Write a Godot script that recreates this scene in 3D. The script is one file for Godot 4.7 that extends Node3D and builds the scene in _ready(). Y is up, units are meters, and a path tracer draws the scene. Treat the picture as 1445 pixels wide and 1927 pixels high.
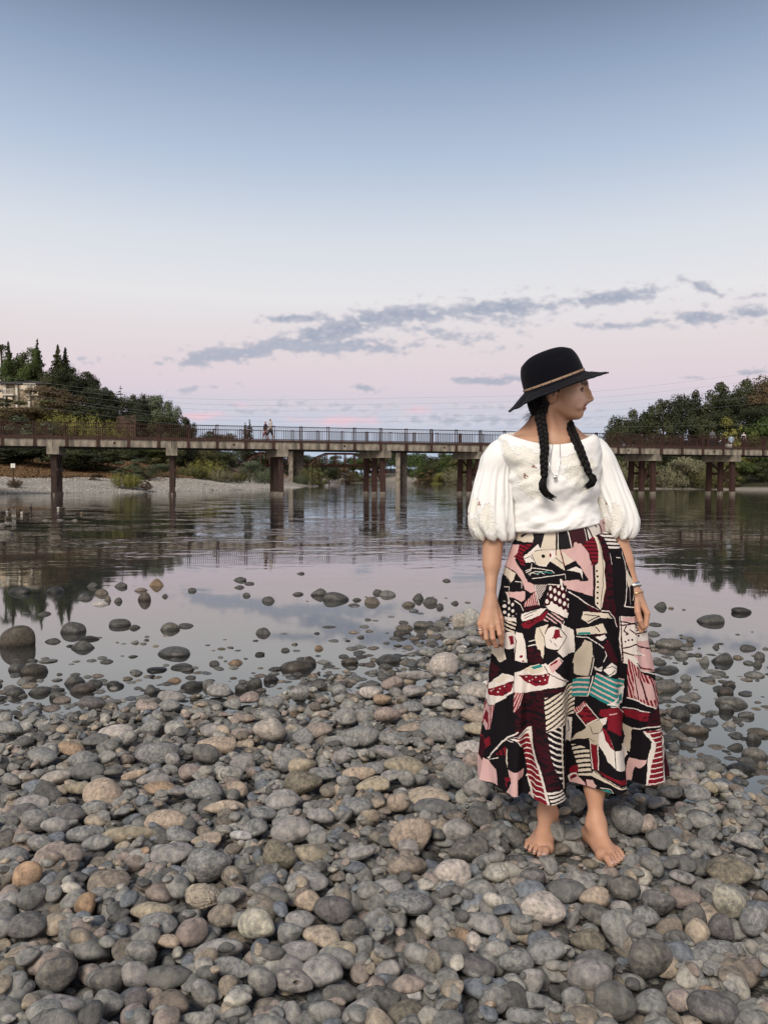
extends Node3D

const EXPOSURE := 1.8
const F := 1448.0                       # focal length of the lens in the photograph's pixels
var cam: Camera3D
var names := {}
var M := {}
var hf := FastNoiseLite.new()


func _ready() -> void:
	cam = Camera3D.new()
	cam.name = "camera"
	cam.position = Vector3(0, 1.30, 0)
	cam.basis = Basis.from_euler(Vector3(deg_to_rad(-2.43), 0, deg_to_rad(0.2)))
	cam.fov = rad_to_deg(2.0 * atan(963.5 / F))
	cam.near = 0.05
	cam.far = 4000.0
	cam.current = true
	add_child(cam)
	var we := WorldEnvironment.new()
	we.name = "dusk_air"
	var env := Environment.new()
	env.background_mode = Environment.BG_SKY
	env.tonemap_mode = Environment.TONE_MAPPER_LINEAR
	env.tonemap_exposure = EXPOSURE
	env.sdfgi_enabled = true
	env.ssao_enabled = true
	env.ssil_enabled = true
	var sky := Sky.new()
	var psm := PanoramaSkyMaterial.new()
	psm.panorama = sky_picture()
	sky.sky_material = psm
	env.sky = sky
	we.environment = env
	add_child(we)
	var sun := DirectionalLight3D.new()          # the glow of the sun just set, behind the photographer
	sun.name = "sunset_glow"
	sun.light_energy = 0.50
	sun.light_color = Color(1.0, 0.965, 0.92)
	sun.light_angular_distance = 24.0
	sun.shadow_enabled = true
	sun.basis = Basis.looking_at(Vector3(0.36, -0.80, -0.80).normalized())
	add_child(sun)
	materials()
	terrain()
	river()
	bridge()
	far_bridge()
	trees()
	house()
	wires()
	birds_and_small_things()
	walkers()
	shore_cover()
	stones()
	woman()


# ---------------------------------------------------------------- helpers
func px_ray(px: float, py: float) -> Vector3:
	return cam.basis * Vector3((px - 722.5) / F, (963.5 - py) / F, -1.0)


func on_level(px: float, py: float, y: float) -> Vector3:      # where the sight line meets a level
	var r := px_ray(px, py)
	return cam.position + r * ((y - cam.position.y) / r.y)


func at_depth(px: float, py: float, d: float) -> Vector3:      # the point at that distance into the scene
	var r := px_ray(px, py)
	return cam.position + r * (d / -r.z)


func add(n: Node3D, called: String, parent: Node = self) -> Node3D:
	var key := str(parent.get_instance_id()) + called
	var c: int = names.get(key, 0)
	names[key] = c + 1
	n.name = called if c == 0 else "%s_%03d" % [called, c]
	parent.add_child(n, true)
	return n


func tag(n: Node3D, label: String, category: String, group := "") -> Node3D:
	n.set_meta("label", label)
	n.set_meta("category", category)
	if group != "":
		n.set_meta("group", group)
	return n


func mi(mesh: Mesh, mat: Material, called: String, parent: Node = self, pos := Vector3.ZERO) -> MeshInstance3D:
	var m := MeshInstance3D.new()
	m.mesh = mesh
	m.material_override = mat
	m.position = pos
	add(m, called, parent)
	return m


func base(called: String, pos: Vector3, turn := 0.0) -> Node3D:
	var n := Node3D.new()
	n.position = pos
	n.rotation.y = turn
	add(n, called)
	return n


func structure(n: Node3D) -> Node3D:
	n.set_meta("kind", "structure")
	return n


func stuff(n: Node3D) -> Node3D:
	n.set_meta("kind", "stuff")
	return n


func begin() -> SurfaceTool:
	var st := SurfaceTool.new()
	st.begin(Mesh.PRIMITIVE_TRIANGLES)
	return st


func done(st: SurfaceTool) -> ArrayMesh:
	st.generate_normals()
	return st.commit()


func quad(st: SurfaceTool, a: Vector3, b: Vector3, c: Vector3, d: Vector3) -> void:   # counter-clockwise seen from outside
	for v in [a, c, b, a, d, c]:
		st.add_vertex(v)


func box(st: SurfaceTool, t: Transform3D, size: Vector3) -> void:
	st.set_smooth_group(-1)
	var h := size * 0.5
	var p: Array[Vector3] = []
	for k in 8:
		p.append(t * Vector3(h.x if k & 1 else -h.x, h.y if k & 2 else -h.y, h.z if k & 4 else -h.z))
	quad(st, p[4], p[5], p[7], p[6])
	quad(st, p[1], p[0], p[2], p[3])
	quad(st, p[5], p[1], p[3], p[7])
	quad(st, p[0], p[4], p[6], p[2])
	quad(st, p[6], p[7], p[3], p[2])
	quad(st, p[0], p[1], p[5], p[4])


func box_at(st: SurfaceTool, c: Vector3, size: Vector3) -> void:
	box(st, Transform3D(Basis(), c), size)


func beam(st: SurfaceTool, a: Vector3, b: Vector3, w: float, h: float) -> void:      # a bar of rectangular section from a to b
	var d := b - a
	var up := Vector3.UP if absf(d.normalized().y) < 0.95 else Vector3.RIGHT
	box(st, Transform3D(Basis.looking_at(d, up), (a + b) * 0.5), Vector3(w, h, d.length()))


func tube(st: SurfaceTool, pts: PackedVector3Array, radii: PackedFloat32Array, sides := 8, flat := 1.0) -> void:
	st.set_smooth_group(0)
	var n := pts.size()
	var rings: Array[PackedVector3Array] = []
	var side := Vector3.ZERO
	for i in n:
		var dir := (pts[mini(i + 1, n - 1)] - pts[maxi(i - 1, 0)]).normalized()
		if side == Vector3.ZERO:
			side = dir.cross(Vector3.UP if absf(dir.y) < 0.9 else Vector3.RIGHT).normalized()
		side = (side - dir * side.dot(dir)).normalized()
		var other := dir.cross(side)
		var ring := PackedVector3Array()
		for k in sides:
			var a := TAU * k / sides
			ring.append(pts[i] + (side * cos(a) + other * sin(a) * flat) * radii[mini(i, radii.size() - 1)])
		rings.append(ring)
	for i in n - 1:
		for k in sides:
			var k2 := (k + 1) % sides
			quad(st, rings[i][k], rings[i][k2], rings[i + 1][k2], rings[i + 1][k])
	for k in range(1, sides - 1):
		for v in [rings[0][0], rings[0][k], rings[0][k + 1], rings[n - 1][0], rings[n - 1][k + 1], rings[n - 1][k]]:
			st.add_vertex(v)


func grid_mesh(pts: PackedVector3Array, uvs: PackedVector2Array, nu: int, nv: int, closed: bool, colors := PackedColorArray()) -> ArrayMesh:
	# nv rows of nu points; a closed mesh joins the last column to the first by itself
	var idx := PackedInt32Array()
	var cols := nu if closed else nu - 1
	for j in nv - 1:
		for i in cols:
			var a := j * nu + i
			var b := j * nu + (i + 1) % nu
			idx.append_array(PackedInt32Array([a, b, a + nu, b, b + nu, a + nu]))
	var nor := PackedVector3Array()
	nor.resize(pts.size())
	for t in range(0, idx.size(), 3):
		var fn := (pts[idx[t + 2]] - pts[idx[t]]).cross(pts[idx[t + 1]] - pts[idx[t]])
		for k in 3:
			nor[idx[t + k]] += fn
	for i in nor.size():
		nor[i] = nor[i].normalized()
	var arr := []
	arr.resize(Mesh.ARRAY_MAX)
	arr[Mesh.ARRAY_VERTEX] = pts
	arr[Mesh.ARRAY_NORMAL] = nor
	arr[Mesh.ARRAY_INDEX] = idx
	if uvs.size():
		arr[Mesh.ARRAY_TEX_UV] = uvs
	if colors.size():
		arr[Mesh.ARRAY_COLOR] = colors
	var m := ArrayMesh.new()
	m.add_surface_from_arrays(Mesh.PRIMITIVE_TRIANGLES, arr)
	return m


func noise(sd: int, freq: float, oct := 4, kind := FastNoiseLite.TYPE_SIMPLEX_SMOOTH) -> FastNoiseLite:
	var n := FastNoiseLite.new()
	n.seed = sd
	n.noise_type = kind
	n.frequency = freq
	n.fractal_type = FastNoiseLite.FRACTAL_FBM
	n.fractal_octaves = oct
	return n


func gray_tex(sd: int, freq: float, lo: float, hi: float, oct := 4, size := 256, kind := FastNoiseLite.TYPE_SIMPLEX_SMOOTH) -> ImageTexture:
	var im := noise(sd, freq, oct, kind).get_seamless_image(size, size)
	im.convert(Image.FORMAT_L8)
	var data := im.get_data()
	for i in data.size():
		data[i] = int(clampf(255.0 * lerpf(lo, hi, data[i] / 255.0), 0, 255))
	return ImageTexture.create_from_image(Image.create_from_data(size, size, false, Image.FORMAT_L8, data))


func mat(c: Color, rough := 0.85) -> StandardMaterial3D:     # a colour given as real-world (linear) reflectance
	var m := StandardMaterial3D.new()
	m.albedo_color = c.linear_to_srgb()
	m.roughness = rough
	m.metallic_specular = 0.4
	return m


func worn(c: Color, tex: Texture2D, bump: Texture2D, tile: float, bump_cm: float, rough := 0.85, world := true) -> StandardMaterial3D:
	var m := mat(c, rough)
	m.albedo_texture = tex
	m.uv1_triplanar = true
	m.uv1_world_triplanar = world
	m.uv1_scale = Vector3.ONE / tile
	if bump:
		m.heightmap_enabled = true
		m.heightmap_texture = bump
		m.heightmap_scale = bump_cm
	return m


func materials() -> void:
	var mott := gray_tex(11, 0.012, 0.62, 1.08, 5)
	var grain := gray_tex(12, 0.06, 0.0, 1.0, 5)
	M.mott = mott
	M.grain = grain
	stone_materials()
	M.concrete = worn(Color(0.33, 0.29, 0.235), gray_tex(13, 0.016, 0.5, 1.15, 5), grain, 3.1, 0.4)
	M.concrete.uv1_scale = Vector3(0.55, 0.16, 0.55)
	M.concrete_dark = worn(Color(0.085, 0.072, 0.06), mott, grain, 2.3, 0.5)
	M.foot = worn(Color(0.20, 0.175, 0.145), mott, grain, 1.1, 0.6)
	M.rust = worn(Color(0.060, 0.027, 0.021), mott, grain, 0.9, 0.2, 0.8)
	M.steel = worn(Color(0.05, 0.028, 0.022), mott, grain, 1.3, 0.3, 0.8)
	M.rust.uv1_scale = Vector3(1.6, 0.35, 1.6)
	M.steel.uv1_scale = Vector3(1.6, 0.35, 1.6)
	M.foot.uv1_scale = Vector3(1.4, 0.8, 1.4)
	M.deck = worn(Color(0.13, 0.10, 0.085), mott, grain, 2.0, 0.2)


# ---------------------------------------------------------------- sky
const SKY_E := [-90.0, 0.0, 2.5, 5.0, 7.0, 9.5, 13.0, 17.0, 22.0, 27.0, 32.0, 45.0, 65.0, 90.0]

func sky_colour(e: float) -> Color:
	var c := [Color8(150, 150, 152), Color8(186, 200, 220), Color8(190, 203, 222), Color8(205, 205, 219), Color8(224, 209, 217), Color8(227, 217, 220), Color8(230, 229, 232), Color8(216, 222, 231),
		Color8(182, 197, 219), Color8(148, 167, 194), Color8(103, 121, 147), Color8(84, 105, 136), Color8(80, 103, 140), Color8(72, 95, 134)]
	for i in range(1, SKY_E.size()):
		if e <= SKY_E[i]:
			var t := clampf((e - SKY_E[i - 1]) / (SKY_E[i] - SKY_E[i - 1]), 0, 1)
			var a: Color = c[i - 1]
			var b: Color = c[i]
			return a.srgb_to_linear().lerp(b.srgb_to_linear(), t) / EXPOSURE
	return Color.BLACK


func sky_picture() -> ImageTexture:
	var w := 512
	var h := 256
	var im := Image.create(w, h, false, Image.FORMAT_RGBF)
	var nz := noise(5, 1.3, 4)
	for j in h:
		var e := 90.0 - (j + 0.5) / h * 180.0
		var c := sky_colour(e)
		for i in w:
			var az := ((i + 0.5) / w - 0.5) * TAU
			var west := clampf(0.5 - 0.5 * cos(az), 0, 1)
			var k := c
			if e > 0.0:
				var glow := pow(west, 1.6) * exp(-e / 24.0)
				k = c.lerp(Color(1.25, 1.02, 0.82), 0.8 * glow)
				var v := nz.get_noise_3d(cos(az) * 1.6, e * 0.12, sin(az) * 1.6)
				var far_off := smoothstep(0.75, 1.3, absf(az))        # round the rest of the horizon the same kind of cloud drifts on
				k = k.lerp(Color(0.33, 0.38, 0.50) / EXPOSURE, 0.6 * far_off * smoothstep(0.08, 0.35, v) * smoothstep(3.0, 8.0, e) * (1.0 - smoothstep(17.0, 26.0, e)))
			im.set_pixel(i, j, k)
	im.resize(4096, 2048, Image.INTERPOLATE_CUBIC)
	# the drifting clouds to the east, described by where their streaks run: from, to (photo pixels), half thickness, weight
	var s := [[335, 683, 560, 650, 13, 1.0], [470, 652, 760, 655, 13, 1.0], [560, 640, 720, 605, 19, 1.0], [660, 605, 850, 590, 17, 1.0], [760, 615, 880, 640, 11, 0.6], [850, 588, 1020, 578, 17, 1.0], [900, 600, 1010, 612, 9, 0.55],
		[500, 602, 620, 604, 8, 0.95], [600, 668, 850, 652, 6, 0.5], [780, 640, 960, 632, 8, 0.55], [1060, 572, 1215, 553, 13, 1.0], [1280, 530, 1345, 556, 8, 0.85], [1080, 618, 1190, 612, 7, 0.7], [1180, 610, 1290, 604, 6, 0.65],
		[1260, 603, 1350, 598, 12, 0.95], [1370, 588, 1445, 592, 11, 0.9], [1390, 560, 1445, 548, 6, 0.6], [858, 717, 970, 714, 8, 0.95], [660, 734, 706, 731, 6, 0.7], [285, 682, 315, 680, 4, 0.55], [140, 690, 190, 684, 5, 0.55],
		[145, 680, 185, 678, 3, 0.5], [205, 672, 235, 671, 3, 0.4], [300, 737, 440, 728, 5, 0.5], [290, 748, 340, 744, 3, 0.4], [1375, 698, 1460, 694, 6, 0.7], [1265, 710, 1320, 712, 3, 0.45], [1190, 697, 1240, 694, 3, 0.35],
		[440, 762, 770, 770, 9, 0.42], [700, 790, 1150, 792, 13, 0.5], [330, 772, 560, 778, 8, 0.35], [820, 765, 1130, 770, 8, 0.35], [880, 660, 990, 655, 5, 0.35]]
	var pink := [[345, 787, 412, 784, 6, 1.0], [598, 797, 690, 792, 7, 1.0], [765, 771, 800, 770, 5, 0.7], [540, 790, 590, 800, 6, 0.4], [450, 762, 470, 760, 3, 0.6]]
	var n1 := noise(21, 0.028, 5)
	var n2 := noise(22, 0.010, 3)
	var r0 := 2048 / 2 - int(19.5 / 180 * 2048)
	var r1 := 2048 / 2 - 2
	var c0 := 2048 - int(40.0 / 360 * 4096)
	var c1 := 2048 + int(40.0 / 360 * 4096)
	for j in range(r0, r1):
		var el := (0.5 - (j + 0.5) / 2048) * PI
		for i in range(c0, c1):
			var az := ((i + 0.5) / 4096 - 0.5) * TAU
			var x := 722.5 + 1448.0 * tan(az)
			var y := 902.0 - 1448.0 * tan(el) / cos(az)
			var wx := x + 16.0 * n2.get_noise_2d(x, y * 2.0)
			var wy := y + 7.0 * n2.get_noise_2d(x + 400.0, y * 2.0)
			var d := 0.0
			for q in s:
				if wy < minf(q[1], q[3]) - 45.0 or wy > maxf(q[1], q[3]) + 45.0 or wx < q[0] - 60.0 or wx > q[2] + 60.0:
					continue
				d = maxf(d, streak(wx, wy, q))
			var pk := 0.0
			for q in pink:
				if absf(wy - q[1]) < 30.0 and wx > q[0] - 40.0 and wx < q[2] + 40.0:
					pk = maxf(pk, streak(wx, wy, q))
			if d < 0.02 and pk < 0.02:
				continue
			var c := im.get_pixel(i, j)
			if d > 0.02:
				var v := n1.get_noise_2d(x * 0.85, y * 2.1) + 0.35 * n1.get_noise_2d(x * 2.6 + 90.0, y * 5.0)
				var a := smoothstep(0.22, 0.98, d * 1.12 + v * 0.80)
				var rim := smoothstep(0.12, 0.34, d + v * 0.55) * (1.0 - a)
				c = c.lerp(Color(0.80, 0.72, 0.745) / EXPOSURE, rim * 0.35)
				c = c.lerp((Color(0.325, 0.375, 0.485).lerp(Color(0.50, 0.51, 0.59), clampf(v * 1.3 + 0.25, 0, 1))) / EXPOSURE, a * 0.92)
			c = c.lerp(Color(0.92, 0.58, 0.64) / EXPOSURE, pk * 0.7)
			im.set_pixel(i, j, c)
	var turned := Image.create(4096, 2048, false, Image.FORMAT_RGBF)        # the picture's edge is the direction that the camera looks in
	turned.blit_rect(im, Rect2i(2048, 0, 2048, 2048), Vector2i(0, 0))
	turned.blit_rect(im, Rect2i(0, 0, 2048, 2048), Vector2i(2048, 0))
	return ImageTexture.create_from_image(turned)


func streak(x: float, y: float, q: Array) -> float:
	var ax: float = q[0]
	var ay: float = q[1]
	var bx: float = q[2] - ax
	var by: float = q[3] - ay
	var t := clampf(((x - ax) * bx + (y - ay) * by) / (bx * bx + by * by), 0.0, 1.0)
	var ox := (x - ax - bx * t) / 2.2
	var oy := y - ay - by * t
	var th: float = q[4] * 1.15
	var ends := smoothstep(0.0, 0.22, t) * (1.0 - 0.75 * smoothstep(0.6, 1.0, t))
	return q[5] * exp(-(ox * ox + oy * oy) / (th * th)) * (0.55 + 0.45 * ends)


# ---------------------------------------------------------------- land and water
var left_shore := PackedVector2Array([Vector2(-700, 20), Vector2(-120, 46), Vector2(-60, 57), Vector2(-31, 63), Vector2(-25, 70), Vector2(-21.5, 78), Vector2(-16.5, 90), Vector2(-12.5, 105), Vector2(-13, 150), Vector2(-17, 200), Vector2(-27, 268)])
var right_shore := PackedVector2Array([Vector2(28, 268), Vector2(25, 220), Vector2(24, 185), Vector2(33, 145), Vector2(37, 119), Vector2(52, 106), Vector2(90, 90), Vector2(700, 40)])
var bar := PackedVector2Array([Vector2(-9, -3.9), Vector2(-2.1, -4.15), Vector2(-1.6, -4.35), Vector2(-0.9, -4.45), Vector2(-0.45, -4.75), Vector2(0, -4.95), Vector2(0.3, -5.6), Vector2(0.6, -7.0), Vector2(1.0, -7.5),
	Vector2(1.6, -6.6), Vector2(1.5, -5.2), Vector2(1.36, -4.3), Vector2(1.25, -3.6), Vector2(1.45, -3.3), Vector2(2.0, -3.1), Vector2(9, -2.7), Vector2(9, 30), Vector2(-9, 30)])


func line_distance(p: Vector2, pts: PackedVector2Array, closed := false) -> float:
	var d := 1e9
	for i in (pts.size() if closed else pts.size() - 1):
		d = minf(d, p.distance_squared_to(Geometry2D.get_closest_point_to_segment(p, pts[i], pts[(i + 1) % pts.size()])))
	return sqrt(d)


func bar_inside(x: float, z: float) -> float:        # how far inside the dry cobbles (negative: out in the water)
	var p := Vector2(x, z)
	var d := line_distance(p, bar, true)
	return d if Geometry2D.is_point_in_polygon(p, bar) else -d


func bar_height(x: float, z: float) -> float:
	var d := bar_inside(x, z)
	if d > 0.0:
		return minf(d * 0.055, 0.11 + 0.01 * d)
	return maxf(d * 0.05, -0.5)


var land_poly := PackedVector2Array()

func far_height(x: float, d: float) -> float:        # the far shores; d is the distance into the scene
	var p := Vector2(x, d)
	if land_poly.is_empty():
		land_poly = left_shore.duplicate()
		land_poly.append_array(right_shore)
		land_poly.append_array(PackedVector2Array([Vector2(900, 40), Vector2(900, 2500), Vector2(-900, 2500), Vector2(-900, 20)]))
	var sd := minf(line_distance(p, left_shore), line_distance(p, right_shore))
	if d > 268.0 and absf(x) < 28.0:
		sd = minf(sd, d - 268.0)
	if not Geometry2D.is_point_in_polygon(p, land_poly):
		return maxf(-2.0, -0.12 * sd)
	var h := 0.13 * minf(sd, 9.0) + 0.055 * clampf(sd - 9.0, 0, 26)
	var n := hf.get_noise_2d(x * 1.0, d * 1.0)
	if x < 0.0:
		h += 11.5 * smoothstep(76.0, 138.0, d) * smoothstep(-24.0, -54.0, x) * (1.0 - 0.5 * smoothstep(160.0, 260.0, d))
	else:
		h += 5.0 * smoothstep(6.0, 48.0, sd) * smoothstep(28.0, 62.0, x - 0.1 * (d - 110.0)) + 3.0 * smoothstep(2.0, 30.0, sd)
	return h + n * minf(0.1 * sd, 0.8)


func land_colour(x: float, d: float, h: float) -> Color:
	var n := hf.get_noise_2d(x * 3.0, d * 3.0)
	var gravel := Color(0.42, 0.375, 0.31) * (1.0 + 0.2 * n)
	var straw := Color(0.27, 0.165, 0.10) * (1.0 + 0.4 * n)
	var soil := Color(0.045, 0.042, 0.022) * (1.0 + 0.4 * n)
	var c := gravel.lerp(straw, smoothstep(1.15, 1.45, h + 0.35 * n + (0.0 if x < -24.0 else -0.6)))
	c = c.lerp(soil, smoothstep(2.9, 3.6, h + 0.5 * n))
	if x > 15.0:
		c = gravel.lerp(soil, smoothstep(0.15, 0.5, h))
	if h < -0.05:
		c = Color(0.03, 0.028, 0.018)
	return c


func terrain() -> void:
	hf.seed = 3
	hf.frequency = 0.03
	# far ground: one sheet out to the horizon, finer where the shores are
	var xs := PackedFloat32Array()
	var ds := PackedFloat32Array()
	for i in 111:
		var t := (i - 55) / 55.0
		xs.append(110.0 * t + 600.0 * signf(t) * pow(maxf(absf(t) - 0.75, 0.0) / 0.25, 2.0))
	for j in 120:
		var t := j / 119.0
		ds.append(12.0 + 150.0 * t + 1900.0 * pow(maxf(t - 0.62, 0.0) / 0.38, 3.0))
	var pts := PackedVector3Array()
	var cols := PackedColorArray()
	for j in ds.size():
		for i in xs.size():
			var h := far_height(xs[i], ds[j])
			pts.append(Vector3(xs[i], h, -ds[j]))
			cols.append(land_colour(xs[i], ds[j], h))
	var gm := worn(Color.WHITE, gray_tex(31, 0.03, 0.55, 1.2, 5), M.grain, 1.7, 2.5, 0.95)
	gm.vertex_color_use_as_albedo = true
	structure(mi(grid_mesh(pts, PackedVector2Array(), xs.size(), ds.size(), false, cols), gm, "ground"))
	# near ground under the cobbles, sloping down into the water
	pts = PackedVector3Array()
	var nx := 90
	var nz := 90
	for j in nz:
		for i in nx:
			var x := lerpf(-9.0, 9.0, i / (nx - 1.0))
			var z := lerpf(3.0, -13.0, j / (nz - 1.0))
			pts.append(Vector3(x, bar_height(x, z) - 0.022 + 0.008 * hf.get_noise_2d(x * 60, z * 60), z))
	var bed := worn(Color(0.115, 0.108, 0.095), gray_tex(32, 0.05, 0.45, 1.1, 4, 256, FastNoiseLite.TYPE_CELLULAR), M.grain, 0.35, 1.2, 0.9)
	structure(mi(grid_mesh(pts, PackedVector2Array(), nx, nz, false), bed, "gravel_bar"))


func river() -> void:
	var w := 1024
	var da := noise(41, 0.026, 2).get_seamless_image(w, w).get_data()
	var db := noise(42, 0.075, 3).get_seamless_image(w, w).get_data()
	var dc := noise(43, 0.007, 2).get_seamless_image(w, w).get_data()
	var step := da.size() / (w * w)
	var near := PackedFloat32Array()
	var far := PackedFloat32Array()
	near.resize(w * w)
	far.resize(w * w)
	# one tile is 24 m across and 16 m into the scene, so that the ripples lie a little long across the view; by the shore the water is calm
	for j in w:
		var d := 2.0 + 16.0 * (j + 0.5) / w
		for i in w:
			var k := (j * w + i) * step
			var v := (da[k] * 0.72 + db[k] * 0.28) / 255.0 - 0.5
			var gust := 0.25 + 1.5 * smoothstep(0.30, 0.75, dc[k] / 255.0)
			var calm := 0.010 + 0.99 * smoothstep(8.0, 17.5, d + 2.5 * (dc[k] / 255.0 - 0.5) * (1.0 - smoothstep(15.0, 17.5, d)))
			near[j * w + i] = 0.5 + v * calm * gust
			far[j * w + i] = 0.5 + v * gust
	var sheets := [[2.0, 18.0, near], [18.0, 1500.0, far]]
	var root := base("river", Vector3.ZERO)
	structure(root)
	for q in sheets:
		var im := Image.create_from_data(w, w, false, Image.FORMAT_RF, (q[2] as PackedFloat32Array).to_byte_array())
		var m := StandardMaterial3D.new()
		m.albedo_color = Color(0.215, 0.217, 0.20, 1.0).linear_to_srgb()
		m.albedo_color.a = 0.52 if q[0] < 10.0 else 0.9
		m.transparency = BaseMaterial3D.TRANSPARENCY_ALPHA
		m.roughness = 0.03
		m.metallic_specular = 0.6
		m.metallic = 0.85
		m.heightmap_enabled = true
		m.heightmap_texture = ImageTexture.create_from_image(im)
		m.heightmap_scale = 0.85
		var pts := PackedVector3Array()
		var uvs := PackedVector2Array()
		var n := 40
		for j in n:
			for i in n:
				var d := lerpf(q[0], q[1], pow(j / (n - 1.0), 2.0))
				var x := lerpf(-480.0, 480.0, i / (n - 1.0))
				pts.append(Vector3(x, 0, -d))
				uvs.append(Vector2(x / 24.0, (d - 2.0) / 16.0))
		structure(mi(grid_mesh(pts, uvs, n, n, false), m, "water", root))


func shore_cover() -> void:
	# loose stones and dry grass on the far gravel, too many and too small to tell apart
	var r := RandomNumberGenerator.new()
	r.seed = 91
	var root := stuff(base("shore_gravel", Vector3.ZERO))
	var grass := stuff(base("dry_grass", Vector3.ZERO))
	var spots: Array = []
	var blades: Array = []
	for k in 52000:
		var d := r.randf_range(60.0, 118.0)
		var x := r.randf_range(-0.52, -0.08) * d - 2.0
		var h := far_height(x, d)
		if h < -0.1 or h > 3.4:
			continue
		var edge := h + 0.35 * hf.get_noise_2d(x * 3.0, d * 3.0)
		if edge < 1.4:
			if spots.size() < 14000:
				spots.append(Vector3(x, h, -d))
		elif blades.size() < 9000:
			blades.append(Vector3(x, h, -d))
	var mm := MultiMesh.new()
	mm.transform_format = MultiMesh.TRANSFORM_3D
	mm.use_colors = true
	mm.mesh = stone_mesh(305, 1, 0.7)
	mm.instance_count = spots.size()
	for i in spots.size():
		var a := r.randf_range(0.03, 0.085)
		mm.set_instance_transform(i, Transform3D(Basis(Vector3.UP, r.randf() * TAU).scaled(Vector3(a, a * 0.6, a * 0.8)), spots[i]))
		var v := r.randf_range(0.20, 0.52)
		mm.set_instance_color(i, Color(v, v * 0.95, v * 0.86))
	var inst := MultiMeshInstance3D.new()
	inst.multimesh = mm
	inst.material_override = M.vertex
	stuff(add(inst, "loose_stones", root))
	var pos := PackedVector3Array()
	var nor := PackedVector3Array()
	for k in 60:
		var a := r.randf() * TAU
		pos.append(Vector3(cos(a), 0, sin(a)) * 0.20 * r.randf() + Vector3.UP * r.randf_range(0.02, 0.16))
		nor.append(Vector3(cos(a), 0.9, sin(a)).normalized())
	var gm := MultiMesh.new()
	gm.transform_format = MultiMesh.TRANSFORM_3D
	gm.mesh = leaf_mesh(31, pos, nor, 0.055, 1.2)
	gm.instance_count = blades.size()
	for i in blades.size():
		gm.set_instance_transform(i, Transform3D(Basis(Vector3.UP, r.randf() * TAU) * Basis().scaled(Vector3.ONE * r.randf_range(0.6, 1.7)), blades[i]))
	var gi := MultiMeshInstance3D.new()
	gi.multimesh = gm
	gi.material_override = leaf_mat(Color(0.25, 0.16, 0.09))
	stuff(add(gi, "tufts", grass))


# ---------------------------------------------------------------- the footbridge
const BA := Vector2(-28.44, 57.0)
const BC := 0.9678
const BS := 0.2517
var bridge_node: Node3D

func along(px: float) -> float:                     # metres along the bridge at which its near face stands at that column of the photo
	var k := (px - 722.5) / F
	return (k * BA.y - BA.x) / (BC - k * BS)


func on_bridge(t: float, back: float, y: float) -> Vector3:
	return bridge_node.transform * Vector3(t, y, -back)


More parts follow.
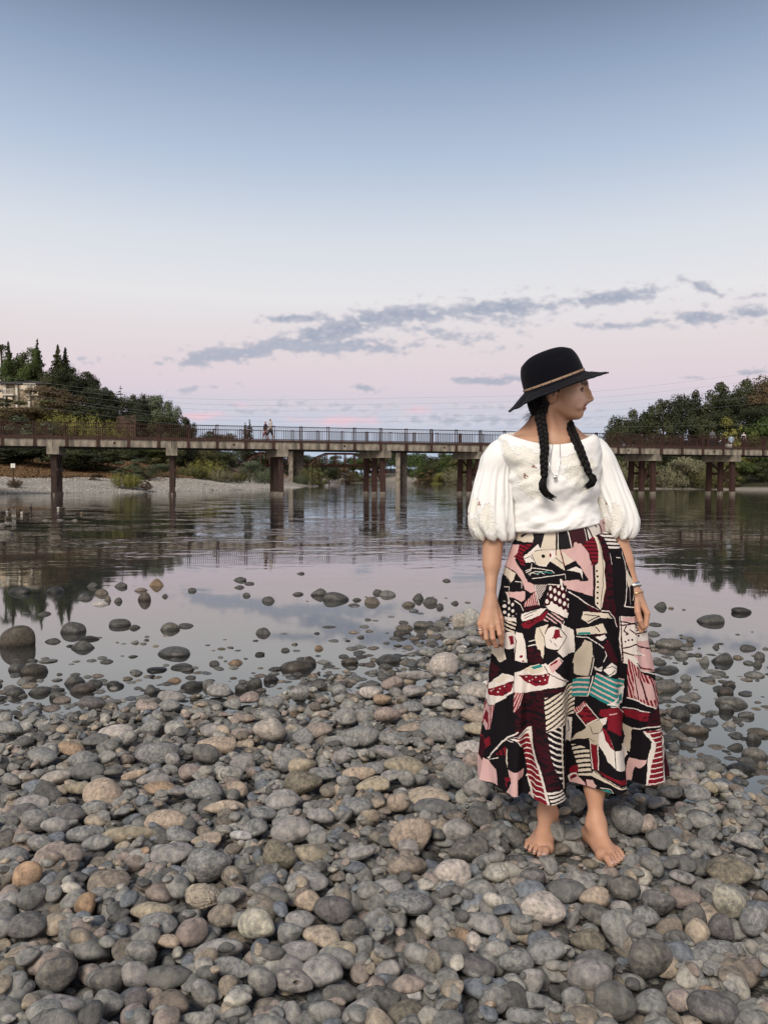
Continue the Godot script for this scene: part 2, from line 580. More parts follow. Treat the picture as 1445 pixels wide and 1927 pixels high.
func bridge() -> void:
	bridge_node = base("footbridge", Vector3(BA.x, 0, -BA.y), atan2(BS, BC))
	var b := bridge_node
	tag(b, "long low footbridge with rust-red railings on piled bents across the river", "bridge")
	var first := along(101.0)
	var span := (along(1385.0) - first) / 7.0
	var t0 := first - span * 3.0
	for k in 13:
		var st := begin()
		box_at(st, Vector3(t0 + span * (k + 0.5), 4.01, -0.14), Vector3(span - 0.03, 0.62, 0.28))
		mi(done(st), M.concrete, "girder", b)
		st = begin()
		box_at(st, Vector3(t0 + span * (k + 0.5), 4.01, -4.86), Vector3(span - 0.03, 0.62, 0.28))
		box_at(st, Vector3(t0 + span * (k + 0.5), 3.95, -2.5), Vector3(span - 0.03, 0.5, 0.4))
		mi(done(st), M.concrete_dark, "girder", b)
	var len := span * 13.0
	var st2 := begin()
	box_at(st2, Vector3(t0 + len * 0.5, 4.37, -2.5), Vector3(len, 0.10, 5.1))
	mi(done(st2), M.deck, "deck", b)
	st2 = begin()
	box_at(st2, Vector3(t0 + len * 0.5, 4.345, 0.06), Vector3(len, 0.13, 0.06))
	mi(done(st2), M.rust, "edge_plate", b)
	# the bents: three piles under a cap beam, braced
	for k in range(1, 13):
		var t := t0 + span * k
		# the bents in the deeper river stand askew to the deck
		var skew := Transform3D(Basis(Vector3.UP, deg_to_rad(0.0 if k < 5 else (10.0 if k == 5 else 22.0))), Vector3(t, 0, -0.25))
		st2 = begin()
		box(st2, skew * Transform3D(Basis(), Vector3(0, 3.40, -1.45)), Vector3(0.86, 0.60, 3.5))
		mi(done(st2), M.concrete, "cap_beam", b)
		for q in 3:
			var z := -0.36 - 1.14 * q
			var lean: float = 0.10 * (q - 1)
			var foot := skew * Vector3(0, -1.5, z - lean * 1.4)
			var s3 := begin()
			beam(s3, foot, skew * Vector3(0, 3.1, z), 0.40 if k > 4 else 0.56, 0.40)
			mi(done(s3), M.rust if k > 5 else M.steel, "pile", b)
			s3 = begin()
			tube(s3, PackedVector3Array([foot, skew * Vector3(0, 0.16, z - lean), skew * Vector3(0, 0.24, z - lean)]), PackedFloat32Array([0.30, 0.29, 0.25]), 12)
			mi(done(s3), M.foot, "pile_foot", b)
		st2 = begin()
		beam(st2, skew * Vector3(0.25, 1.95, 0.1), skew * Vector3(0.25, 1.95, -3.1), 0.12, 0.24)
		mi(done(st2), M.rust, "cross_beam", b)
		for q in [[2.98, -0.45, 2.05, -1.4], [2.05, -1.6, 2.98, -2.6], [1.85, -1.4, 0.7, -0.5]]:
			st2 = begin()
			beam(st2, skew * Vector3(0.23, q[0], q[1]), skew * Vector3(0.23, q[2], q[3]), 0.09, 0.15)
			mi(done(st2), M.steel, "brace", b)
	# railings on both sides
	var gap := (along(857.0) - along(67.5)) / 15.0
	var p0 := along(67.5) - gap * 12.0
	var posts := int(len / gap) - 4
	for side in 2:
		var z := 0.02 if side == 0 else -5.02
		for k in posts:
			var t := p0 + gap * k
			var s4 := begin()
			for e in [-0.085, 0.085]:
				box_at(s4, Vector3(t + e, 4.98, z), Vector3(0.055, 1.14, 0.12))
			box_at(s4, Vector3(t, 5.545, z), Vector3(0.24, 0.03, 0.13))
			mi(done(s4), M.rust, "railing_post", b)
			if side == 0:
				s4 = begin()
				box_at(s4, Vector3(t, 4.02, 0.055), Vector3(0.19, 0.66, 0.10))
				box_at(s4, Vector3(t, 3.73, 0.03), Vector3(0.26, 0.08, 0.16))
				mi(done(s4), M.rust, "post_bracket", b)
		for y in [5.49, 4.47]:
			st2 = begin()
			box_at(st2, Vector3(t0 + len * 0.5, y, z), Vector3(len, 0.06, 0.07))
			mi(done(st2), M.rust, "rail", b)
		st2 = begin()
		var n := int(len / 0.152)
		for k in n:
			box_at(st2, Vector3(t0 + 0.152 * k, 4.98, z), Vector3(0.028, 0.96, 0.028))
		stuff(mi(done(st2), M.rust, "balusters", b))
	for px in [217.0, 441.0, 648.0, 835.0, 1180.0, 1341.0]:
		st2 = begin()
		var t := along(px)
		tube(st2, PackedVector3Array([Vector3(t, 4.02, -0.1), Vector3(t, 4.02, 0.035)]), PackedFloat32Array([0.085]), 10)
		mi(done(st2), M.steel, "drain_pipe", b)


func far_bridge() -> void:
	var red := worn(Color(0.13, 0.06, 0.045), M.mott, null, 2.0, 0.0)
	var d := 152.0
	var y0 := at_depth(600, 876.5, d).y
	var y1 := at_depth(600, 853.0, d).y
	var root := base("truss_bridge", Vector3(0, 0, -d))
	tag(root, "old rusty steel truss bridge far upstream, seen below the footbridge deck", "bridge")
	for s in [[447.0, 572.0], [576.0, 702.0]]:
		var xa: float = at_depth(s[0], 870, d).x
		var xb: float = at_depth(s[1], 870, d).x
		var n := 7
		for side in 2:
			var z := -5.0 * side
			var tops: Array[Vector3] = []
			var lows: Array[Vector3] = []
			for k in n + 1:
				var f := float(k) / n
				var x := lerpf(xa, xb, f)
				var rise := clampf(minf(f, 1.0 - f) * 3.2, 0.0, 1.0)
				tops.append(Vector3(x, lerpf(y0 + 0.1, y1, sin(rise * PI * 0.5)), z))
				lows.append(Vector3(x, y0, z))
			for k in n:
				var st := begin()
				beam(st, tops[k], tops[k + 1], 0.26, 0.26)
				mi(done(st), red, "top_chord", root)
				st = begin()
				beam(st, lows[k], lows[k + 1], 0.30, 0.42)
				mi(done(st), red, "bottom_chord", root)
				if k > 0:
					st = begin()
					beam(st, lows[k], tops[k], 0.2, 0.2)
					mi(done(st), red, "truss_upright", root)
		var st5 := begin()
		box_at(st5, Vector3((xa + xb) * 0.5, y0 + 0.15, -2.5), Vector3(xb - xa, 0.25, 4.7))
		mi(done(st5), red, "deck", root)
	var road := base("road_bridge", Vector3(0, 0, -147.0))
	tag(road, "concrete road bridge on tall shafts standing behind the footbridge", "bridge")
	for q in [[748.5, 8.0, 0], [758.5, 15.0, 1], [561.0, 18.0, 1], [548.0, 8.0, 0]]:
		var p := at_depth(q[0], 915, 147.0)
		var st := begin()
		box_at(st, Vector3(p.x, 3.0, 0.0 if q[2] == 0 else -1.6), Vector3(q[1] * 147.0 / F, 9.0, 1.4))
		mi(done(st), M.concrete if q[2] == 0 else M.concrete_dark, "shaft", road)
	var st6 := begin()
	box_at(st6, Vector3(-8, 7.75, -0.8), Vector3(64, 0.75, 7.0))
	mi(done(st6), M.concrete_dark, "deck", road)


# ---------------------------------------------------------------- trees
var crowns := {}
var trunk_mesh: ArrayMesh
var pole_mesh: ArrayMesh

func leaf_mesh(sd: int, pos: PackedVector3Array, nor: PackedVector3Array, size: float, droop := 0.0, tones := PackedFloat32Array()) -> ArrayMesh:
	var r := RandomNumberGenerator.new()
	r.seed = sd
	var V := PackedVector3Array()
	var N := PackedVector3Array()
	var C := PackedColorArray()
	var I := PackedInt32Array()
	for k in pos.size():
		var n := nor[k]
		var a := Vector3(r.randf_range(-1, 1), r.randf_range(-1, 1), r.randf_range(-1, 1)).normalized()
		var u := (n.cross(a) + n * r.randf_range(-0.5, 0.5) + Vector3.DOWN * droop).normalized()
		var w := u.cross(n + a * 0.6).normalized()
		var s := size * r.randf_range(0.6, 1.35)
		var t := r.randf_range(0.75, 1.25) * (tones[k] if tones.size() else 1.0)
		var c := Color(t * r.randf_range(0.92, 1.12), t, t * r.randf_range(0.8, 1.1))
		var b := V.size()
		V.append_array(PackedVector3Array([pos[k] - u * s, pos[k] + w * s * 0.45, pos[k] + u * s, pos[k] - w * s * 0.45 + n * s * 0.25]))
		for q in 4:
			N.append((n + a * 0.25 + Vector3.UP * 0.25).normalized())
			C.append(c)
		# the face that looks outwards is the front
		if (V[b + 2] - V[b]).cross(V[b + 1] - V[b]).dot(N[b]) > 0.0:
			I.append_array(PackedInt32Array([b, b + 1, b + 2]))
		else:
			I.append_array(PackedInt32Array([b, b + 2, b + 1]))
		if (V[b + 3] - V[b]).cross(V[b + 2] - V[b]).dot(N[b]) > 0.0:
			I.append_array(PackedInt32Array([b, b + 2, b + 3]))
		else:
			I.append_array(PackedInt32Array([b, b + 3, b + 2]))
	var arr := []
	arr.resize(Mesh.ARRAY_MAX)
	arr[Mesh.ARRAY_VERTEX] = V
	arr[Mesh.ARRAY_NORMAL] = N
	arr[Mesh.ARRAY_COLOR] = C
	arr[Mesh.ARRAY_INDEX] = I
	var m := ArrayMesh.new()
	m.add_surface_from_arrays(Mesh.PRIMITIVE_TRIANGLES, arr)
	return m


func ball(r: RandomNumberGenerator) -> Vector3:
	var z := r.randf_range(-1, 1)
	var a := r.randf() * TAU
	return Vector3(sqrt(1 - z * z) * cos(a), z, sqrt(1 - z * z) * sin(a))


func broad_crown(sd: int, blobs: int, leaves: int, low: float, spread: float) -> ArrayMesh:      # a crown one metre high and wide
	var r := RandomNumberGenerator.new()
	r.seed = sd
	var pos := PackedVector3Array()
	var nor := PackedVector3Array()
	var tones := PackedFloat32Array()
	for k in blobs:
		var d := ball(r)
		var tone := r.randf_range(0.68, 1.42)
		var f := pow(r.randf(), 0.4)
		var c := Vector3(d.x * 0.36 * spread * f, low + (0.86 - low) * 0.5 + d.y * (0.84 - low) * 0.5 * f, d.z * 0.36 * spread * f)
		var rad := r.randf_range(0.075, 0.185)
		for q in leaves / blobs:
			var n := ball(r)
			if n.y < -0.5 and r.randf() < 0.6:
				continue
			var out := pow(r.randf(), 0.35)
			if r.randf() < 0.07:
				out *= 1.35
			pos.append(c + n * rad * out * Vector3(1.1, 0.85, 1.1))
			nor.append((n + d * 0.4).normalized())
			tones.append(tone)
	var most := 0.0
	for v in pos:
		most = maxf(most, v.y)
	for i in pos.size():
		pos[i].y *= 1.0 / (most * 0.97)
	return leaf_mesh(sd + 7, pos, nor, 0.0195, 0.0, tones)


func conifer_crown(sd: int, whorls: int, radius: float, ragged: float, size: float) -> ArrayMesh:
	var r := RandomNumberGenerator.new()
	r.seed = sd
	var pos := PackedVector3Array()
	var nor := PackedVector3Array()
	for k in whorls:
		var t := (k + r.randf() * 0.5) / whorls
		var h := 0.10 + 0.90 * t
		var full := radius * (1.0 - pow(t, 1.3)) + 0.012
		var arms := 5 + int(8 * (1.0 - t))
		for b in arms:
			var a := r.randf() * TAU
			var ln := full * r.randf_range(1.0 - ragged, 1.12)
			var out := Vector3(cos(a), 0, sin(a))
			var m := maxi(2, int(ln / 0.007))
			for q in m:
				var f := (q + r.randf()) / m
				pos.append(Vector3(0, h - 0.25 * ln * f + 0.06 * ln * f * f, 0) + out * ln * f + ball(r) * 0.010)
				nor.append((out + Vector3.UP * 0.6 + ball(r) * 0.4).normalized())
	for q in 12:
		pos.append(Vector3(0, 0.96 + 0.045 * r.randf(), 0))
		nor.append(ball(r))
	return leaf_mesh(sd + 7, pos, nor, size, 0.35)


func wispy_crown(sd: int, stems: int, leaves: int) -> ArrayMesh:       # upright willow shoots
	var r := RandomNumberGenerator.new()
	r.seed = sd
	var pos := PackedVector3Array()
	var nor := PackedVector3Array()
	for k in stems:
		var a := r.randf() * TAU
		var f := sqrt(r.randf())
		var foot := Vector3(cos(a), 0, sin(a)) * 0.30 * f
		var tip := Vector3(cos(a) * 0.5 * f, r.randf_range(0.55, 1.0) * (1.0 - 0.42 * f * f), sin(a) * 0.5 * f)
		for q in leaves / stems:
			var t := pow(r.randf(), 0.7)
			pos.append(foot.lerp(tip, t) + ball(r) * 0.035)
			nor.append((Vector3(cos(a), 0.7, sin(a)) + ball(r) * 0.5).normalized())
	return leaf_mesh(sd + 7, pos, nor, 0.0165)


func leaf_mat(c: Color) -> StandardMaterial3D:
	var m := mat(c, 0.75)
	m.vertex_color_use_as_albedo = true
	m.cull_mode = BaseMaterial3D.CULL_DISABLED
	m.metallic_specular = 0.25
	m.backlight_enabled = true
	m.backlight = Color(0.35, 0.35, 0.3)
	return m


func tree(kind: String, px: float, top: float, foot: float, d: float, wide: float, tint: String, called: String, category: String, label: String, turn := 0.0) -> void:
	# px: column; top and foot: rows of the crown's tip and of the place where the plant stands, at the distance d; wide: in metres
	var p := at_depth(px, foot, d)
	var gy := far_height(p.x, d)
	p.y = maxf(gy, minf(p.y, gy + 0.3)) - 0.1
	var h := at_depth(px, top, d).y - p.y
	var root := base(called, p, turn + px * 0.37)
	tag(root, label, category, "")
	var cr := mi(crowns[kind], M[tint], "crown", root)
	cr.scale = Vector3(wide, h, wide)
	var tr := mi(pole_mesh if kind in ["spruce", "redwood", "bare"] else trunk_mesh, M.bark, "trunk", root)
	var k := 0.5 if kind.begins_with("willow") or kind.begins_with("bush") else 0.85
	tr.scale = Vector3(h * 0.5, h * k, h * 0.5)


func trees() -> void:
	M.bark = worn(Color(0.07, 0.05, 0.035), M.mott, M.grain, 0.6, 1.0)
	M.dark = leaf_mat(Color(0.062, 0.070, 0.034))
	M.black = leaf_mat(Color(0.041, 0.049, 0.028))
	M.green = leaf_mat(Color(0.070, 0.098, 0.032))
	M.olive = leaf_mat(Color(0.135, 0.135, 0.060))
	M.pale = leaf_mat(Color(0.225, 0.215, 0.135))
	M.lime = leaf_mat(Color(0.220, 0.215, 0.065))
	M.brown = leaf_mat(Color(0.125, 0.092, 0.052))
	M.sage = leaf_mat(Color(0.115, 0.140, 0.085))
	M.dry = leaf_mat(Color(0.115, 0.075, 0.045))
	for k in 4:
		crowns["broad%d" % k] = broad_crown(100 + k, 20 + 4 * k, 8500, 0.10, 1.0)
	for k in 2:
		crowns["bush%d" % k] = broad_crown(140 + k, 24, 7500, -0.06, 1.15)
		crowns["willow%d" % k] = wispy_crown(150 + k, 110, 8000)
	crowns["spruce"] = conifer_crown(161, 26, 0.42, 0.6, 0.020)
	crowns["redwood"] = conifer_crown(162, 46, 0.40, 0.75, 0.022)
	crowns["bare"] = conifer_crown(163, 14, 0.42, 0.65, 0.014)
	var st := begin()
	tube(st, PackedVector3Array([Vector3(0, -0.05, 0), Vector3(0.005, 0.3, 0), Vector3(-0.01, 0.65, 0.01), Vector3(0, 1.0, 0)]), PackedFloat32Array([0.055, 0.042, 0.028, 0.008]), 7)
	for k in 7:
		var a := k * 2.4
		tube(st, PackedVector3Array([Vector3(0, 0.25 + 0.08 * k, 0), Vector3(cos(a) * 0.2, 0.42 + 0.08 * k, sin(a) * 0.2), Vector3(cos(a) * 0.38, 0.52 + 0.075 * k, sin(a) * 0.38)]), PackedFloat32Array([0.02, 0.012, 0.005]), 5)
	trunk_mesh = done(st)
	st = begin()
	tube(st, PackedVector3Array([Vector3(0, -0.05, 0), Vector3(0.004, 0.4, 0), Vector3(0, 1.1, 0)]), PackedFloat32Array([0.04, 0.028, 0.006]), 7)
	pole_mesh = done(st)

	# the wooded hill with the house
	palm(4, 643, 715, 135.0)
	tree("redwood", 17, 642, 715, 133, 5.6, "dark", "conifer", "tree", "narrow dark conifer just beside the palm on the hilltop")
	tree("broad0", 21, 672, 716, 128, 4.5, "green", "leafy_tree", "tree", "mid-green leafy tree in front of the conifer beside the palm")
	tree("broad1", 41, 664, 716, 130, 5.2, "dark", "leafy_tree", "tree", "dark tree behind the long house roof, nearest the middle of it")
	tree("broad2", 55, 655, 716, 129, 6.2, "green", "leafy_tree", "tree", "loose green tree with spiky top behind the house roof")
	tree("spruce", 72, 638, 716, 136, 6.2, "black", "spruce_tree", "tree", "tall dark spruce with level branches, highest tip over the house")
	tree("broad0", 86, 697, 716, 128, 3.0, "dark", "leafy_tree", "tree", "low round tree at the chimney end of the house roof")
	tree("redwood", 111, 648, 745, 130, 6.4, "dark", "redwood_tree", "tree", "tall redwood with a bare pale trunk strip, first of the hilltop pair")
	tree("redwood", 125, 654, 745, 131, 6.0, "black", "redwood_tree", "tree", "second dark redwood of the hilltop pair, on the downhill side")
	tree("broad3", 108, 692, 765, 126, 6.5, "dark", "oak_tree", "tree", "dark oak at the foot of the redwood pair")
	tree("broad1", 130, 690, 772, 127, 7.0, "black", "oak_tree", "tree", "blackish oak filling the slope below the second redwood")
	tree("broad2", 156, 700, 790, 128, 5.8, "black", "oak_tree", "tree", "dark pointed oak, first below the redwoods on the ridge line")
	tree("broad0", 170, 706, 795, 127, 5.2, "black", "oak_tree", "tree", "dark rounded oak in the middle of the ridge line")
	tree("broad3", 184, 726, 805, 126, 5.2, "black", "oak_tree", "tree", "dark oak where the ridge line begins to drop")
	tree("broad1", 200, 728, 812, 126, 5.4, "black", "oak_tree", "tree", "dark oak uphill of the thin bare conifer on the ridge")
	tree("broad2", 214, 736, 815, 127, 4.6, "dark", "oak_tree", "tree", "dark oak behind the thin bare conifer on the ridge")
	tree("bare", 228, 726, 815, 124, 6.5, "black", "bare_conifer", "tree", "thin ragged conifer with bare branches standing on the ridge")
	tree("broad0", 147, 742, 800, 118, 7.5, "dark", "oak_tree", "tree", "dark oak on the open slope under the wires")
	tree("broad3", 176, 755, 815, 116, 7.2, "black", "oak_tree", "tree", "blackish oak low on the slope above the lime shrubs")
	tree("broad2", 205, 765, 822, 117, 6.5, "black", "oak_tree", "tree", "low dark oak beside the small red bank cutting")
	tree("broad1", 250, 742, 828, 128, 5.6, "dark", "oak_tree", "tree", "dark oak just past the bare conifer, over the bridge rail")
	tree("broad3", 262, 742, 830, 126, 4.4, "black", "oak_tree", "tree", "small black-green oak between the bare conifer and the grey cottonwood")
	tree("broad0", 283, 742, 832, 130, 6.2, "sage", "cottonwood_tree", "tree", "grey-green cottonwood with the highest crown past the ridge")
	tree("broad2", 302, 746, 833, 129, 5.6, "sage", "cottonwood_tree", "tree", "second grey-green cottonwood, next to the highest one")
	tree("broad1", 322, 757, 835, 128, 4.6, "sage", "cottonwood_tree", "tree", "small cottonwood with an open outline at the end of the slope")
	tree("broad3", 270, 775, 838, 118, 8.0, "black", "oak_tree", "tree", "broad dark tree right behind the rail below the cottonwoods")
	tree("broad0", 310, 778, 838, 117, 7.0, "dark", "oak_tree", "tree", "dark low tree behind the rail below the smallest cottonwood")
	tree("broad2", 342, 786, 838, 128, 4.8, "black", "oak_tree", "tree", "dark tree at the very end of the wooded slope")
	tree("broad1", 358, 789, 838, 132, 2.6, "dark", "leafy_tree", "tree", "slim small tree alone at the tip of the slope")
	tree("bush0", 95, 728, 790, 116, 9.0, "brown", "scrub_bush", "bush", "brownish scrub on the slope just below the house balconies")
	tree("bush1", 70, 752, 800, 108, 10.0, "olive", "scrub_bush", "bush", "olive scrub in the middle of the open slope under the house")
	tree("bush0", 30, 765, 812, 104, 10.5, "brown", "scrub_bush", "bush", "broad brown scrub at the near edge of the slope")
	tree("bush1", 8, 748, 800, 110, 8.0, "dark", "scrub_bush", "bush", "dark bush below the house at the photo border")
	tree("bush1", 62, 784, 826, 96, 9.0, "sage", "scrub_bush", "bush", "greyish scrub right behind the rail under the brown scrub")
	tree("bush0", 120, 738, 790, 114, 7.5, "brown", "scrub_bush", "bush", "brown dry bush beneath the redwood pair")
	tree("bush1", 145, 762, 815, 110, 8.0, "dark", "scrub_bush", "bush", "dark scrub above the big lime shrub")
	tree("willow0", 108, 766, 842, 105, 7.2, "lime", "lime_shrub", "shrub", "tallest lime-green shrub with a spike top above the rail")
	tree("willow1", 140, 774, 842, 104, 7.0, "lime", "lime_shrub", "shrub", "lime-green shrub in the middle of the row above the rail")
	tree("willow0", 178, 769, 842, 105, 6.6, "lime", "lime_shrub", "shrub", "lime-green shrub with upright shoots, third in the row above the rail")
	tree("willow1", 212, 783, 842, 106, 5.5, "lime", "lime_shrub", "shrub", "bright low lime shrub by the reddish bank cutting")
	tree("bush0", 85, 790, 842, 100, 6.0, "olive", "scrub_bush", "bush", "dull olive bush tucked under the tallest lime shrub")
	# below the deck on the hill side; the dark trees have dark leaves
	tree("broad1", 18, 835, 884, 88, 8.5, "black", "dark_tree", "tree", "black-leaved tree under the bridge nearest the sign")
	tree("broad0", 62, 836, 884, 89, 8.0, "black", "dark_tree", "tree", "black-leaved tree under the bridge between sign and first pier")
	tree("broad3", 128, 834, 888, 90, 8.5, "dark", "dark_tree", "tree", "dark green tree just past the first pier under the deck")
	tree("broad2", 168, 836, 892, 91, 7.5, "black", "dark_tree", "tree", "blackish tree midway between the first and second piers")
	tree("broad1", 205, 838, 896, 92, 7.0, "dark", "dark_tree", "tree", "dark tree behind the grey-green bush under the deck")
	tree("broad0", 265, 838, 896, 106, 7.5, "green", "leafy_tree", "tree", "green tree behind the grey bush under the deck")
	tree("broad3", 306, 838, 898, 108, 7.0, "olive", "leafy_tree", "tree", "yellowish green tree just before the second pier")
	tree("broad2", 352, 840, 895, 122, 5.8, "black", "dark_tree", "tree", "very dark tree just past the second pier under the deck")
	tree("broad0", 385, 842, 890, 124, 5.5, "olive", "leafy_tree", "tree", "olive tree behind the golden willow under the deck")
	tree("broad1", 425, 840, 893, 128, 7.0, "dark", "dark_tree", "tree", "dark tree behind the round willow by the truss bridge")
	tree("bush1", 255, 864, 905, 86, 5.6, "sage", "grey_bush", "bush", "rounded grey-green bush behind the yellow reeds")
	tree("bush0", 300, 872, 906, 92, 4.4, "sage", "grey_bush", "bush", "duller grey bush close to the second pier")
	tree("willow0", 235, 884, 914, 76, 3.4, "lime", "yellow_reed", "reeds", "yellow-green reeds standing on the gravel shore")
	tree("willow1", 252, 888, 915, 75.5, 2.4, "lime", "yellow_reed", "reeds", "smaller clump of yellow-green reeds beside the larger one")
	tree("bush1", 275, 902, 918, 75, 1.6, "dry", "dry_clump", "bush", "small rusty brown clump at the end of the reeds")
	tree("bush0", 181, 891, 903, 80, 1.9, "dry", "dry_clump", "bush", "low rusty brown clump on the dry grass past the first pier")
	tree("willow1", 388, 857, 906, 101, 6.6, "lime", "golden_willow", "shrub", "golden-green willow just past the second pier on the gravel")
	tree("willow0", 360, 872, 906, 98, 4.4, "olive", "golden_willow", "shrub", "olive willow between the second pier and the golden willow")
	tree("willow0", 418, 876, 906, 98, 3.6, "pale", "golden_willow", "shrub", "pale low willow on the water side of the golden willow")
	tree("bush0", 470, 866, 905, 108, 4.6, "sage", "round_willow", "shrub", "round green willow standing behind the gravel spit")
	tree("willow1", 498, 872, 906, 107, 4.8, "sage", "round_willow", "shrub", "grey-green willow against the third pier")
	tree("willow0", 447, 884, 906, 102, 3.4, "olive", "round_willow", "shrub", "low olive willow before the round green willow")
	tree("willow0", 588, 866, 911, 143, 5.0, "olive", "spit_willow", "shrub", "olive willow at the tip of the gravel spit past the third pier")
	tree("bush1", 603, 880, 911, 142, 3.8, "olive", "spit_willow", "shrub", "lower olive bush at the outer tip of the gravel spit")
	tree("willow1", 567, 886, 910, 142, 3.0, "sage", "spit_willow", "shrub", "grey-green shrub directly behind the third pier")
	# far bend of the river
	tree("broad2", 545, 845, 900, 165, 8.5, "black", "far_tree", "tree", "dark tree behind the third pier and the truss bridge")
	tree("broad0", 500, 846, 900, 172, 9.0, "dark", "far_tree", "tree", "dark tree behind the first truss span")
	tree("broad3", 620, 868, 909, 200, 8.0, "black", "far_tree", "tree", "blackish low tree at the water below the second truss span")
	tree("bush0", 650, 872, 909, 230, 9.0, "brown", "far_bush", "bush", "brownish bush at the far bend, beside the black tree")
	tree("broad1", 680, 852, 909, 272, 13.0, "green", "far_tree", "tree", "green tree at the far bend, first before the fourth pier")
	tree("broad0", 708, 850, 909, 276, 12.0, "olive", "far_tree", "tree", "olive tree at the far bend close to the fourth pier")
	tree("bush1", 675, 890, 910, 270, 11.0, "pale", "far_bush", "bush", "pale low willow along the far bend before the fourth pier")
	tree("bush0", 705, 886, 910, 270, 9.0, "pale", "far_bush", "bush", "pale grey willow along the far bend behind the fourth pier")
	tree("broad2", 640, 858, 905, 285, 13.0, "dark", "far_tree", "tree", "dark tree far behind the brownish bush at the bend")
	tree("broad3", 790, 853, 910, 240, 11.5, "green", "far_tree", "tree", "green rounded tree just past the concrete shaft")
	tree("broad1", 822, 852, 910, 235, 12.0, "dark", "far_tree", "tree", "darker tree in the middle of the far bank between two bents")
	tree("broad0", 852, 853, 911, 226, 11.5, "green", "far_tree", "tree", "green tree on the far bank just short of the blouse sleeve")
	tree("broad2", 872, 856, 911, 214, 10.0, "olive", "far_tree", "tree", "olive tree on the far bank behind the fifth bent")
	tree("bush1", 800, 884, 911, 222, 8.5, "brown", "far_bush", "bush", "brownish willow at the far waterline past the concrete shaft")
	tree("bush0", 826, 888, 911, 216, 5.5, "lime", "far_bush", "bush", "small yellow-green bush at the far waterline")
	tree("willow1", 858, 872, 912, 206, 8.5, "pale", "far_bush", "bush", "pale feathery willow at the far waterline near the sleeve")
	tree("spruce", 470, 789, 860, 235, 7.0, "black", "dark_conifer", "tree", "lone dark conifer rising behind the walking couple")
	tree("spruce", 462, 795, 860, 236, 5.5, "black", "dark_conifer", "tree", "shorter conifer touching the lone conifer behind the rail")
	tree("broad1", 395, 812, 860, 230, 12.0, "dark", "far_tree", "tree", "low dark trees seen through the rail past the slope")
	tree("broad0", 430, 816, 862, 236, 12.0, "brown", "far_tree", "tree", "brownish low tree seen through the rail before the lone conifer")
	for q in [[1385, 768, 138, 8.5, "dark", "dark tree on the slope under the highest oak of the bank"], [1418, 764, 136, 8.5, "black", "blackish tree low on the slope beneath the brown-tinged tall one"], [1455, 762, 137, 9.0, "dark", "dark tree at the border beneath the brown-tinged tall one"], [1350, 772, 140, 8.0, "black", "blackish tree on the slope below the tall ragged oak"]]:
		tree("bush%d" % (int(q[0]) % 2), q[0], q[1], 885, q[2], q[3], q[4], "bank_tree", "tree", q[5])
	for q in [[735, 846, 290, 15.0, "dark", "dark tree at the far bend straight behind the fourth pier"], [765, 848, 282, 14.0, "green", "green tree at the far bend behind the concrete shaft"], [838, 856, 255, 13.0, "dark", "dark tree filling the gap in the far bank between two bents"],
		[884, 850, 236, 13.0, "green", "green tree at the far bank where the fifth bent meets the sleeve"], [895, 862, 215, 10.0, "olive", "olive tree low on the far bank under the fifth cap beam"], [665, 862, 295, 14.0, "black", "blackish tree far back at the river bend"],
		[600, 858, 250, 12.0, "dark", "dark tree behind the second truss span"], [575, 852, 215, 10.0, "black", "blackish tree in the gap between the truss spans"]]:
		tree("broad%d" % (int(q[0]) % 4), q[0], q[1], 905, q[2], q[3], q[4], "far_tree", "tree", q[5])
	# the wooded bank on the other side
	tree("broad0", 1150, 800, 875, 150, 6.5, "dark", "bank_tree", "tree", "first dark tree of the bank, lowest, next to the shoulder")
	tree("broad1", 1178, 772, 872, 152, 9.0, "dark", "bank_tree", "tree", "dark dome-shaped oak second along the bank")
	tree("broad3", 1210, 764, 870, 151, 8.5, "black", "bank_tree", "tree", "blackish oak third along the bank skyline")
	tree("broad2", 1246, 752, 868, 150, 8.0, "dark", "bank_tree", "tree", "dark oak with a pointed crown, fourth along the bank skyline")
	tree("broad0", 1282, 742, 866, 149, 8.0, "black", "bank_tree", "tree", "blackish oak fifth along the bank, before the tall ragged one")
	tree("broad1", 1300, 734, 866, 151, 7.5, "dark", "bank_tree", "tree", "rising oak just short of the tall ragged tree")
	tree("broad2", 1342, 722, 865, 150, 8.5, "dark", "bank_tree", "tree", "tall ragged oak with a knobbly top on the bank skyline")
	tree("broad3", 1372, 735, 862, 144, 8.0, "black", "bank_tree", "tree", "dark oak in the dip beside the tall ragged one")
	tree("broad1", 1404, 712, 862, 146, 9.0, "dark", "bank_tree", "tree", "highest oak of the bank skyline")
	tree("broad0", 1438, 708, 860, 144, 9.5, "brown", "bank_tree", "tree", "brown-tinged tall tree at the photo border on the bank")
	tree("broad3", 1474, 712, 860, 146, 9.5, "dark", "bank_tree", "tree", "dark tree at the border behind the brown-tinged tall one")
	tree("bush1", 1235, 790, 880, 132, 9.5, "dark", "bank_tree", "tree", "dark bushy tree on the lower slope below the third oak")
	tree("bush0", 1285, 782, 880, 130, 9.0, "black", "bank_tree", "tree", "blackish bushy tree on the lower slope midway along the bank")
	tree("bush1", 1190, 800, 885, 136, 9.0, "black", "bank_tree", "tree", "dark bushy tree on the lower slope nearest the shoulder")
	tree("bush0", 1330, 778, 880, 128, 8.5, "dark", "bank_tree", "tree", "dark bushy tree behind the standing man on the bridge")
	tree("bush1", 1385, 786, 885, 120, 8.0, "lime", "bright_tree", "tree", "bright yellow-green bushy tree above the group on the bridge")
	tree("bush0", 1425, 780, 885, 118, 8.0, "green", "bright_tree", "tree", "green bushy tree past the bright yellow-green one at the border")
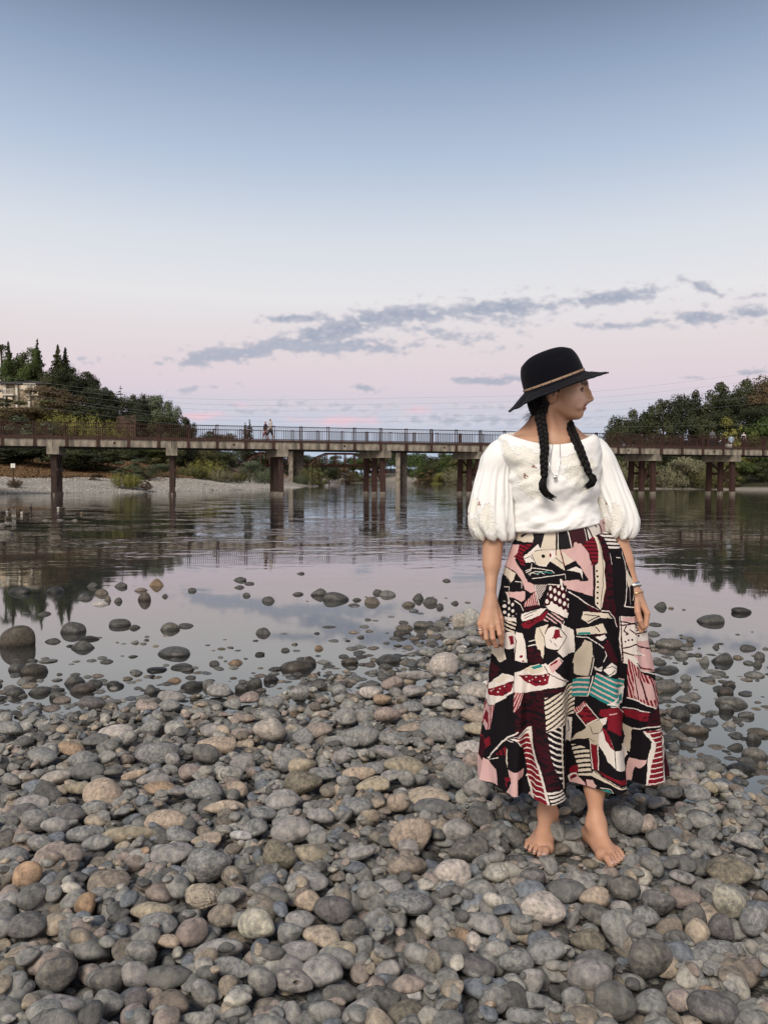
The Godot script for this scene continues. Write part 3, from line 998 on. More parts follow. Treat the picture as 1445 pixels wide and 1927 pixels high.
	tree("bush1", 1445, 840, 912, 112, 7.5, "dark", "bank_bush", "bush", "dark bush beside the last bent at the waterline")
	tree("bush0", 1155, 862, 917, 122, 5.5, "olive", "bank_bush", "bush", "olive willow at the waterline next to the blouse sleeve")
	tree("willow0", 1180, 858, 917, 121, 6.0, "pale", "bank_bush", "bush", "pale willow at the waterline just short of the sixth bent")
	tree("bush1", 1215, 862, 917, 119, 6.0, "olive", "bank_bush", "bush", "olive bush directly behind the sixth bent")
	tree("willow1", 1262, 860, 917, 116, 6.5, "pale", "bank_bush", "bush", "pale broad willow between the last two bents, nearer the sixth")
	tree("bush0", 1298, 858, 918, 114, 6.5, "pale", "bank_bush", "bush", "pale tan willow in the middle between the last two bents")
	tree("willow0", 1330, 866, 918, 112, 5.5, "olive", "bank_bush", "bush", "olive willow between the last two bents, nearer the last")
	tree("bush1", 1365, 868, 918, 111, 5.0, "olive", "bank_bush", "bush", "olive bush standing behind the last bent")
	tree("bush0", 1400, 866, 918, 112, 5.2, "green", "bank_bush", "bush", "green bush just past the last bent")
	tree("bush1", 1110, 862, 916, 140, 8.0, "olive", "bank_bush", "bush", "olive bush behind the woman's raised shoulder line")
	tree("broad2", 1100, 852, 900, 170, 9.0, "dark", "far_tree", "tree", "dark tree behind the blouse on the far bank")
	tree("broad0", 960, 854, 911, 200, 11.0, "dark", "far_tree", "tree", "dark tree on the far bank hidden mostly by the sleeve")
	tree("broad1", 910, 853, 911, 205, 10.0, "green", "far_tree", "tree", "green tree on the far bank at the sleeve's outer edge")


func palm(px: float, top: float, foot: float, d: float) -> void:
	var p := at_depth(px, foot, d)
	p.y = far_height(p.x, d)
	var h := at_depth(px, top, d).y - p.y
	var root := base("palm_tree", p)
	tag(root, "tall fan palm at the photo border on the hilltop", "tree")
	var st := begin()
	tube(st, PackedVector3Array([Vector3.ZERO, Vector3(0.1, h * 0.5, 0), Vector3(0, h - 1.0, 0)]), PackedFloat32Array([0.24, 0.17, 0.16]), 8)
	mi(done(st), M.bark, "trunk", root)
	var r := RandomNumberGenerator.new()
	r.seed = 4
	var pos := PackedVector3Array()
	var nor := PackedVector3Array()
	for k in 60:
		var n := ball(r)
		for q in 14:
			var f := (q + 1) / 14.0
			pos.append(Vector3(0, h - 1.1, 0) + n * Vector3(1.5, 1.15, 1.5) * f + Vector3.DOWN * 0.5 * f * f)
			nor.append(n)
	mi(leaf_mesh(9, pos, nor, 0.13), M.dark, "crown", root)


# ---------------------------------------------------------------- the house, the wires, birds, sign, people on the bridge
func house() -> void:
	var d := 124.0
	var px := d / F
	var p := at_depth(40, 760, d)
	var root := base("hillside_house", Vector3(p.x, 0, -d))
	tag(root, "long cream house with low grey roof and balconies on the wooded hill", "house")
	var cream := worn(Color(0.42, 0.34, 0.24), M.mott, M.grain, 4.0, 0.2)
	var white := mat(Color(0.62, 0.58, 0.50))
	var roofm := worn(Color(0.075, 0.068, 0.070), M.mott, M.grain, 1.5, 0.6)
	var glass := mat(Color(0.10, 0.10, 0.10), 0.05)
	glass.metallic = 0.75
	glass.albedo_color = Color(0.8, 0.76, 0.68)
	var top := at_depth(40, 722.5, d).y
	var mid := at_depth(40, 734.5, d).y
	var low := at_depth(40, 758.0, d).y - 3.0
	var st := begin()
	box_at(st, Vector3(-3.6, (top + low) * 0.5, -4.0), Vector3(15.0, top - low, 8.0))
	mi(done(st), cream, "wall", root)
	st = begin()
	var e := 0.9
	var xl := -11.9
	var xr := 5.2
	quad(st, Vector3(xl, top, e), Vector3(xr, top, e), Vector3(xr - 0.8, top + 0.95, -4.0), Vector3(xl + 0.8, top + 0.95, -4.0))
	quad(st, Vector3(xr, top, -9.0), Vector3(xl, top, -9.0), Vector3(xl + 0.8, top + 0.95, -4.0), Vector3(xr - 0.8, top + 0.95, -4.0))
	for s in [-1, 1]:
		var xx := xr if s > 0 else xl
		st.add_vertex(Vector3(xx, top, -9.0 if s > 0 else e))
		st.add_vertex(Vector3(xx - 0.8 * s, top + 0.95, -4.0))
		st.add_vertex(Vector3(xx, top, e if s > 0 else -9.0))
	box_at(st, Vector3((xl + xr) * 0.5, top - 0.06, -4.05), Vector3(xr - xl, 0.12, 9.9))
	var rf := mi(done(st), roofm, "roof", root)
	st = begin()
	box_at(st, Vector3(3.7, top + 1.0, -3.0), Vector3(0.55, 1.1, 0.55))
	mi(done(st), M.rust, "chimney", rf)
	for q in [[-3, 12, 724, 733], [30, 38, 723.5, 731.5], [40, 52, 724, 732], [55, 60, 724, 731], [62, 72, 724, 732], [58, 65, 736, 744], [66, 73, 736, 744], [16, 24, 747, 756], [-4, 6, 738, 748]]:
		var a := at_depth(q[0], q[3], d)
		var b := at_depth(q[1], q[2], d)
		var c := (a + b) * 0.5
		st = begin()
		box_at(st, Vector3(c.x - p.x, c.y, 0.03), Vector3(b.x - a.x + 0.16, b.y - a.y + 0.16, 0.08))
		var w := mi(done(st), white, "window", root)
		st = begin()
		box_at(st, Vector3(c.x - p.x, c.y, 0.075), Vector3(b.x - a.x, b.y - a.y, 0.02))
		mi(done(st), glass, "pane", w)
	for q in [[-8, 10, 735.0], [53, 75, 734.5], [13, 34, 744.5]]:
		var a := at_depth(q[0], q[2], d)
		var b := at_depth(q[1], q[2], d)
		st = begin()
		box_at(st, Vector3((a.x + b.x) * 0.5 - p.x, a.y, 0.75), Vector3(b.x - a.x, 0.22, 1.5))
		box_at(st, Vector3((a.x + b.x) * 0.5 - p.x, a.y + 0.9, 1.45), Vector3(b.x - a.x, 0.07, 0.07))
		for k in 9:
			box_at(st, Vector3(lerpf(a.x, b.x, k / 8.0) - p.x, a.y + 0.5, 1.45), Vector3(0.05, 0.85, 0.05))
		mi(done(st), white, "balcony", root)
	for x in [12.0, 34.0, 57.0]:
		var a := at_depth(x, 740, d)
		st = begin()
		box_at(st, Vector3(a.x - p.x, (top + low) * 0.5, 0.25), Vector3(0.32, top - low, 0.32))
		mi(done(st), white, "pillar", root)


func wires() -> void:
	var m := mat(Color(0.22, 0.22, 0.23), 0.5)
	var rows := [[[-60, 700], [225, 738], [420, 752], [760, 749], [1130, 736], [1500, 690], "topmost power line, dipping from the hill towards the far bank"],
		[[-60, 708], [225, 746], [420, 762], [760, 760], [1130, 748], [1500, 706], "power line second from the top over the bridge"],
		[[-60, 716], [225, 755], [420, 772], [760, 771], [1130, 759], [1500, 722], "power line third from the top, just over the middle"],
		[[-60, 724], [246, 770], [420, 783], [760, 784], [1130, 773], [1500, 738], "power line fourth from the top, crossing the pink cloud spots"],
		[[-60, 732], [246, 775], [420, 791], [760, 793], [1130, 784], [1500, 752], "power line second from the bottom over the walking couple"],
		[[-60, 749], [156, 777], [359, 800], [640, 808], [960, 807], [1500, 797], "lowest power line, almost touching the bridge rail"]]
	for r in rows:
		var c := Curve3D.new()
		for k in 6:
			var px: float = r[k][0]
			var dd := lerpf(66.0, 84.0, px / 1445.0)
			c.add_point(at_depth(px, r[k][1], dd))
		for k in range(1, 5):
			var t := (c.get_point_position(k + 1) - c.get_point_position(k - 1)) / 6.0
			c.set_point_in(k, -t)
			c.set_point_out(k, t)
		c.bake_interval = 2.0
		var st := begin()
		tube(st, c.get_baked_points(), PackedFloat32Array([0.0065]), 5)
		tag(mi(done(st), m, "power_line"), r[6], "power line")


func waterfowl(px: float, py: float, long: float, turn: float, upright: bool, pale: bool, label: String) -> void:
	var p := on_level(px, py, 0.0)
	var root := base("duck", p, turn)
	tag(root, label, "duck", "")
	var f := Field.new()
	var k := long * 0.68 / 0.5
	f.cap(Vector3(-0.16, 0.06, 0) * k, Vector3(0.12, 0.05, 0) * k, 0.085 * k, 0.10 * k, 0.05 * k)
	f.cap(Vector3(-0.16, 0.08, 0) * k, Vector3(-0.30, 0.12, 0) * k, 0.05 * k, 0.015 * k, 0.05 * k)
	var hd := Vector3(0.24, 0.34 if upright else 0.24, 0) * k
	f.cap(Vector3(0.15, 0.08, 0) * k, hd, 0.055 * k, 0.036 * k, 0.05 * k)
	f.egg(hd + Vector3(0.02, 0.01, 0) * k, Vector3(0.06, 0.048, 0.045) * k, 0.02 * k)
	f.cap(hd + Vector3(0.06, 0, 0) * k, hd + Vector3(0.13, -0.015, 0) * k, 0.020 * k, 0.012 * k, 0.01 * k)
	var s := Hide.new()
	s.net(f, Vector3(-0.36, -0.10, -0.16) * k, Vector3(0.44, 0.45, 0.16) * k, 0.018 * k)
	var col := PackedColorArray()
	for v in s.V:
		var c := Color(0.05, 0.038, 0.03)
		if v.x > 0.05 * k and v.x < 0.30 * k and v.y < 0.16 * k:
			c = Color(0.34, 0.32, 0.29) if pale else Color(0.14, 0.11, 0.085)
		if v.y > hd.y - 0.05 * k:
			c = Color(0.018, 0.018, 0.02)
		if v.x > hd.x + 0.075 * k:
			c = Color(0.2, 0.14, 0.04)
		col.append(c)
	mi(s.mesh(col), M.vertex, "body", root)
	var w := Field.new()
	for z in [-1, 1]:
		w.egg(Vector3(-0.06, 0.085, 0.085 * z) * k, Vector3(0.17, 0.055, 0.03) * k, 0.01)
	var s2 := Hide.new()
	s2.net(w, Vector3(-0.26, 0.0, -0.14) * k, Vector3(0.14, 0.16, 0.14) * k, 0.018 * k)
	mi(s2.mesh(), M.wing, "wings", root)


func birds_and_small_things() -> void:
	M.vertex = mat(Color.WHITE, 0.7)
	M.vertex.vertex_color_use_as_albedo = true
	M.wing = mat(Color(0.04, 0.032, 0.027))
	waterfowl(47, 968, 0.46, PI, false, true, "dark duck with a white breast swimming before the first pier's reflection")
	waterfowl(115, 959, 0.50, PI, false, true, "black and white duck swimming past the reflection of the first pier")
	waterfowl(59, 956, 0.36, 1.9, true, false, "small brown duck holding its head high behind the white-breasted duck")
	waterfowl(150, 968, 0.42, 0.2, false, false, "brown duck trailing a bright ripple, farthest out from the hill shore")
	waterfowl(9, 966, 0.44, 0.6, false, true, "dark duck at the photo border on the shaded water")
	waterfowl(16, 977, 0.42, 2.6, false, false, "brown duck floating just before the duck at the photo border")
	# the sign on the gravel
	var d := 70.0
	var f := at_depth(25.5, 896, d)
	f.y = far_height(f.x, d)
	var ty := at_depth(25.5, 872.5, d).y
	var root := base("notice_sign", Vector3(f.x, f.y, -d))
	tag(root, "small blank-looking white notice sign on a brown post on the gravel shore", "sign")
	var st := begin()
	box_at(st, Vector3(0, (ty - f.y) * 0.5 - 0.1, -0.03), Vector3(0.11, ty - f.y + 0.2, 0.06))
	mi(done(st), M.bark, "post", root)
	st = begin()
	box_at(st, Vector3(0, ty - 0.18 - f.y, 0.01), Vector3(0.40, 0.38, 0.02))
	var pl := mi(done(st), mat(Color(0.78, 0.76, 0.70)), "sign_plate", root)
	st = begin()
	for k in 3:
		box_at(st, Vector3(0, ty - 0.10 - f.y - 0.075 * k, 0.022), Vector3(0.26 - 0.05 * k, 0.018, 0.004))
	stuff(mi(done(st), mat(Color(0.45, 0.43, 0.40)), "faded_lettering", pl))
	tree("willow1", 30, 898, 915, 68, 1.5, "dry", "dry_clump", "bush", "dark dry clump standing alone on the gravel under the white sign")
	# a red earth cutting on the hillside
	var q := at_depth(246, 802, 116.0)
	st = begin()
	box(st, Transform3D(Basis(Vector3.UP, -0.25).rotated(Vector3.RIGHT, -0.12), Vector3(q.x - 0.4, q.y - 0.6, q.z)), Vector3(3.4, 4.2, 1.2))
	tag(mi(done(st), worn(Color(0.10, 0.062, 0.042), M.mott, M.grain, 1.2, 2.0), "retaining_wall"), "reddish brown retaining wall on the slope above the rail", "wall")
	# pale ripples of stones breaking the water by the ducks
	var rk := [[87, 980, 0.22], [114, 979, 0.24], [143, 980, 0.22], [12, 1006, 0.45], [16, 985, 0.28], [4, 988, 0.26]]
	var words := ["pale rock nearest the first pier's reflection among the ducks", "pale rock in the middle of the first pier's reflection", "pale rock under the brown duck with the bright ripple", "largest pale rock among the ducks at the photo border",
		"low pale rock behind the largest rock among the ducks", "grey rock half out of the photo by the ducks"]
	for k in rk.size():
		var r: Array = rk[k]
		var pp := on_level(r[0], r[1], 0.0)
		var m := mi(stone_mesh(700 + k, 2, 0.8), M.rockpale, "shoal_rock", self, pp)
		m.scale = Vector3(r[2] * 0.5, r[2] * 0.22, r[2] * 0.4)
		tag(m, words[k], "rock", "pale rocks among the ducks")


func walker(px: float, back: float, tall: float, turn: float, stride: float, shirt: Color, legs: Color, shorts: bool, hair: Color, label: String, sit := false) -> Node3D:
	var p := on_bridge(along(px), back, 4.42)
	# keep the same column of the photo at that depth behind the rail
	for it in 4:
		var tt := along(px)
		p = on_bridge(tt, back, 4.42)
		var want := at_depth(px, 800, -p.z).x
		p.x = want
	var root := base("person", p, turn)
	tag(root, label, "person")
	var h := tall / 1.75
	var f := Field.new()
	f.egg(Vector3(0, 1.63, 0.01) * h, Vector3(0.075, 0.11, 0.09) * h, 0.02)
	f.cap(Vector3(0, 1.53, 0) * h, Vector3(0, 1.42, 0) * h, 0.05 * h, 0.06 * h, 0.04)
	f.cap(Vector3(0, 1.36, 0) * h, Vector3(0, 0.98, 0) * h, 0.15 * h, 0.13 * h, 0.06)
	f.cap(Vector3(-0.16, 1.40, 0) * h, Vector3(0.16, 1.40, 0) * h, 0.06 * h, 0.06 * h, 0.05)
	for s in [-1.0, 1.0]:
		var k: float = s * stride
		var hip := Vector3(0.085 * s, 0.92, 0) * h
		var knee := Vector3(0.09 * s, 0.50, 0.22 * k + 0.03) * h
		var foot := Vector3(0.09 * s, 0.07, 0.30 * k - (0.12 if k < 0 else 0.0)) * h
		if sit:
			knee = Vector3(0.10 * s, 0.52, 0.36) * h
			foot = Vector3(0.10 * s, 0.07, 0.34) * h
			hip.y = 0.55 * h
		f.cap(hip, knee, 0.085 * h, 0.055 * h, 0.04)
		f.cap(knee, foot, 0.052 * h, 0.036 * h, 0.02)
		f.cap(foot + Vector3(0, -0.03, -0.03) * h, foot + Vector3(0, -0.04, 0.15) * h, 0.035 * h, 0.028 * h, 0.03)
		var elbow := Vector3(0.23 * s, 1.13, -0.10 * k) * h
		f.cap(Vector3(0.18 * s, 1.40, 0) * h, elbow, 0.05 * h, 0.04 * h, 0.03)
		f.cap(elbow, elbow + Vector3(0.01 * s, -0.22, 0.10) * h, 0.038 * h, 0.028 * h, 0.02)
		f.egg(elbow + Vector3(0.01 * s, -0.30, 0.13) * h, Vector3(0.03, 0.06, 0.035) * h, 0.02)
	var down := 0.37 * h if sit else 0.0
	if sit:
		for i in f.kind.size():
			if f.a[i].y > 0.9 * h:
				f.a[i].y -= down
				if f.kind[i] == 0:
					f.b[i].y -= down if f.b[i].y > 0.6 * h else 0.0
	var sk := Hide.new()
	sk.net(f, Vector3(-0.42, -0.04, -0.55) * h, Vector3(0.42, 1.80, 0.62) * h, 0.035 * h)
	var col := PackedColorArray()
	var top := 1.47 * h - down
	for v in sk.V:
		var c := Color(0.42, 0.25, 0.17)
		if v.y < 0.09 * h:
			c = Color(0.06, 0.055, 0.055)
		if v.y > 1.66 * h - down or (v.y > 1.56 * h - down and v.z < -0.02):
			c = hair
		col.append(c)
	mi(sk.mesh(col), M.vertex, "body", root)
	# clothes: the same body a little fatter, cut at hem and waist
	for part in 2:
		var s2 := Hide.new()
		var fat := Field.new()
		for i in f.kind.size():
			var ka := f.a[i]
			var kb := f.b[i]
			if f.kind[i] == 1:
				continue
			var leg := ka.y < 0.93 * h and absf(ka.x) < 0.12 * h
			if part == 0 and (leg or ka.y < 1.2 * h - down or kb.y > 1.45 * h):
				continue
			if part == 1 and not leg:
				continue
			if part == 1 and shorts and ka.y < 0.6 * h:
				continue
			if part == 1 and ka.y < 0.08 * h:
				continue
			var e := kb
			if part == 1 and not shorts and e.y < 0.2 * h:
				e.y = 0.10 * h
			if part == 0 and absf(ka.x) > 0.17 * h:
				e = ka.lerp(kb, 0.85)
			fat.cap(ka, e, f.ra[i] + 0.022, f.rb[i] + 0.028, 0.05)
		s2.net(fat, Vector3(-0.45, -0.04, -0.6) * h, Vector3(0.45, 1.52, 0.65) * h, 0.035 * h)
		var m := mat(shirt if part == 0 else legs)
		mi(s2.mesh(), m, "shirt" if part == 0 else ("shorts" if shorts else "trousers"), root)
	return root


func walkers() -> void:
	walker(509, 1.1, 1.80, -1.2, 1.0, Color(0.46, 0.42, 0.42), Color(0.02, 0.02, 0.022), true, Color(0.10, 0.07, 0.06), "man in a pale grey shirt and black shorts walking on the bridge")
	walker(500, 1.9, 1.62, -1.1, 0.9, Color(0.035, 0.025, 0.03), Color(0.20, 0.06, 0.05), true, Color(0.03, 0.02, 0.016), "woman in a dark top walking beside the pale-shirted man on the bridge")
	walker(1340, 1.2, 1.72, 2.6, 0.15, Color(0.11, 0.11, 0.12), Color(0.015, 0.015, 0.018), false, Color(0.05, 0.05, 0.05), "man in a grey jacket and black trousers standing alone on the bridge")
	walker(1376, 1.1, 1.62, 2.9, 0.05, Color(0.42, 0.52, 0.60), Color(0.10, 0.04, 0.04), false, Color(0.03, 0.03, 0.03), "person in a pale blue shirt seen from behind on the bridge, by the white box", true)
	walker(1399, 1.3, 1.55, 2.2, 0.2, Color(0.50, 0.46, 0.44), Color(0.05, 0.02, 0.02), false, Color(0.35, 0.33, 0.3), "person in a light top and cap nearest the end of the bridge group")
	var p := on_bridge(along(1375.5), 0.55, 4.42)
	var root := base("picnic_box", p, bridge_node.rotation.y)
	tag(root, "white picnic box set down on the bridge before the blue-shirted person", "box")
	var st := begin()
	box_at(st, Vector3(0, 0.16, 0), Vector3(0.52, 0.30, 0.34))
	mi(done(st), mat(Color(0.72, 0.70, 0.66)), "tub", root)
	st = begin()
	box_at(st, Vector3(0, 0.335, 0), Vector3(0.56, 0.05, 0.38))
	mi(done(st), mat(Color(0.75, 0.72, 0.68)), "lid", root)
	for s in [-1, 1]:
		st = begin()
		tube(st, PackedVector3Array([Vector3(0.265 * s, 0.2, -0.07), Vector3(0.30 * s, 0.2, -0.06), Vector3(0.30 * s, 0.2, 0.06), Vector3(0.265 * s, 0.2, 0.07)]), PackedFloat32Array([0.012]), 6)
		mi(done(st), mat(Color(0.1, 0.1, 0.1)), "handle", root)
	p = on_bridge(along(1364.0), 0.9, 4.42)
	root = base("bicycle_bag", p, 0.4)
	tag(root, "dark bag with a pale flap standing by the rail between two people", "bag")
	st = begin()
	tube(st, PackedVector3Array([Vector3(0, 0.0, 0), Vector3(0, 0.12, 0), Vector3(0, 0.45, 0), Vector3(0, 0.62, 0)]), PackedFloat32Array([0.20, 0.24, 0.22, 0.12]), 10, 0.6)
	mi(done(st), mat(Color(0.03, 0.03, 0.035)), "sack", root)
	st = begin()
	tube(st, PackedVector3Array([Vector3(-0.18, 0.55, 0.02), Vector3(0, 0.70, 0.05), Vector3(0.20, 0.58, 0.04)]), PackedFloat32Array([0.05, 0.075, 0.04]), 8, 0.5)
	mi(done(st), mat(Color(0.5, 0.48, 0.46)), "flap", root)


# ---------------------------------------------------------------- flowing bodies: a field of tapered capsules and ellipsoids, joined smoothly and meshed
class Field:
	var kind := PackedInt32Array()         # 0 capsule, 1 ellipsoid, 2 capsule taken away
	var a := PackedVector3Array()
	var b := PackedVector3Array()          # the other end; or the ellipsoid's three radii
	var ra := PackedFloat32Array()
	var rb := PackedFloat32Array()
	var k := PackedFloat32Array()
	var turn: Array[Basis] = []

	func cap(p: Vector3, q: Vector3, r: float, s: float, soft := 0.02) -> void:
		kind.append(0); a.append(p); b.append(q); ra.append(r); rb.append(s); k.append(soft); turn.append(Basis())

	func egg(c: Vector3, radii: Vector3, soft := 0.02, t := Basis()) -> void:
		kind.append(1); a.append(c); b.append(radii); ra.append(0); rb.append(0); k.append(soft); turn.append(t.inverse())

	func cut(p: Vector3, q: Vector3, r: float, s: float, soft := 0.01) -> void:
		kind.append(2); a.append(p); b.append(q); ra.append(r); rb.append(s); k.append(soft); turn.append(Basis())

	func one(i: int, p: Vector3) -> float:
		if kind[i] == 1:
			var q := turn[i] * (p - a[i])
			var r := b[i]
			var k0 := (q / r).length()
			var k1 := (q / (r * r)).length()
			return k0 * (k0 - 1.0) / maxf(k1, 1e-6)
		var ab := b[i] - a[i]
		var t := clampf((p - a[i]).dot(ab) / maxf(ab.length_squared(), 1e-9), 0.0, 1.0)
		return p.distance_to(a[i] + ab * t) - lerpf(ra[i], rb[i], t)

	func at(p: Vector3, use: PackedInt32Array) -> float:
		var d := 1e3
		for i in use:
			var e := one(i, p)
			var s := k[i]
			if kind[i] == 2:
				var h := maxf(s - absf(-e - d), 0.0) / s
				d = maxf(d, -e) + h * h * s * 0.25
			else:
				var h := maxf(s - absf(d - e), 0.0) / s
				d = minf(d, e) - h * h * s * 0.25
		return d

	func all() -> PackedInt32Array:
		return PackedInt32Array(range(kind.size()))


class Hide:
	var V := PackedVector3Array()
	var N := PackedVector3Array()
	var I := PackedInt32Array()

	func net(f: Field, lo: Vector3, hi: Vector3, cell: float) -> void:
		var size := (hi - lo) / cell
		var nx := int(size.x) + 2
		var ny := int(size.y) + 2
		var nz := int(size.z) + 2
		var g := PackedFloat32Array()
		g.resize(nx * ny * nz)
		g.fill(9e9)
		var vid := PackedInt32Array()
		vid.resize(nx * ny * nz)
		vid.fill(-1)
		var B := 5
		var half := B * cell * 0.87
		var all := f.all()
		var blocks: Array[Vector3i] = []
		var uses: Array[PackedInt32Array] = []
		for bz in range(0, nz - 1, B):
			for by in range(0, ny - 1, B):
				for bx in range(0, nx - 1, B):
					var c := lo + (Vector3(bx, by, bz) + Vector3.ONE * B * 0.5) * cell
					var near := PackedInt32Array()
					var dmin := 1e3
					var ds := PackedFloat32Array()
					for i in all:
						var e := f.one(i, c)
						ds.append(e)
						if f.kind[i] != 2:
							dmin = minf(dmin, e)
					if dmin > half + 0.03:
						continue
					for i in all:
						if ds[i] < maxf(dmin, 0.0) + 2.0 * half + f.k[i] if f.kind[i] != 2 else ds[i] < half + f.k[i]:
							near.append(i)
					if f.at(c, near) < -half * 1.3 - 0.01:
						continue
					blocks.append(Vector3i(bx, by, bz))
					uses.append(near)
					for z in range(bz, mini(bz + B + 1, nz)):
						for y in range(by, mini(by + B + 1, ny)):
							for x in range(bx, mini(bx + B + 1, nx)):
								var id := (z * ny + y) * nx + x
								if g[id] > 8e9:
									g[id] = f.at(lo + Vector3(x, y, z) * cell, near)
		var dx := 1
		var dy := nx
		var dz := nx * ny
		var off := PackedInt32Array([0, dx, dy, dx + dy, dz, dx + dz, dy + dz, dx + dy + dz])
		var edges := PackedInt32Array([0, 1, 2, 3, 4, 5, 6, 7, 0, 2, 1, 3, 4, 6, 5, 7, 0, 4, 1, 5, 2, 6, 3, 7])
		var corner: Array[Vector3] = []
		for q in 8:
			corner.append(Vector3(q & 1, (q >> 1) & 1, q >> 2))
		var made: Array[Vector3i] = []
		for n in blocks.size():
			var bl := blocks[n]
			for z in range(bl.z, mini(bl.z + B, nz - 1)):
				for y in range(bl.y, mini(bl.y + B, ny - 1)):
					for x in range(bl.x, mini(bl.x + B, nx - 1)):
						var id := (z * ny + y) * nx + x
						var inside := 0
						for q in 8:
							if g[id + off[q]] < 0.0:
								inside += 1
						if inside == 0 or inside == 8:
							continue
						var sum := Vector3.ZERO
						var cnt := 0
						for e in range(0, 24, 2):
							var va := g[id + off[edges[e]]]
							var vb := g[id + off[edges[e + 1]]]
							if (va < 0.0) != (vb < 0.0):
								sum += corner[edges[e]].lerp(corner[edges[e + 1]], va / (va - vb))
								cnt += 1
						var p := lo + (Vector3(x, y, z) + sum / cnt) * cell
						vid[id] = V.size()
						V.append(p)
						var h := cell * 0.6
						var u := uses[n]
						var c0 := f.at(p + Vector3(h, -h, -h), u)
						var c1 := f.at(p + Vector3(-h, -h, h), u)
						var c2 := f.at(p + Vector3(-h, h, -h), u)
						var c3 := f.at(p + Vector3(h, h, h), u)
						N.append((Vector3(1, -1, -1) * c0 + Vector3(-1, -1, 1) * c1 + Vector3(-1, 1, -1) * c2 + Vector3(1, 1, 1) * c3).normalized())
						made.append(Vector3i(x, y, z))
		for m in made:
			var id := (m.z * ny + m.y) * nx + m.x
			var s0 := g[id] < 0.0
			if m.y > 0 and m.z > 0 and (g[id + dx] < 0.0) != s0:
				face(vid[id - dy - dz], vid[id - dz], vid[id], vid[id - dy], s0)
			if m.x > 0 and m.z > 0 and (g[id + dy] < 0.0) != s0:
				face(vid[id - dz - dx], vid[id - dx], vid[id], vid[id - dz], s0)
			if m.x > 0 and m.y > 0 and (g[id + dz] < 0.0) != s0:
				face(vid[id - dx - dy], vid[id - dy], vid[id], vid[id - dx], s0)

	func face(a: int, b: int, c: int, d: int, outward: bool) -> void:
		if a < 0 or b < 0 or c < 0 or d < 0:
			return
		if outward:
			I.append_array(PackedInt32Array([a, c, b, a, d, c]))
		else:
			I.append_array(PackedInt32Array([a, b, c, a, c, d]))

	func mesh(colors := PackedColorArray()) -> ArrayMesh:
		var arr := []
		arr.resize(Mesh.ARRAY_MAX)
		arr[Mesh.ARRAY_VERTEX] = V
		arr[Mesh.ARRAY_NORMAL] = N
		arr[Mesh.ARRAY_INDEX] = I
		if colors.size():
			arr[Mesh.ARRAY_COLOR] = colors
		var m := ArrayMesh.new()
		m.add_surface_from_arrays(Mesh.PRIMITIVE_TRIANGLES, arr)
		return m


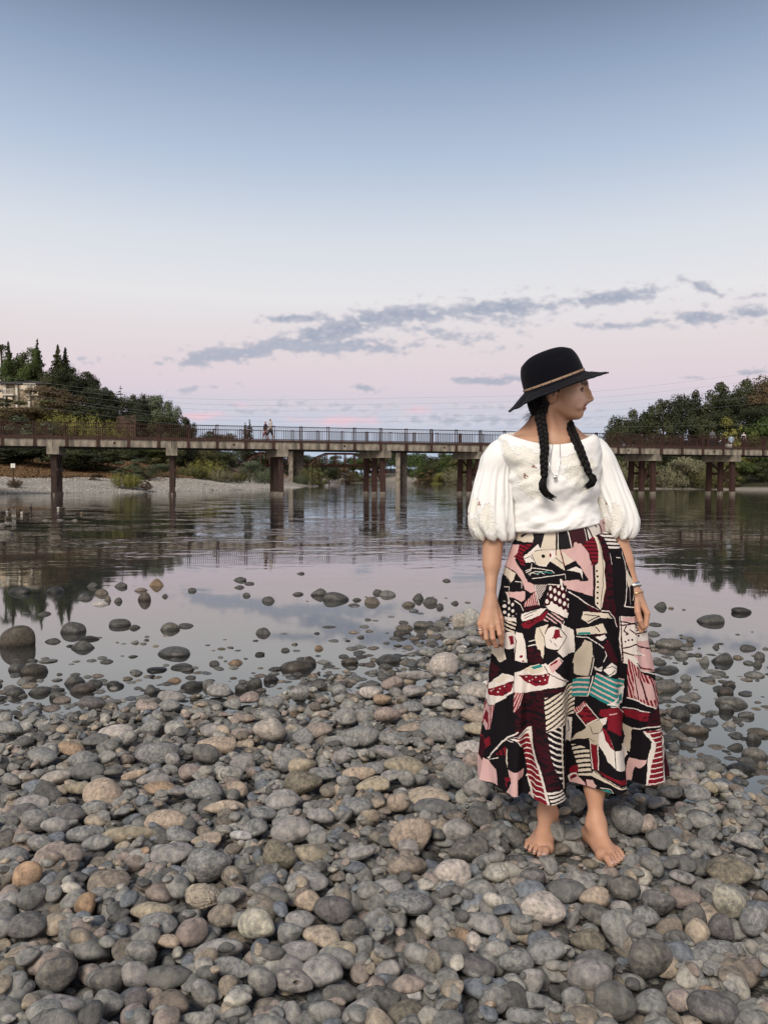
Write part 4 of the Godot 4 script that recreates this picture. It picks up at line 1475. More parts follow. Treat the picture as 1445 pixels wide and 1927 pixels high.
func traced_stones() -> void:       # where the larger cobbles lie in the photograph: column, row, width, height, tone
	s(28, 1193, 72, 54, "n"); s(135, 1180, 49, 28, "g"); s(168, 1199, 44, 16, "n"); s(157, 1213, 50, 20, "g")
	s(101, 1205, 30, 10, "d"); s(226, 1171, 41, 17, "g"); s(255, 1177, 23, 12, "d"); s(319, 1178, 38, 18, "p")
	s(352, 1177, 32, 9, "d"); s(335, 1225, 73, 26, "g"); s(297, 1258, 43, 14, "d"); s(344, 1253, 42, 14, "g")
	s(204, 1243, 28, 10, "d"); s(90, 1242, 45, 10, "g"); s(34, 1255, 38, 19, "g"); s(61, 1259, 50, 27, "n")
	s(52, 1276, 38, 12, "n"); s(29, 1301, 40, 22, "g"); s(138, 1278, 40, 25, "g"); s(156, 1295, 48, 24, "k")
	s(111, 1306, 36, 24, "g"); s(77, 1298, 44, 22, "g"); s(218, 1287, 34, 16, "d"); s(330, 1278, 31, 14, "o")
	s(357, 1274, 23, 8, "d"); s(285, 1298, 31, 24, "g"); s(361, 1289, 47, 20, "d"); s(394, 1286, 25, 19, "g")
	s(414, 1300, 46, 25, "g"); s(322, 1309, 50, 24, "g"); s(173, 1321, 50, 26, "d"); s(276, 1327, 43, 20, "k")
	s(322, 1326, 37, 22, "g"); s(392, 1325, 47, 20, "d"); s(440, 1323, 34, 20, "g"); s(37, 1109, 44, 18, "d")
	s(105, 1109, 34, 15, "d"); s(163, 1123, 30, 12, "d"); s(175, 1100, 20, 11, "d"); s(193, 1113, 28, 13, "n")
	s(228, 1100, 27, 11, "d"); s(190, 1133, 36, 12, "w"); s(204, 1125, 16, 12, "n"); s(224, 1128, 20, 11, "d")
	s(271, 1120, 27, 22, "k"); s(267, 1107, 27, 11, "k"); s(295, 1095, 27, 16, "o"); s(310, 1120, 12, 7, "d")
	s(363, 1109, 17, 8, "d"); s(82, 1154, 26, 8, "d"); s(48, 1153, 19, 6, "d"); s(405, 1247, 22, 10, "d")
	s(632, 1120, 50, 22, "g"); s(601, 1112, 33, 19, "g"); s(506, 1127, 27, 12, "d"); s(561, 1115, 24, 10, "d")
	s(566, 1078, 20, 5, "d"); s(452, 1089, 26, 9, "d"); s(452, 1103, 22, 8, "d"); s(468, 1097, 20, 6, "d")
	s(465, 1118, 15, 8, "d"); s(672, 1126, 19, 9, "d"); s(702, 1129, 31, 15, "n"); s(709, 1112, 20, 11, "d")
	s(727, 1115, 33, 14, "g"); s(667, 1138, 22, 6, "d"); s(769, 1133, 30, 16, "n"); s(786, 1122, 23, 15, "d")
	s(809, 1129, 28, 15, "d"); s(827, 1138, 15, 13, "d"); s(856, 1133, 19, 8, "d"); s(840, 1091, 15, 6, "d")
	s(497, 1187, 29, 15, "d"); s(622, 1179, 31, 6, "d"); s(686, 1178, 20, 6, "g"); s(762, 1179, 33, 12, "n")
	s(759, 1190, 38, 15, "n"); s(797, 1174, 36, 17, "p"); s(827, 1172, 26, 14, "g"); s(817, 1183, 24, 11, "d")
	s(790, 1193, 19, 10, "d"); s(852, 1193, 50, 20, "g"); s(866, 1165, 34, 30, "p"); s(890, 1162, 38, 42, "p")
	s(883, 1188, 28, 17, "g"); s(895, 1205, 40, 17, "g"); s(601, 1218, 17, 9, "o"); s(538, 1222, 17, 8, "d")
	s(678, 1226, 28, 8, "d"); s(655, 1244, 38, 17, "n"); s(560, 1250, 69, 30, "n"); s(583, 1244, 27, 20, "n")
	s(589, 1271, 21, 11, "o"); s(444, 1244, 33, 15, "o"); s(620, 1253, 25, 7, "d"); s(731, 1237, 55, 25, "g")
	s(726, 1254, 28, 21, "g"); s(831, 1248, 57, 46, "p"); s(804, 1226, 28, 16, "g"); s(895, 1238, 43, 21, "g")
	s(781, 1271, 64, 19, "g"); s(738, 1283, 38, 24, "k"); s(510, 1276, 33, 17, "d"); s(478, 1283, 31, 26, "g")
	s(458, 1293, 31, 20, "g"); s(563, 1300, 36, 29, "g"); s(600, 1288, 24, 15, "d"); s(693, 1300, 40, 21, "p")
	s(719, 1314, 34, 19, "o"); s(779, 1299, 42, 21, "g"); s(828, 1287, 31, 19, "g"); s(850, 1304, 28, 18, "d")
	s(894, 1297, 58, 28, "p"); s(511, 1321, 42, 22, "g"); s(470, 1311, 38, 20, "k"); s(773, 1328, 45, 19, "g")
	s(814, 1318, 40, 15, "g"); s(854, 1326, 40, 20, "p"); s(885, 1316, 40, 15, "g"); s(892, 1345, 53, 29, "t")
	s(894, 1369, 52, 23, "t"); s(830, 1368, 80, 44, "g"); s(728, 1344, 47, 30, "k"); s(686, 1347, 36, 28, "g")
	s(655, 1347, 44, 30, "g"); s(505, 1344, 50, 24, "g"); s(508, 1374, 57, 50, "p"); s(600, 1371, 48, 28, "k")
	s(571, 1385, 38, 32, "g"); s(684, 1382, 62, 35, "g"); s(744, 1392, 56, 23, "g"); s(769, 1368, 42, 17, "t")
	s(646, 1396, 66, 22, "g"); s(541, 1424, 66, 42, "g"); s(566, 1439, 47, 32, "t"); s(570, 1471, 66, 40, "n")
	s(646, 1423, 35, 27, "g"); s(731, 1416, 55, 23, "g"); s(765, 1440, 80, 32, "t"); s(668, 1455, 70, 25, "t")
	s(704, 1474, 63, 28, "t"); s(732, 1458, 41, 18, "g"); s(704, 1443, 46, 20, "g"); s(614, 1456, 42, 25, "g")
	s(766, 1464, 35, 30, "g"); s(859, 1454, 55, 50, "g"); s(897, 1483, 47, 45, "g"); s(804, 1496, 75, 35, "t")
	s(819, 1518, 76, 37, "d"); s(746, 1508, 43, 33, "t"); s(536, 1503, 65, 37, "g"); s(673, 1514, 61, 32, "g")
	s(604, 1534, 48, 32, "g"); s(550, 1556, 70, 48, "g"); s(593, 1567, 43, 33, "g"); s(776, 1566, 80, 62, "t")
	s(862, 1562, 58, 44, "g"); s(882, 1592, 72, 48, "d"); s(771, 1596, 40, 30, "g"); s(583, 1601, 66, 34, "t")
	s(679, 1601, 56, 27, "g"); s(524, 1610, 60, 56, "n"); s(483, 1556, 46, 32, "g"); s(495, 1531, 46, 25, "g")
	s(460, 1433, 48, 33, "g"); s(498, 1461, 52, 23, "g"); s(834, 1430, 38, 18, "g"); s(879, 1406, 55, 24, "p")
	s(890, 1428, 40, 27, "k"); s(21, 1370, 46, 27, "g"); s(136, 1408, 56, 24, "o"); s(78, 1420, 58, 28, "g")
	s(156, 1428, 58, 33, "g"); s(166, 1446, 56, 32, "d"); s(105, 1463, 51, 29, "p"); s(146, 1481, 55, 21, "t")
	s(196, 1490, 74, 44, "t"); s(181, 1519, 51, 30, "g"); s(220, 1375, 58, 27, "p"); s(239, 1386, 34, 27, "g")
	s(181, 1390, 50, 22, "d"); s(300, 1414, 77, 40, "g"); s(327, 1429, 28, 28, "g"); s(410, 1397, 65, 36, "t")
	s(390, 1420, 50, 35, "d"); s(402, 1371, 52, 25, "g"); s(457, 1378, 42, 21, "k"); s(360, 1451, 50, 28, "k")
	s(306, 1482, 61, 25, "o"); s(332, 1489, 38, 18, "g"); s(294, 1466, 63, 25, "g"); s(247, 1459, 51, 14, "t")
	s(216, 1448, 37, 20, "d"); s(326, 1368, 40, 25, "p"); s(286, 1366, 40, 23, "g"); s(388, 1485, 66, 42, "g")
	s(449, 1484, 43, 30, "t"); s(435, 1455, 42, 32, "g"); s(424, 1518, 73, 27, "t"); s(312, 1539, 73, 35, "t")
	s(244, 1570, 91, 32, "t"); s(156, 1567, 72, 30, "g"); s(130, 1529, 62, 32, "d"); s(71, 1540, 52, 38, "g")
	s(106, 1553, 48, 36, "g"); s(43, 1524, 50, 30, "d"); s(63, 1507, 62, 26, "g"); s(188, 1582, 55, 26, "g")
	s(129, 1609, 60, 40, "k"); s(390, 1577, 50, 30, "t"); s(456, 1573, 42, 17, "w"); s(321, 1602, 77, 38, "g")
	s(391, 1622, 80, 62, "g"); s(338, 1571, 58, 26, "g"); s(26, 1610, 60, 32, "g"); s(75, 1588, 47, 30, "g")
	s(12, 1578, 40, 38, "d"); s(48, 1647, 58, 55, "s"); s(97, 1655, 38, 27, "b"); s(199, 1656, 82, 42, "n")
	s(163, 1697, 39, 38, "o"); s(380, 1683, 77, 52, "r"); s(440, 1648, 42, 50, "n"); s(283, 1713, 76, 36, "t")
	s(300, 1735, 72, 40, "g"); s(51, 1735, 67, 44, "d"); s(23, 1694, 48, 35, "g"); s(357, 1752, 60, 48, "k")
	s(425, 1721, 60, 38, "n"); s(268, 1789, 59, 44, "g"); s(318, 1770, 46, 28, "t"); s(412, 1781, 83, 36, "g")
	s(432, 1816, 86, 34, "g"); s(111, 1828, 70, 60, "d"); s(24, 1826, 52, 46, "n"); s(203, 1836, 56, 50, "d")
	s(257, 1836, 54, 44, "g"); s(312, 1833, 88, 40, "d"); s(111, 1897, 87, 60, "g"); s(204, 1888, 55, 47, "g")
	s(323, 1889, 71, 50, "n"); s(382, 1868, 48, 50, "g"); s(258, 1880, 50, 40, "d"); s(446, 1870, 54, 34, "g")
	s(70, 1881, 72, 36, "d"); s(246, 1907, 48, 33, "k"); s(370, 1918, 80, 28, "g"); s(485, 1738, 66, 58, "p")
	s(633, 1709, 76, 50, "d"); s(510, 1687, 64, 42, "d"); s(580, 1693, 46, 38, "t"); s(578, 1654, 72, 36, "g")
	s(764, 1628, 72, 44, "n"); s(846, 1643, 72, 56, "p"); s(906, 1671, 62, 34, "g"); s(773, 1694, 90, 46, "g")
	s(733, 1668, 56, 36, "g"); s(718, 1687, 26, 33, "o"); s(721, 1740, 40, 36, "g"); s(666, 1747, 48, 40, "d")
	s(609, 1762, 72, 37, "t"); s(640, 1785, 57, 36, "t"); s(567, 1792, 74, 36, "g"); s(562, 1727, 54, 32, "g")
	s(545, 1753, 46, 38, "g"); s(548, 1815, 52, 30, "g"); s(611, 1823, 75, 54, "g"); s(491, 1844, 53, 62, "g")
	s(553, 1842, 72, 40, "h"); s(633, 1868, 78, 34, "d"); s(681, 1907, 80, 56, "g"); s(760, 1910, 80, 52, "n")
	s(716, 1876, 82, 38, "d"); s(780, 1868, 33, 30, "w"); s(858, 1787, 64, 46, "d"); s(894, 1818, 68, 46, "d")
	s(908, 1733, 76, 40, "g"); s(892, 1768, 32, 33, "p"); s(827, 1801, 31, 22, "t"); s(925, 1882, 58, 46, "g")
	s(552, 1908, 42, 44, "g"); s(508, 1908, 58, 32, "k"); s(630, 1893, 38, 38, "k"); s(730, 1822, 44, 38, "g")
	s(1207, 1648, 80, 46, "p"); s(1030, 1608, 70, 36, "c"); s(1023, 1709, 85, 62, "p"); s(1118, 1684, 52, 38, "t")
	s(1180, 1673, 59, 42, "d"); s(1060, 1670, 74, 42, "d"); s(1237, 1694, 60, 45, "d"); s(1289, 1688, 54, 37, "k")
	s(1374, 1635, 84, 52, "n"); s(1371, 1694, 61, 62, "p"); s(1357, 1741, 48, 58, "d"); s(1412, 1729, 64, 50, "g")
	s(1305, 1722, 50, 46, "d"); s(1308, 1750, 48, 40, "t"); s(1260, 1745, 50, 38, "n"); s(1215, 1724, 50, 38, "g")
	s(1173, 1714, 43, 37, "g"); s(1118, 1717, 58, 36, "d"); s(1107, 1767, 60, 40, "n"); s(1253, 1810, 47, 62, "t")
	s(1222, 1800, 76, 76, "d"); s(1341, 1788, 86, 38, "g"); s(1390, 1831, 73, 47, "n"); s(1113, 1829, 84, 60, "g")
	s(971, 1809, 64, 52, "g"); s(1026, 1783, 70, 45, "g"); s(1121, 1803, 64, 38, "d"); s(1000, 1843, 50, 46, "g")
	s(1158, 1883, 78, 72, "d"); s(1223, 1883, 62, 46, "g"); s(1348, 1900, 94, 58, "d"); s(1075, 1876, 50, 46, "g")
	s(987, 1911, 72, 32, "g"); s(1006, 1883, 68, 28, "g"); s(1282, 1880, 52, 38, "k"); s(1180, 1541, 58, 52, "g")
	s(1110, 1547, 64, 48, "d"); s(1082, 1510, 40, 34, "g"); s(1218, 1549, 38, 34, "k"); s(1244, 1575, 71, 33, "d")
	s(1187, 1594, 40, 35, "g"); s(971, 1592, 52, 30, "d"); s(1288, 1624, 55, 30, "d"); s(1281, 1648, 45, 22, "g")
	s(1405, 1579, 55, 31, "g"); s(1310, 1490, 43, 26, "g"); s(1234, 1509, 38, 21, "g"); s(1258, 1489, 45, 22, "d")
	s(1144, 1636, 42, 24, "d"); s(1004, 1649, 48, 38, "d"); s(964, 1629, 36, 21, "t"); s(1243, 1137, 28, 14, "d")
	s(1396, 1147, 40, 15, "d"); s(1338, 1164, 51, 20, "g"); s(1260, 1209, 54, 25, "p"); s(1217, 1204, 27, 23, "g")
	s(1279, 1229, 28, 17, "g"); s(1230, 1191, 22, 9, "g"); s(1231, 1174, 24, 7, "d"); s(1300, 1202, 17, 9, "d")
	s(1346, 1214, 17, 10, "d"); s(1404, 1217, 35, 13, "d"); s(1428, 1229, 19, 21, "d"); s(1358, 1236, 47, 24, "g")
	s(1325, 1240, 22, 18, "g"); s(1424, 1247, 20, 13, "d"); s(1419, 1268, 37, 13, "g"); s(1252, 1259, 51, 17, "g")
	s(1240, 1244, 35, 12, "d"); s(1251, 1285, 63, 34, "p"); s(1289, 1273, 19, 11, "g"); s(1290, 1287, 22, 16, "g")
	s(1304, 1308, 32, 13, "g"); s(1370, 1286, 31, 17, "n"); s(1366, 1300, 34, 18, "n"); s(1378, 1320, 60, 23, "p")
	s(1367, 1330, 28, 24, "g"); s(1279, 1341, 39, 29, "g"); s(1304, 1329, 33, 17, "g"); s(1335, 1356, 32, 15, "b")
	s(1333, 1341, 22, 13, "d"); s(1370, 1362, 29, 15, "p"); s(1303, 1372, 56, 25, "t"); s(1415, 1386, 31, 25, "g")
	s(1382, 1382, 30, 12, "d"); s(1422, 1415, 49, 34, "p"); s(1267, 1403, 24, 19, "g"); s(1395, 1445, 54, 26, "d")
	s(1432, 1438, 23, 19, "n"); s(1374, 1426, 28, 8, "d"); s(1307, 1440, 39, 19, "g"); s(1293, 1457, 37, 17, "p")
	s(1289, 1442, 26, 12, "t"); s(1323, 1459, 24, 19, "g"); s(1346, 1461, 27, 19, "t"); s(1292, 1477, 35, 27, "g")
	s(1335, 1480, 28, 21, "t"); s(1310, 1488, 44, 27, "g")


# ---------------------------------------------------------------- stones
const BRIGHT := 2.9
var rows: Array = []
var TONE := {"g": Color(0.176, 0.177, 0.170), "d": Color(0.098, 0.098, 0.096), "t": Color(0.255, 0.22, 0.178), "o": Color(0.235, 0.172, 0.122), "p": Color(0.275, 0.265, 0.24), "k": Color(0.215, 0.183, 0.165), "b": Color(0.13, 0.145, 0.165),
	"n": Color(0.155, 0.138, 0.118), "w": Color(0.50, 0.48, 0.455), "s": Color(0.255, 0.18, 0.132), "r": Color(0.22, 0.20, 0.165), "h": Color(0.15, 0.145, 0.14), "c": Color(0.17, 0.15, 0.125)}
var TONE_WORD := {"g": "grey", "d": "dark grey", "t": "tan", "o": "orange-tan", "p": "pale grey", "k": "pinkish", "b": "blue-grey", "n": "brown", "w": "white", "s": "salmon", "r": "rough", "h": "grey", "c": "cracked"}
var stone_cache := {}


func s(cx: float, cy: float, w: float, h: float, tone: String) -> void:
	rows.append([cx, cy, w, h, tone])


func ico(level: int) -> Array:
	var key := "ico%d" % level
	if stone_cache.has(key):
		return stone_cache[key]
	var t := (1.0 + sqrt(5.0)) / 2.0
	var v := PackedVector3Array([Vector3(-1, t, 0), Vector3(1, t, 0), Vector3(-1, -t, 0), Vector3(1, -t, 0), Vector3(0, -1, t), Vector3(0, 1, t), Vector3(0, -1, -t), Vector3(0, 1, -t), Vector3(t, 0, -1), Vector3(t, 0, 1), Vector3(-t, 0, -1), Vector3(-t, 0, 1)])
	var f := PackedInt32Array([0, 11, 5, 0, 5, 1, 0, 1, 7, 0, 7, 10, 0, 10, 11, 1, 5, 9, 5, 11, 4, 11, 10, 2, 10, 7, 6, 7, 1, 8, 3, 9, 4, 3, 4, 2, 3, 2, 6, 3, 6, 8, 3, 8, 9, 4, 9, 5, 2, 4, 11, 6, 2, 10, 8, 6, 7, 9, 8, 1])
	for i in v.size():
		v[i] = v[i].normalized()
	for l in level:
		var mids := {}
		var g := PackedInt32Array()
		for i in range(0, f.size(), 3):
			var m := PackedInt32Array()
			for e in 3:
				var a := f[i + e]
				var b := f[i + (e + 1) % 3]
				var k := mini(a, b) * 100000 + maxi(a, b)
				if not mids.has(k):
					mids[k] = v.size()
					v.append((v[a] + v[b]).normalized())
				m.append(mids[k])
			g.append_array(PackedInt32Array([f[i], m[0], m[2], f[i + 1], m[1], m[0], f[i + 2], m[2], m[1], m[0], m[1], m[2]]))
		f = g
	stone_cache[key] = [v, f]
	return stone_cache[key]


func stone_points(sd: int, level: int, round_: float) -> PackedVector3Array:
	# a pebble: a ball worn down by a dozen soft facets, then a little uneven; it just fills the box from -1 to 1
	var r := RandomNumberGenerator.new()
	r.seed = sd
	var planes := PackedVector3Array()
	for k in 15:
		planes.append(ball(r) / r.randf_range(0.80, 1.08))
	var n := noise(sd, 0.9, 3)
	var v: PackedVector3Array = ico(level)[0].duplicate()
	var most := Vector3.ZERO
	var e := 3.6 + 3.4 * r.randf() * (1.3 - round_)
	for i in v.size():
		var sum := pow(0.86, e)
		for q in planes:
			sum += pow(maxf(q.dot(v[i]), 0.0), e)
		v[i] *= pow(sum, -1.0 / e) * (1.0 + 0.050 * n.get_noise_3dv(v[i]) + 0.010 * n.get_noise_3dv(v[i] * 4.0))
		most = most.max(v[i].abs())
	for i in v.size():
		v[i] /= most
	return v


func stone_arrays(v: PackedVector3Array, level: int, colors := PackedColorArray()) -> ArrayMesh:
	var f: PackedInt32Array = ico(level)[1]
	var idx := PackedInt32Array()
	idx.resize(f.size())
	var nor := PackedVector3Array()
	nor.resize(v.size())
	for i in range(0, f.size(), 3):
		idx[i] = f[i]
		idx[i + 1] = f[i + 2]
		idx[i + 2] = f[i + 1]
		var fn := (v[f[i + 1]] - v[f[i]]).cross(v[f[i + 2]] - v[f[i]])
		for k in 3:
			nor[f[i + k]] += fn
	for i in nor.size():
		nor[i] = nor[i].normalized()
	var arr := []
	arr.resize(Mesh.ARRAY_MAX)
	arr[Mesh.ARRAY_VERTEX] = v
	arr[Mesh.ARRAY_NORMAL] = nor
	arr[Mesh.ARRAY_INDEX] = idx
	if colors.size():
		arr[Mesh.ARRAY_COLOR] = colors
	var m := ArrayMesh.new()
	m.add_surface_from_arrays(Mesh.PRIMITIVE_TRIANGLES, arr)
	return m


func stone_mesh(sd: int, level := 3, round_ := 0.7) -> ArrayMesh:
	var key := "%d/%d" % [sd, level]
	if not stone_cache.has(key):
		stone_cache[key] = stone_arrays(stone_points(sd, level, round_), level)
	return stone_cache[key]


func stone_skin(sd: int, style: int) -> ImageTexture:
	var w := 512
	var a := noise(sd, 0.012, 5).get_seamless_image(w, w).get_data()
	var b := noise(sd + 1, 0.085, 3).get_seamless_image(w, w).get_data()
	var c := noise(sd + 2, 0.030, 4).get_seamless_image(w, w).get_data()
	var out := PackedByteArray()
	out.resize(w * w * 3)
	for i in w * w:
		var va := a[i] / 255.0
		var vb := b[i] / 255.0
		var vc := c[i] / 255.0
		var v := 0.56 + 0.30 * va + 0.20 * (vb - 0.5)
		var lich := smoothstep(0.58, 0.70, vc + 0.25 * (vb - 0.5)) * (0.30 if style == 0 else 0.55)
		var pit := smoothstep(0.66, 0.80, vb) * 0.20 + smoothstep(0.40, 0.28, vc) * 0.18
		v = clampf(v + lich * 0.28 - pit * 0.8, 0.18, 1.0)
		out[i * 3] = int(255.0 * clampf(v * (1.0 + 0.04 * (va - 0.5)), 0, 1))
		out[i * 3 + 1] = int(255.0 * v * 0.985)
		out[i * 3 + 2] = int(255.0 * clampf(v * (0.97 - 0.10 * lich), 0, 1))
	return ImageTexture.create_from_image(Image.create_from_data(w, w, false, Image.FORMAT_RGB8, out))


func stone_materials() -> void:
	M.skin0 = stone_skin(61, 0)
	M.skin1 = stone_skin(64, 1)
	M.pit = gray_tex(67, 0.045, 0.0, 1.0, 5, 512)
	M.rockpale = worn(Color(0.33, 0.31, 0.28), M.skin0, M.pit, 0.6, 0.8, 0.7)


func stone_mat(c: Color, k: int, rough := 0.78) -> StandardMaterial3D:
	var m := worn(Color(minf(c.r * BRIGHT, 0.95), minf(c.g * BRIGHT, 0.95), minf(c.b * BRIGHT, 0.95)), M.skin0 if k % 3 else M.skin1, M.pit, 0.23 + 0.035 * (k % 5), 0.07, rough)
	m.metallic_specular = 0.35
	return m


const HX0 := -4.6
const HZ0 := -8.2
const HC := 0.016
var HW := 620
var HH := 470
var field := PackedFloat32Array()          # how high the pile stands
var taken := PackedByteArray()            # where a traced cobble or a foot already lies

func field_setup() -> void:
	field.resize(HW * HH)
	taken.resize(HW * HH)
	var q := 8
	for j in range(0, HH, q):
		for i in range(0, HW, q):
			var h := bar_height(HX0 + i * HC, HZ0 + j * HC) - 0.02
			for y in range(j, mini(j + q, HH)):
				for x in range(i, mini(i + q, HW)):
					field[y * HW + x] = h
	base_field = field.duplicate()


var base_field := PackedFloat32Array()

func bar_height_fast(x: float, z: float) -> float:
	var i := int((x - HX0) / HC)
	var j := int((z - HZ0) / HC)
	if i < 0 or j < 0 or i >= HW or j >= HH:
		return -1.0
	return base_field[j * HW + i] + 0.02


func field_at(x: float, z: float) -> float:
	var i := int((x - HX0) / HC)
	var j := int((z - HZ0) / HC)
	if i < 0 or j < 0 or i >= HW or j >= HH:
		return 9.0
	return field[j * HW + i]


func stamp(c: Vector3, ax: float, ay: float, az: float) -> void:
	var i0 := maxi(0, int((c.x - ax - HX0) / HC))
	var i1 := mini(HW - 1, int((c.x + ax - HX0) / HC) + 1)
	var j0 := maxi(0, int((c.z - az - HZ0) / HC))
	var j1 := mini(HH - 1, int((c.z + az - HZ0) / HC) + 1)
	for j in range(j0, j1 + 1):
		var dz := (HZ0 + j * HC - c.z) / az
		for i in range(i0, i1 + 1):
			var dx := (HX0 + i * HC - c.x) / ax
			var q := 1.0 - dx * dx - dz * dz
			if q > 0.0:
				field[j * HW + i] = maxf(field[j * HW + i], c.y + ay * sqrt(q))


func take(c: Vector3, ax: float, az: float) -> void:
	for j in range(maxi(0, int((c.z - az - HZ0) / HC)), mini(HH - 1, int((c.z + az - HZ0) / HC) + 1)):
		for i in range(maxi(0, int((c.x - ax - HX0) / HC)), mini(HW - 1, int((c.x + ax - HX0) / HC) + 1)):
			if pow((HX0 + (i + 0.5) * HC - c.x) / ax, 2.0) + pow((HZ0 + (j + 0.5) * HC - c.z) / az, 2.0) < 1.0:
				taken[j * HW + i] = 1


func taken_at(x: float, z: float) -> int:
	var i := int((x - HX0) / HC)
	var j := int((z - HZ0) / HC)
	return 0 if i < 0 or j < 0 or i >= HW or j >= HH else taken[j * HW + i]


func stones() -> void:
	traced_stones()
	field_setup()
	var r := RandomNumberGenerator.new()
	r.seed = 77
	# --- the traced cobbles; the 300 that show largest are things of their own
	var order := range(rows.size())
	order.sort_custom(func(p, q): return rows[p][2] * rows[p][3] > rows[q][2] * rows[q][3])
	var single := {}
	for k in mini(300, order.size()):
		single[order[k]] = true
	var mats := {}
	for t in TONE:
		var list := []
		for k in 5:
			var c: Color = TONE[t]
			var v := r.randf_range(0.84, 1.16)
			list.append(stone_mat(Color(c.r * v * r.randf_range(0.96, 1.05), c.g * v, c.b * v * r.randf_range(0.94, 1.06)), k + int(r.randf() * 5)))
		mats[t] = list
	var wet_mats := []
	for k in 4:
		var m := stone_mat(Color.WHITE / BRIGHT, k, 0.5)
		m.vertex_color_use_as_albedo = true
		wet_mats.append(m)
	var rest: Array = []
	var used := {}
	for i in rows.size():
		var q: Array = rows[i]
		var cx: float = q[0]
		var cy: float = q[1]
		var w: float = q[2]
		var h: float = q[3]
		var g := on_level(cx, cy + 0.4 * h, 0.03)
		var wet := bar_inside(g.x, g.z) < -0.02
		var gy := 0.0 if wet else maxf(bar_height(g.x, g.z), 0.0) + 0.012
		var foot := on_level(cx, cy + 0.5 * h, gy)
		var dist := -foot.z
		var phi := atan2(cam.position.y - gy, dist)
		var a := 0.5 * w * dist / F * (1.06 if wet else 1.16)
		var hh := h * dist / F
		var c := a * r.randf_range(0.66, 0.85)
		var b := 0.0
		for it in 12:
			var sx := hh - c * sin(phi) if wet else hh * 0.56
			b = sx * sx - c * c * sin(phi) * sin(phi)
			if sx > 0.0 and b > 0.0 and sqrt(b) / cos(phi) > (0.22 if wet else 0.34) * a:
				break
			c *= 0.87
		b = maxf(sqrt(maxf(b, 0.0)) / cos(phi), (0.20 if wet else 0.30) * a)
		b = minf(b, (1.35 if wet else 0.95) * maxf(a, c))
		var pos: Vector3
		if wet:
			pos = at_depth(cx, cy, dist + c * 0.9)
			pos.y = -0.12 * b
		else:
			pos = on_level(cx, cy + 0.06 * h, gy + b * 0.62)
			pos.y = gy + b * 0.60
		if not wet and Vector2(pos.x - 0.66, pos.z + 2.50).length() < 0.26:     # what she stands on lies no higher than her soles
			b = minf(b, 0.030)
			pos.y = minf(pos.y, 0.066 - b)
		var tilt := Basis(Vector3.RIGHT, r.randf_range(-0.05, 0.16)) * Basis(Vector3.BACK, r.randf_range(-0.13, 0.13)) * Basis(Vector3.UP, r.randf_range(-0.22, 0.22))
		var bs := tilt * Basis().scaled(Vector3(a, b, c))
		stamp(pos, a * 0.95, b * 0.95, c * 0.95)
		take(pos, a * 0.96, c * 0.96)
		if not single.has(i):
			rest.append([pos, bs, TONE[q[4]], wet])
			continue
		var node: MeshInstance3D
		if wet:
			var v := stone_points(900 + i, 3, 0.7)
			var col := PackedColorArray()
			var base_c: Color = TONE[q[4]] * r.randf_range(0.85, 1.12)
			var n := noise(i, 2.0, 2)
			for p in v:
				var y := (bs * p).y + pos.y + 0.008 * n.get_noise_3dv(p)
				var k := lerpf(0.34, 1.0, smoothstep(0.010, 0.030, y))        # the band that the water keeps wet
				col.append(Color(base_c.r * k, base_c.g * k, base_c.b * k))
			node = mi(stone_arrays(v, 3, col), wet_mats[i % 4], "river_stone", self, pos)
		else:
			var sd := 200 + (i * 7) % 26
			var mesh := stone_mesh(sd, 4, 0.7)
			if q[4] == "r":
				mesh = knobbly()
			node = mi(mesh, mats[q[4]][r.randi() % 5], "river_stone", self, pos)
			if q[4] == "h":
				hole_in(node)
			if q[4] == "c":
				crack_in(node)
		node.basis = bs
		tag(node, stone_label(i, a, used), "stone", "cobbles in the shallows" if wet else "cobbles of the dry bar")
	# --- everything smaller: one mass of pebbles
	for q in [[0.52, -2.56], [0.51, -2.49], [0.725, -2.53], [0.735, -2.46]]:
		take(Vector3(q[0], 0, q[1]), 0.075, 0.085)
	var kinds := 9
	var where: Array = []
	var tints: Array = []
	for k in kinds:
		where.append([])
		tints.append([])
	for q in rest:
		var k := r.randi() % kinds
		where[k].append(Transform3D(q[1], q[0]))
		tints[k].append(q[2] * (0.6 if q[3] else 1.0))
	var shades := ["g", "g", "g", "d", "g", "p", "t", "n", "k", "g", "b", "d"]
	# a bed of small ones under all
	var gz := -1.1
	while gz > -6.4:
		var gx := -1.05 + gz * 0.60
		while gx < 1.05 - gz * 0.60:
			var x := gx + r.randf_range(-0.012, 0.012)
			var z := gz + r.randf_range(-0.012, 0.012)
			var g := bar_height_fast(x, z)
			if g > -0.03:
				var a := r.randf_range(0.017, 0.036)
				var b := a * r.randf_range(0.42, 0.62)
				var pos := Vector3(x, g - 0.030 + r.randf_range(-0.006, 0.012), z)
				stamp(pos, a, b, a * 0.8)
				var kk := r.randi() % kinds
				where[kk].append(Transform3D(Basis.from_euler(Vector3(r.randf_range(-0.3, 0.3), r.randf() * TAU, r.randf_range(-0.3, 0.3))) * Basis().scaled(Vector3(a, b, a * r.randf_range(0.65, 0.9))), pos))
				var tc: Color = TONE[shades[r.randi() % shades.size()]]
				var v := r.randf_range(0.62, 1.1) * (0.42 if pos.y + b < 0.016 else 1.0)
				tints[kk].append(Color(tc.r * v, tc.g * v, tc.b * v))
			gx += 0.041
		gz -= 0.039
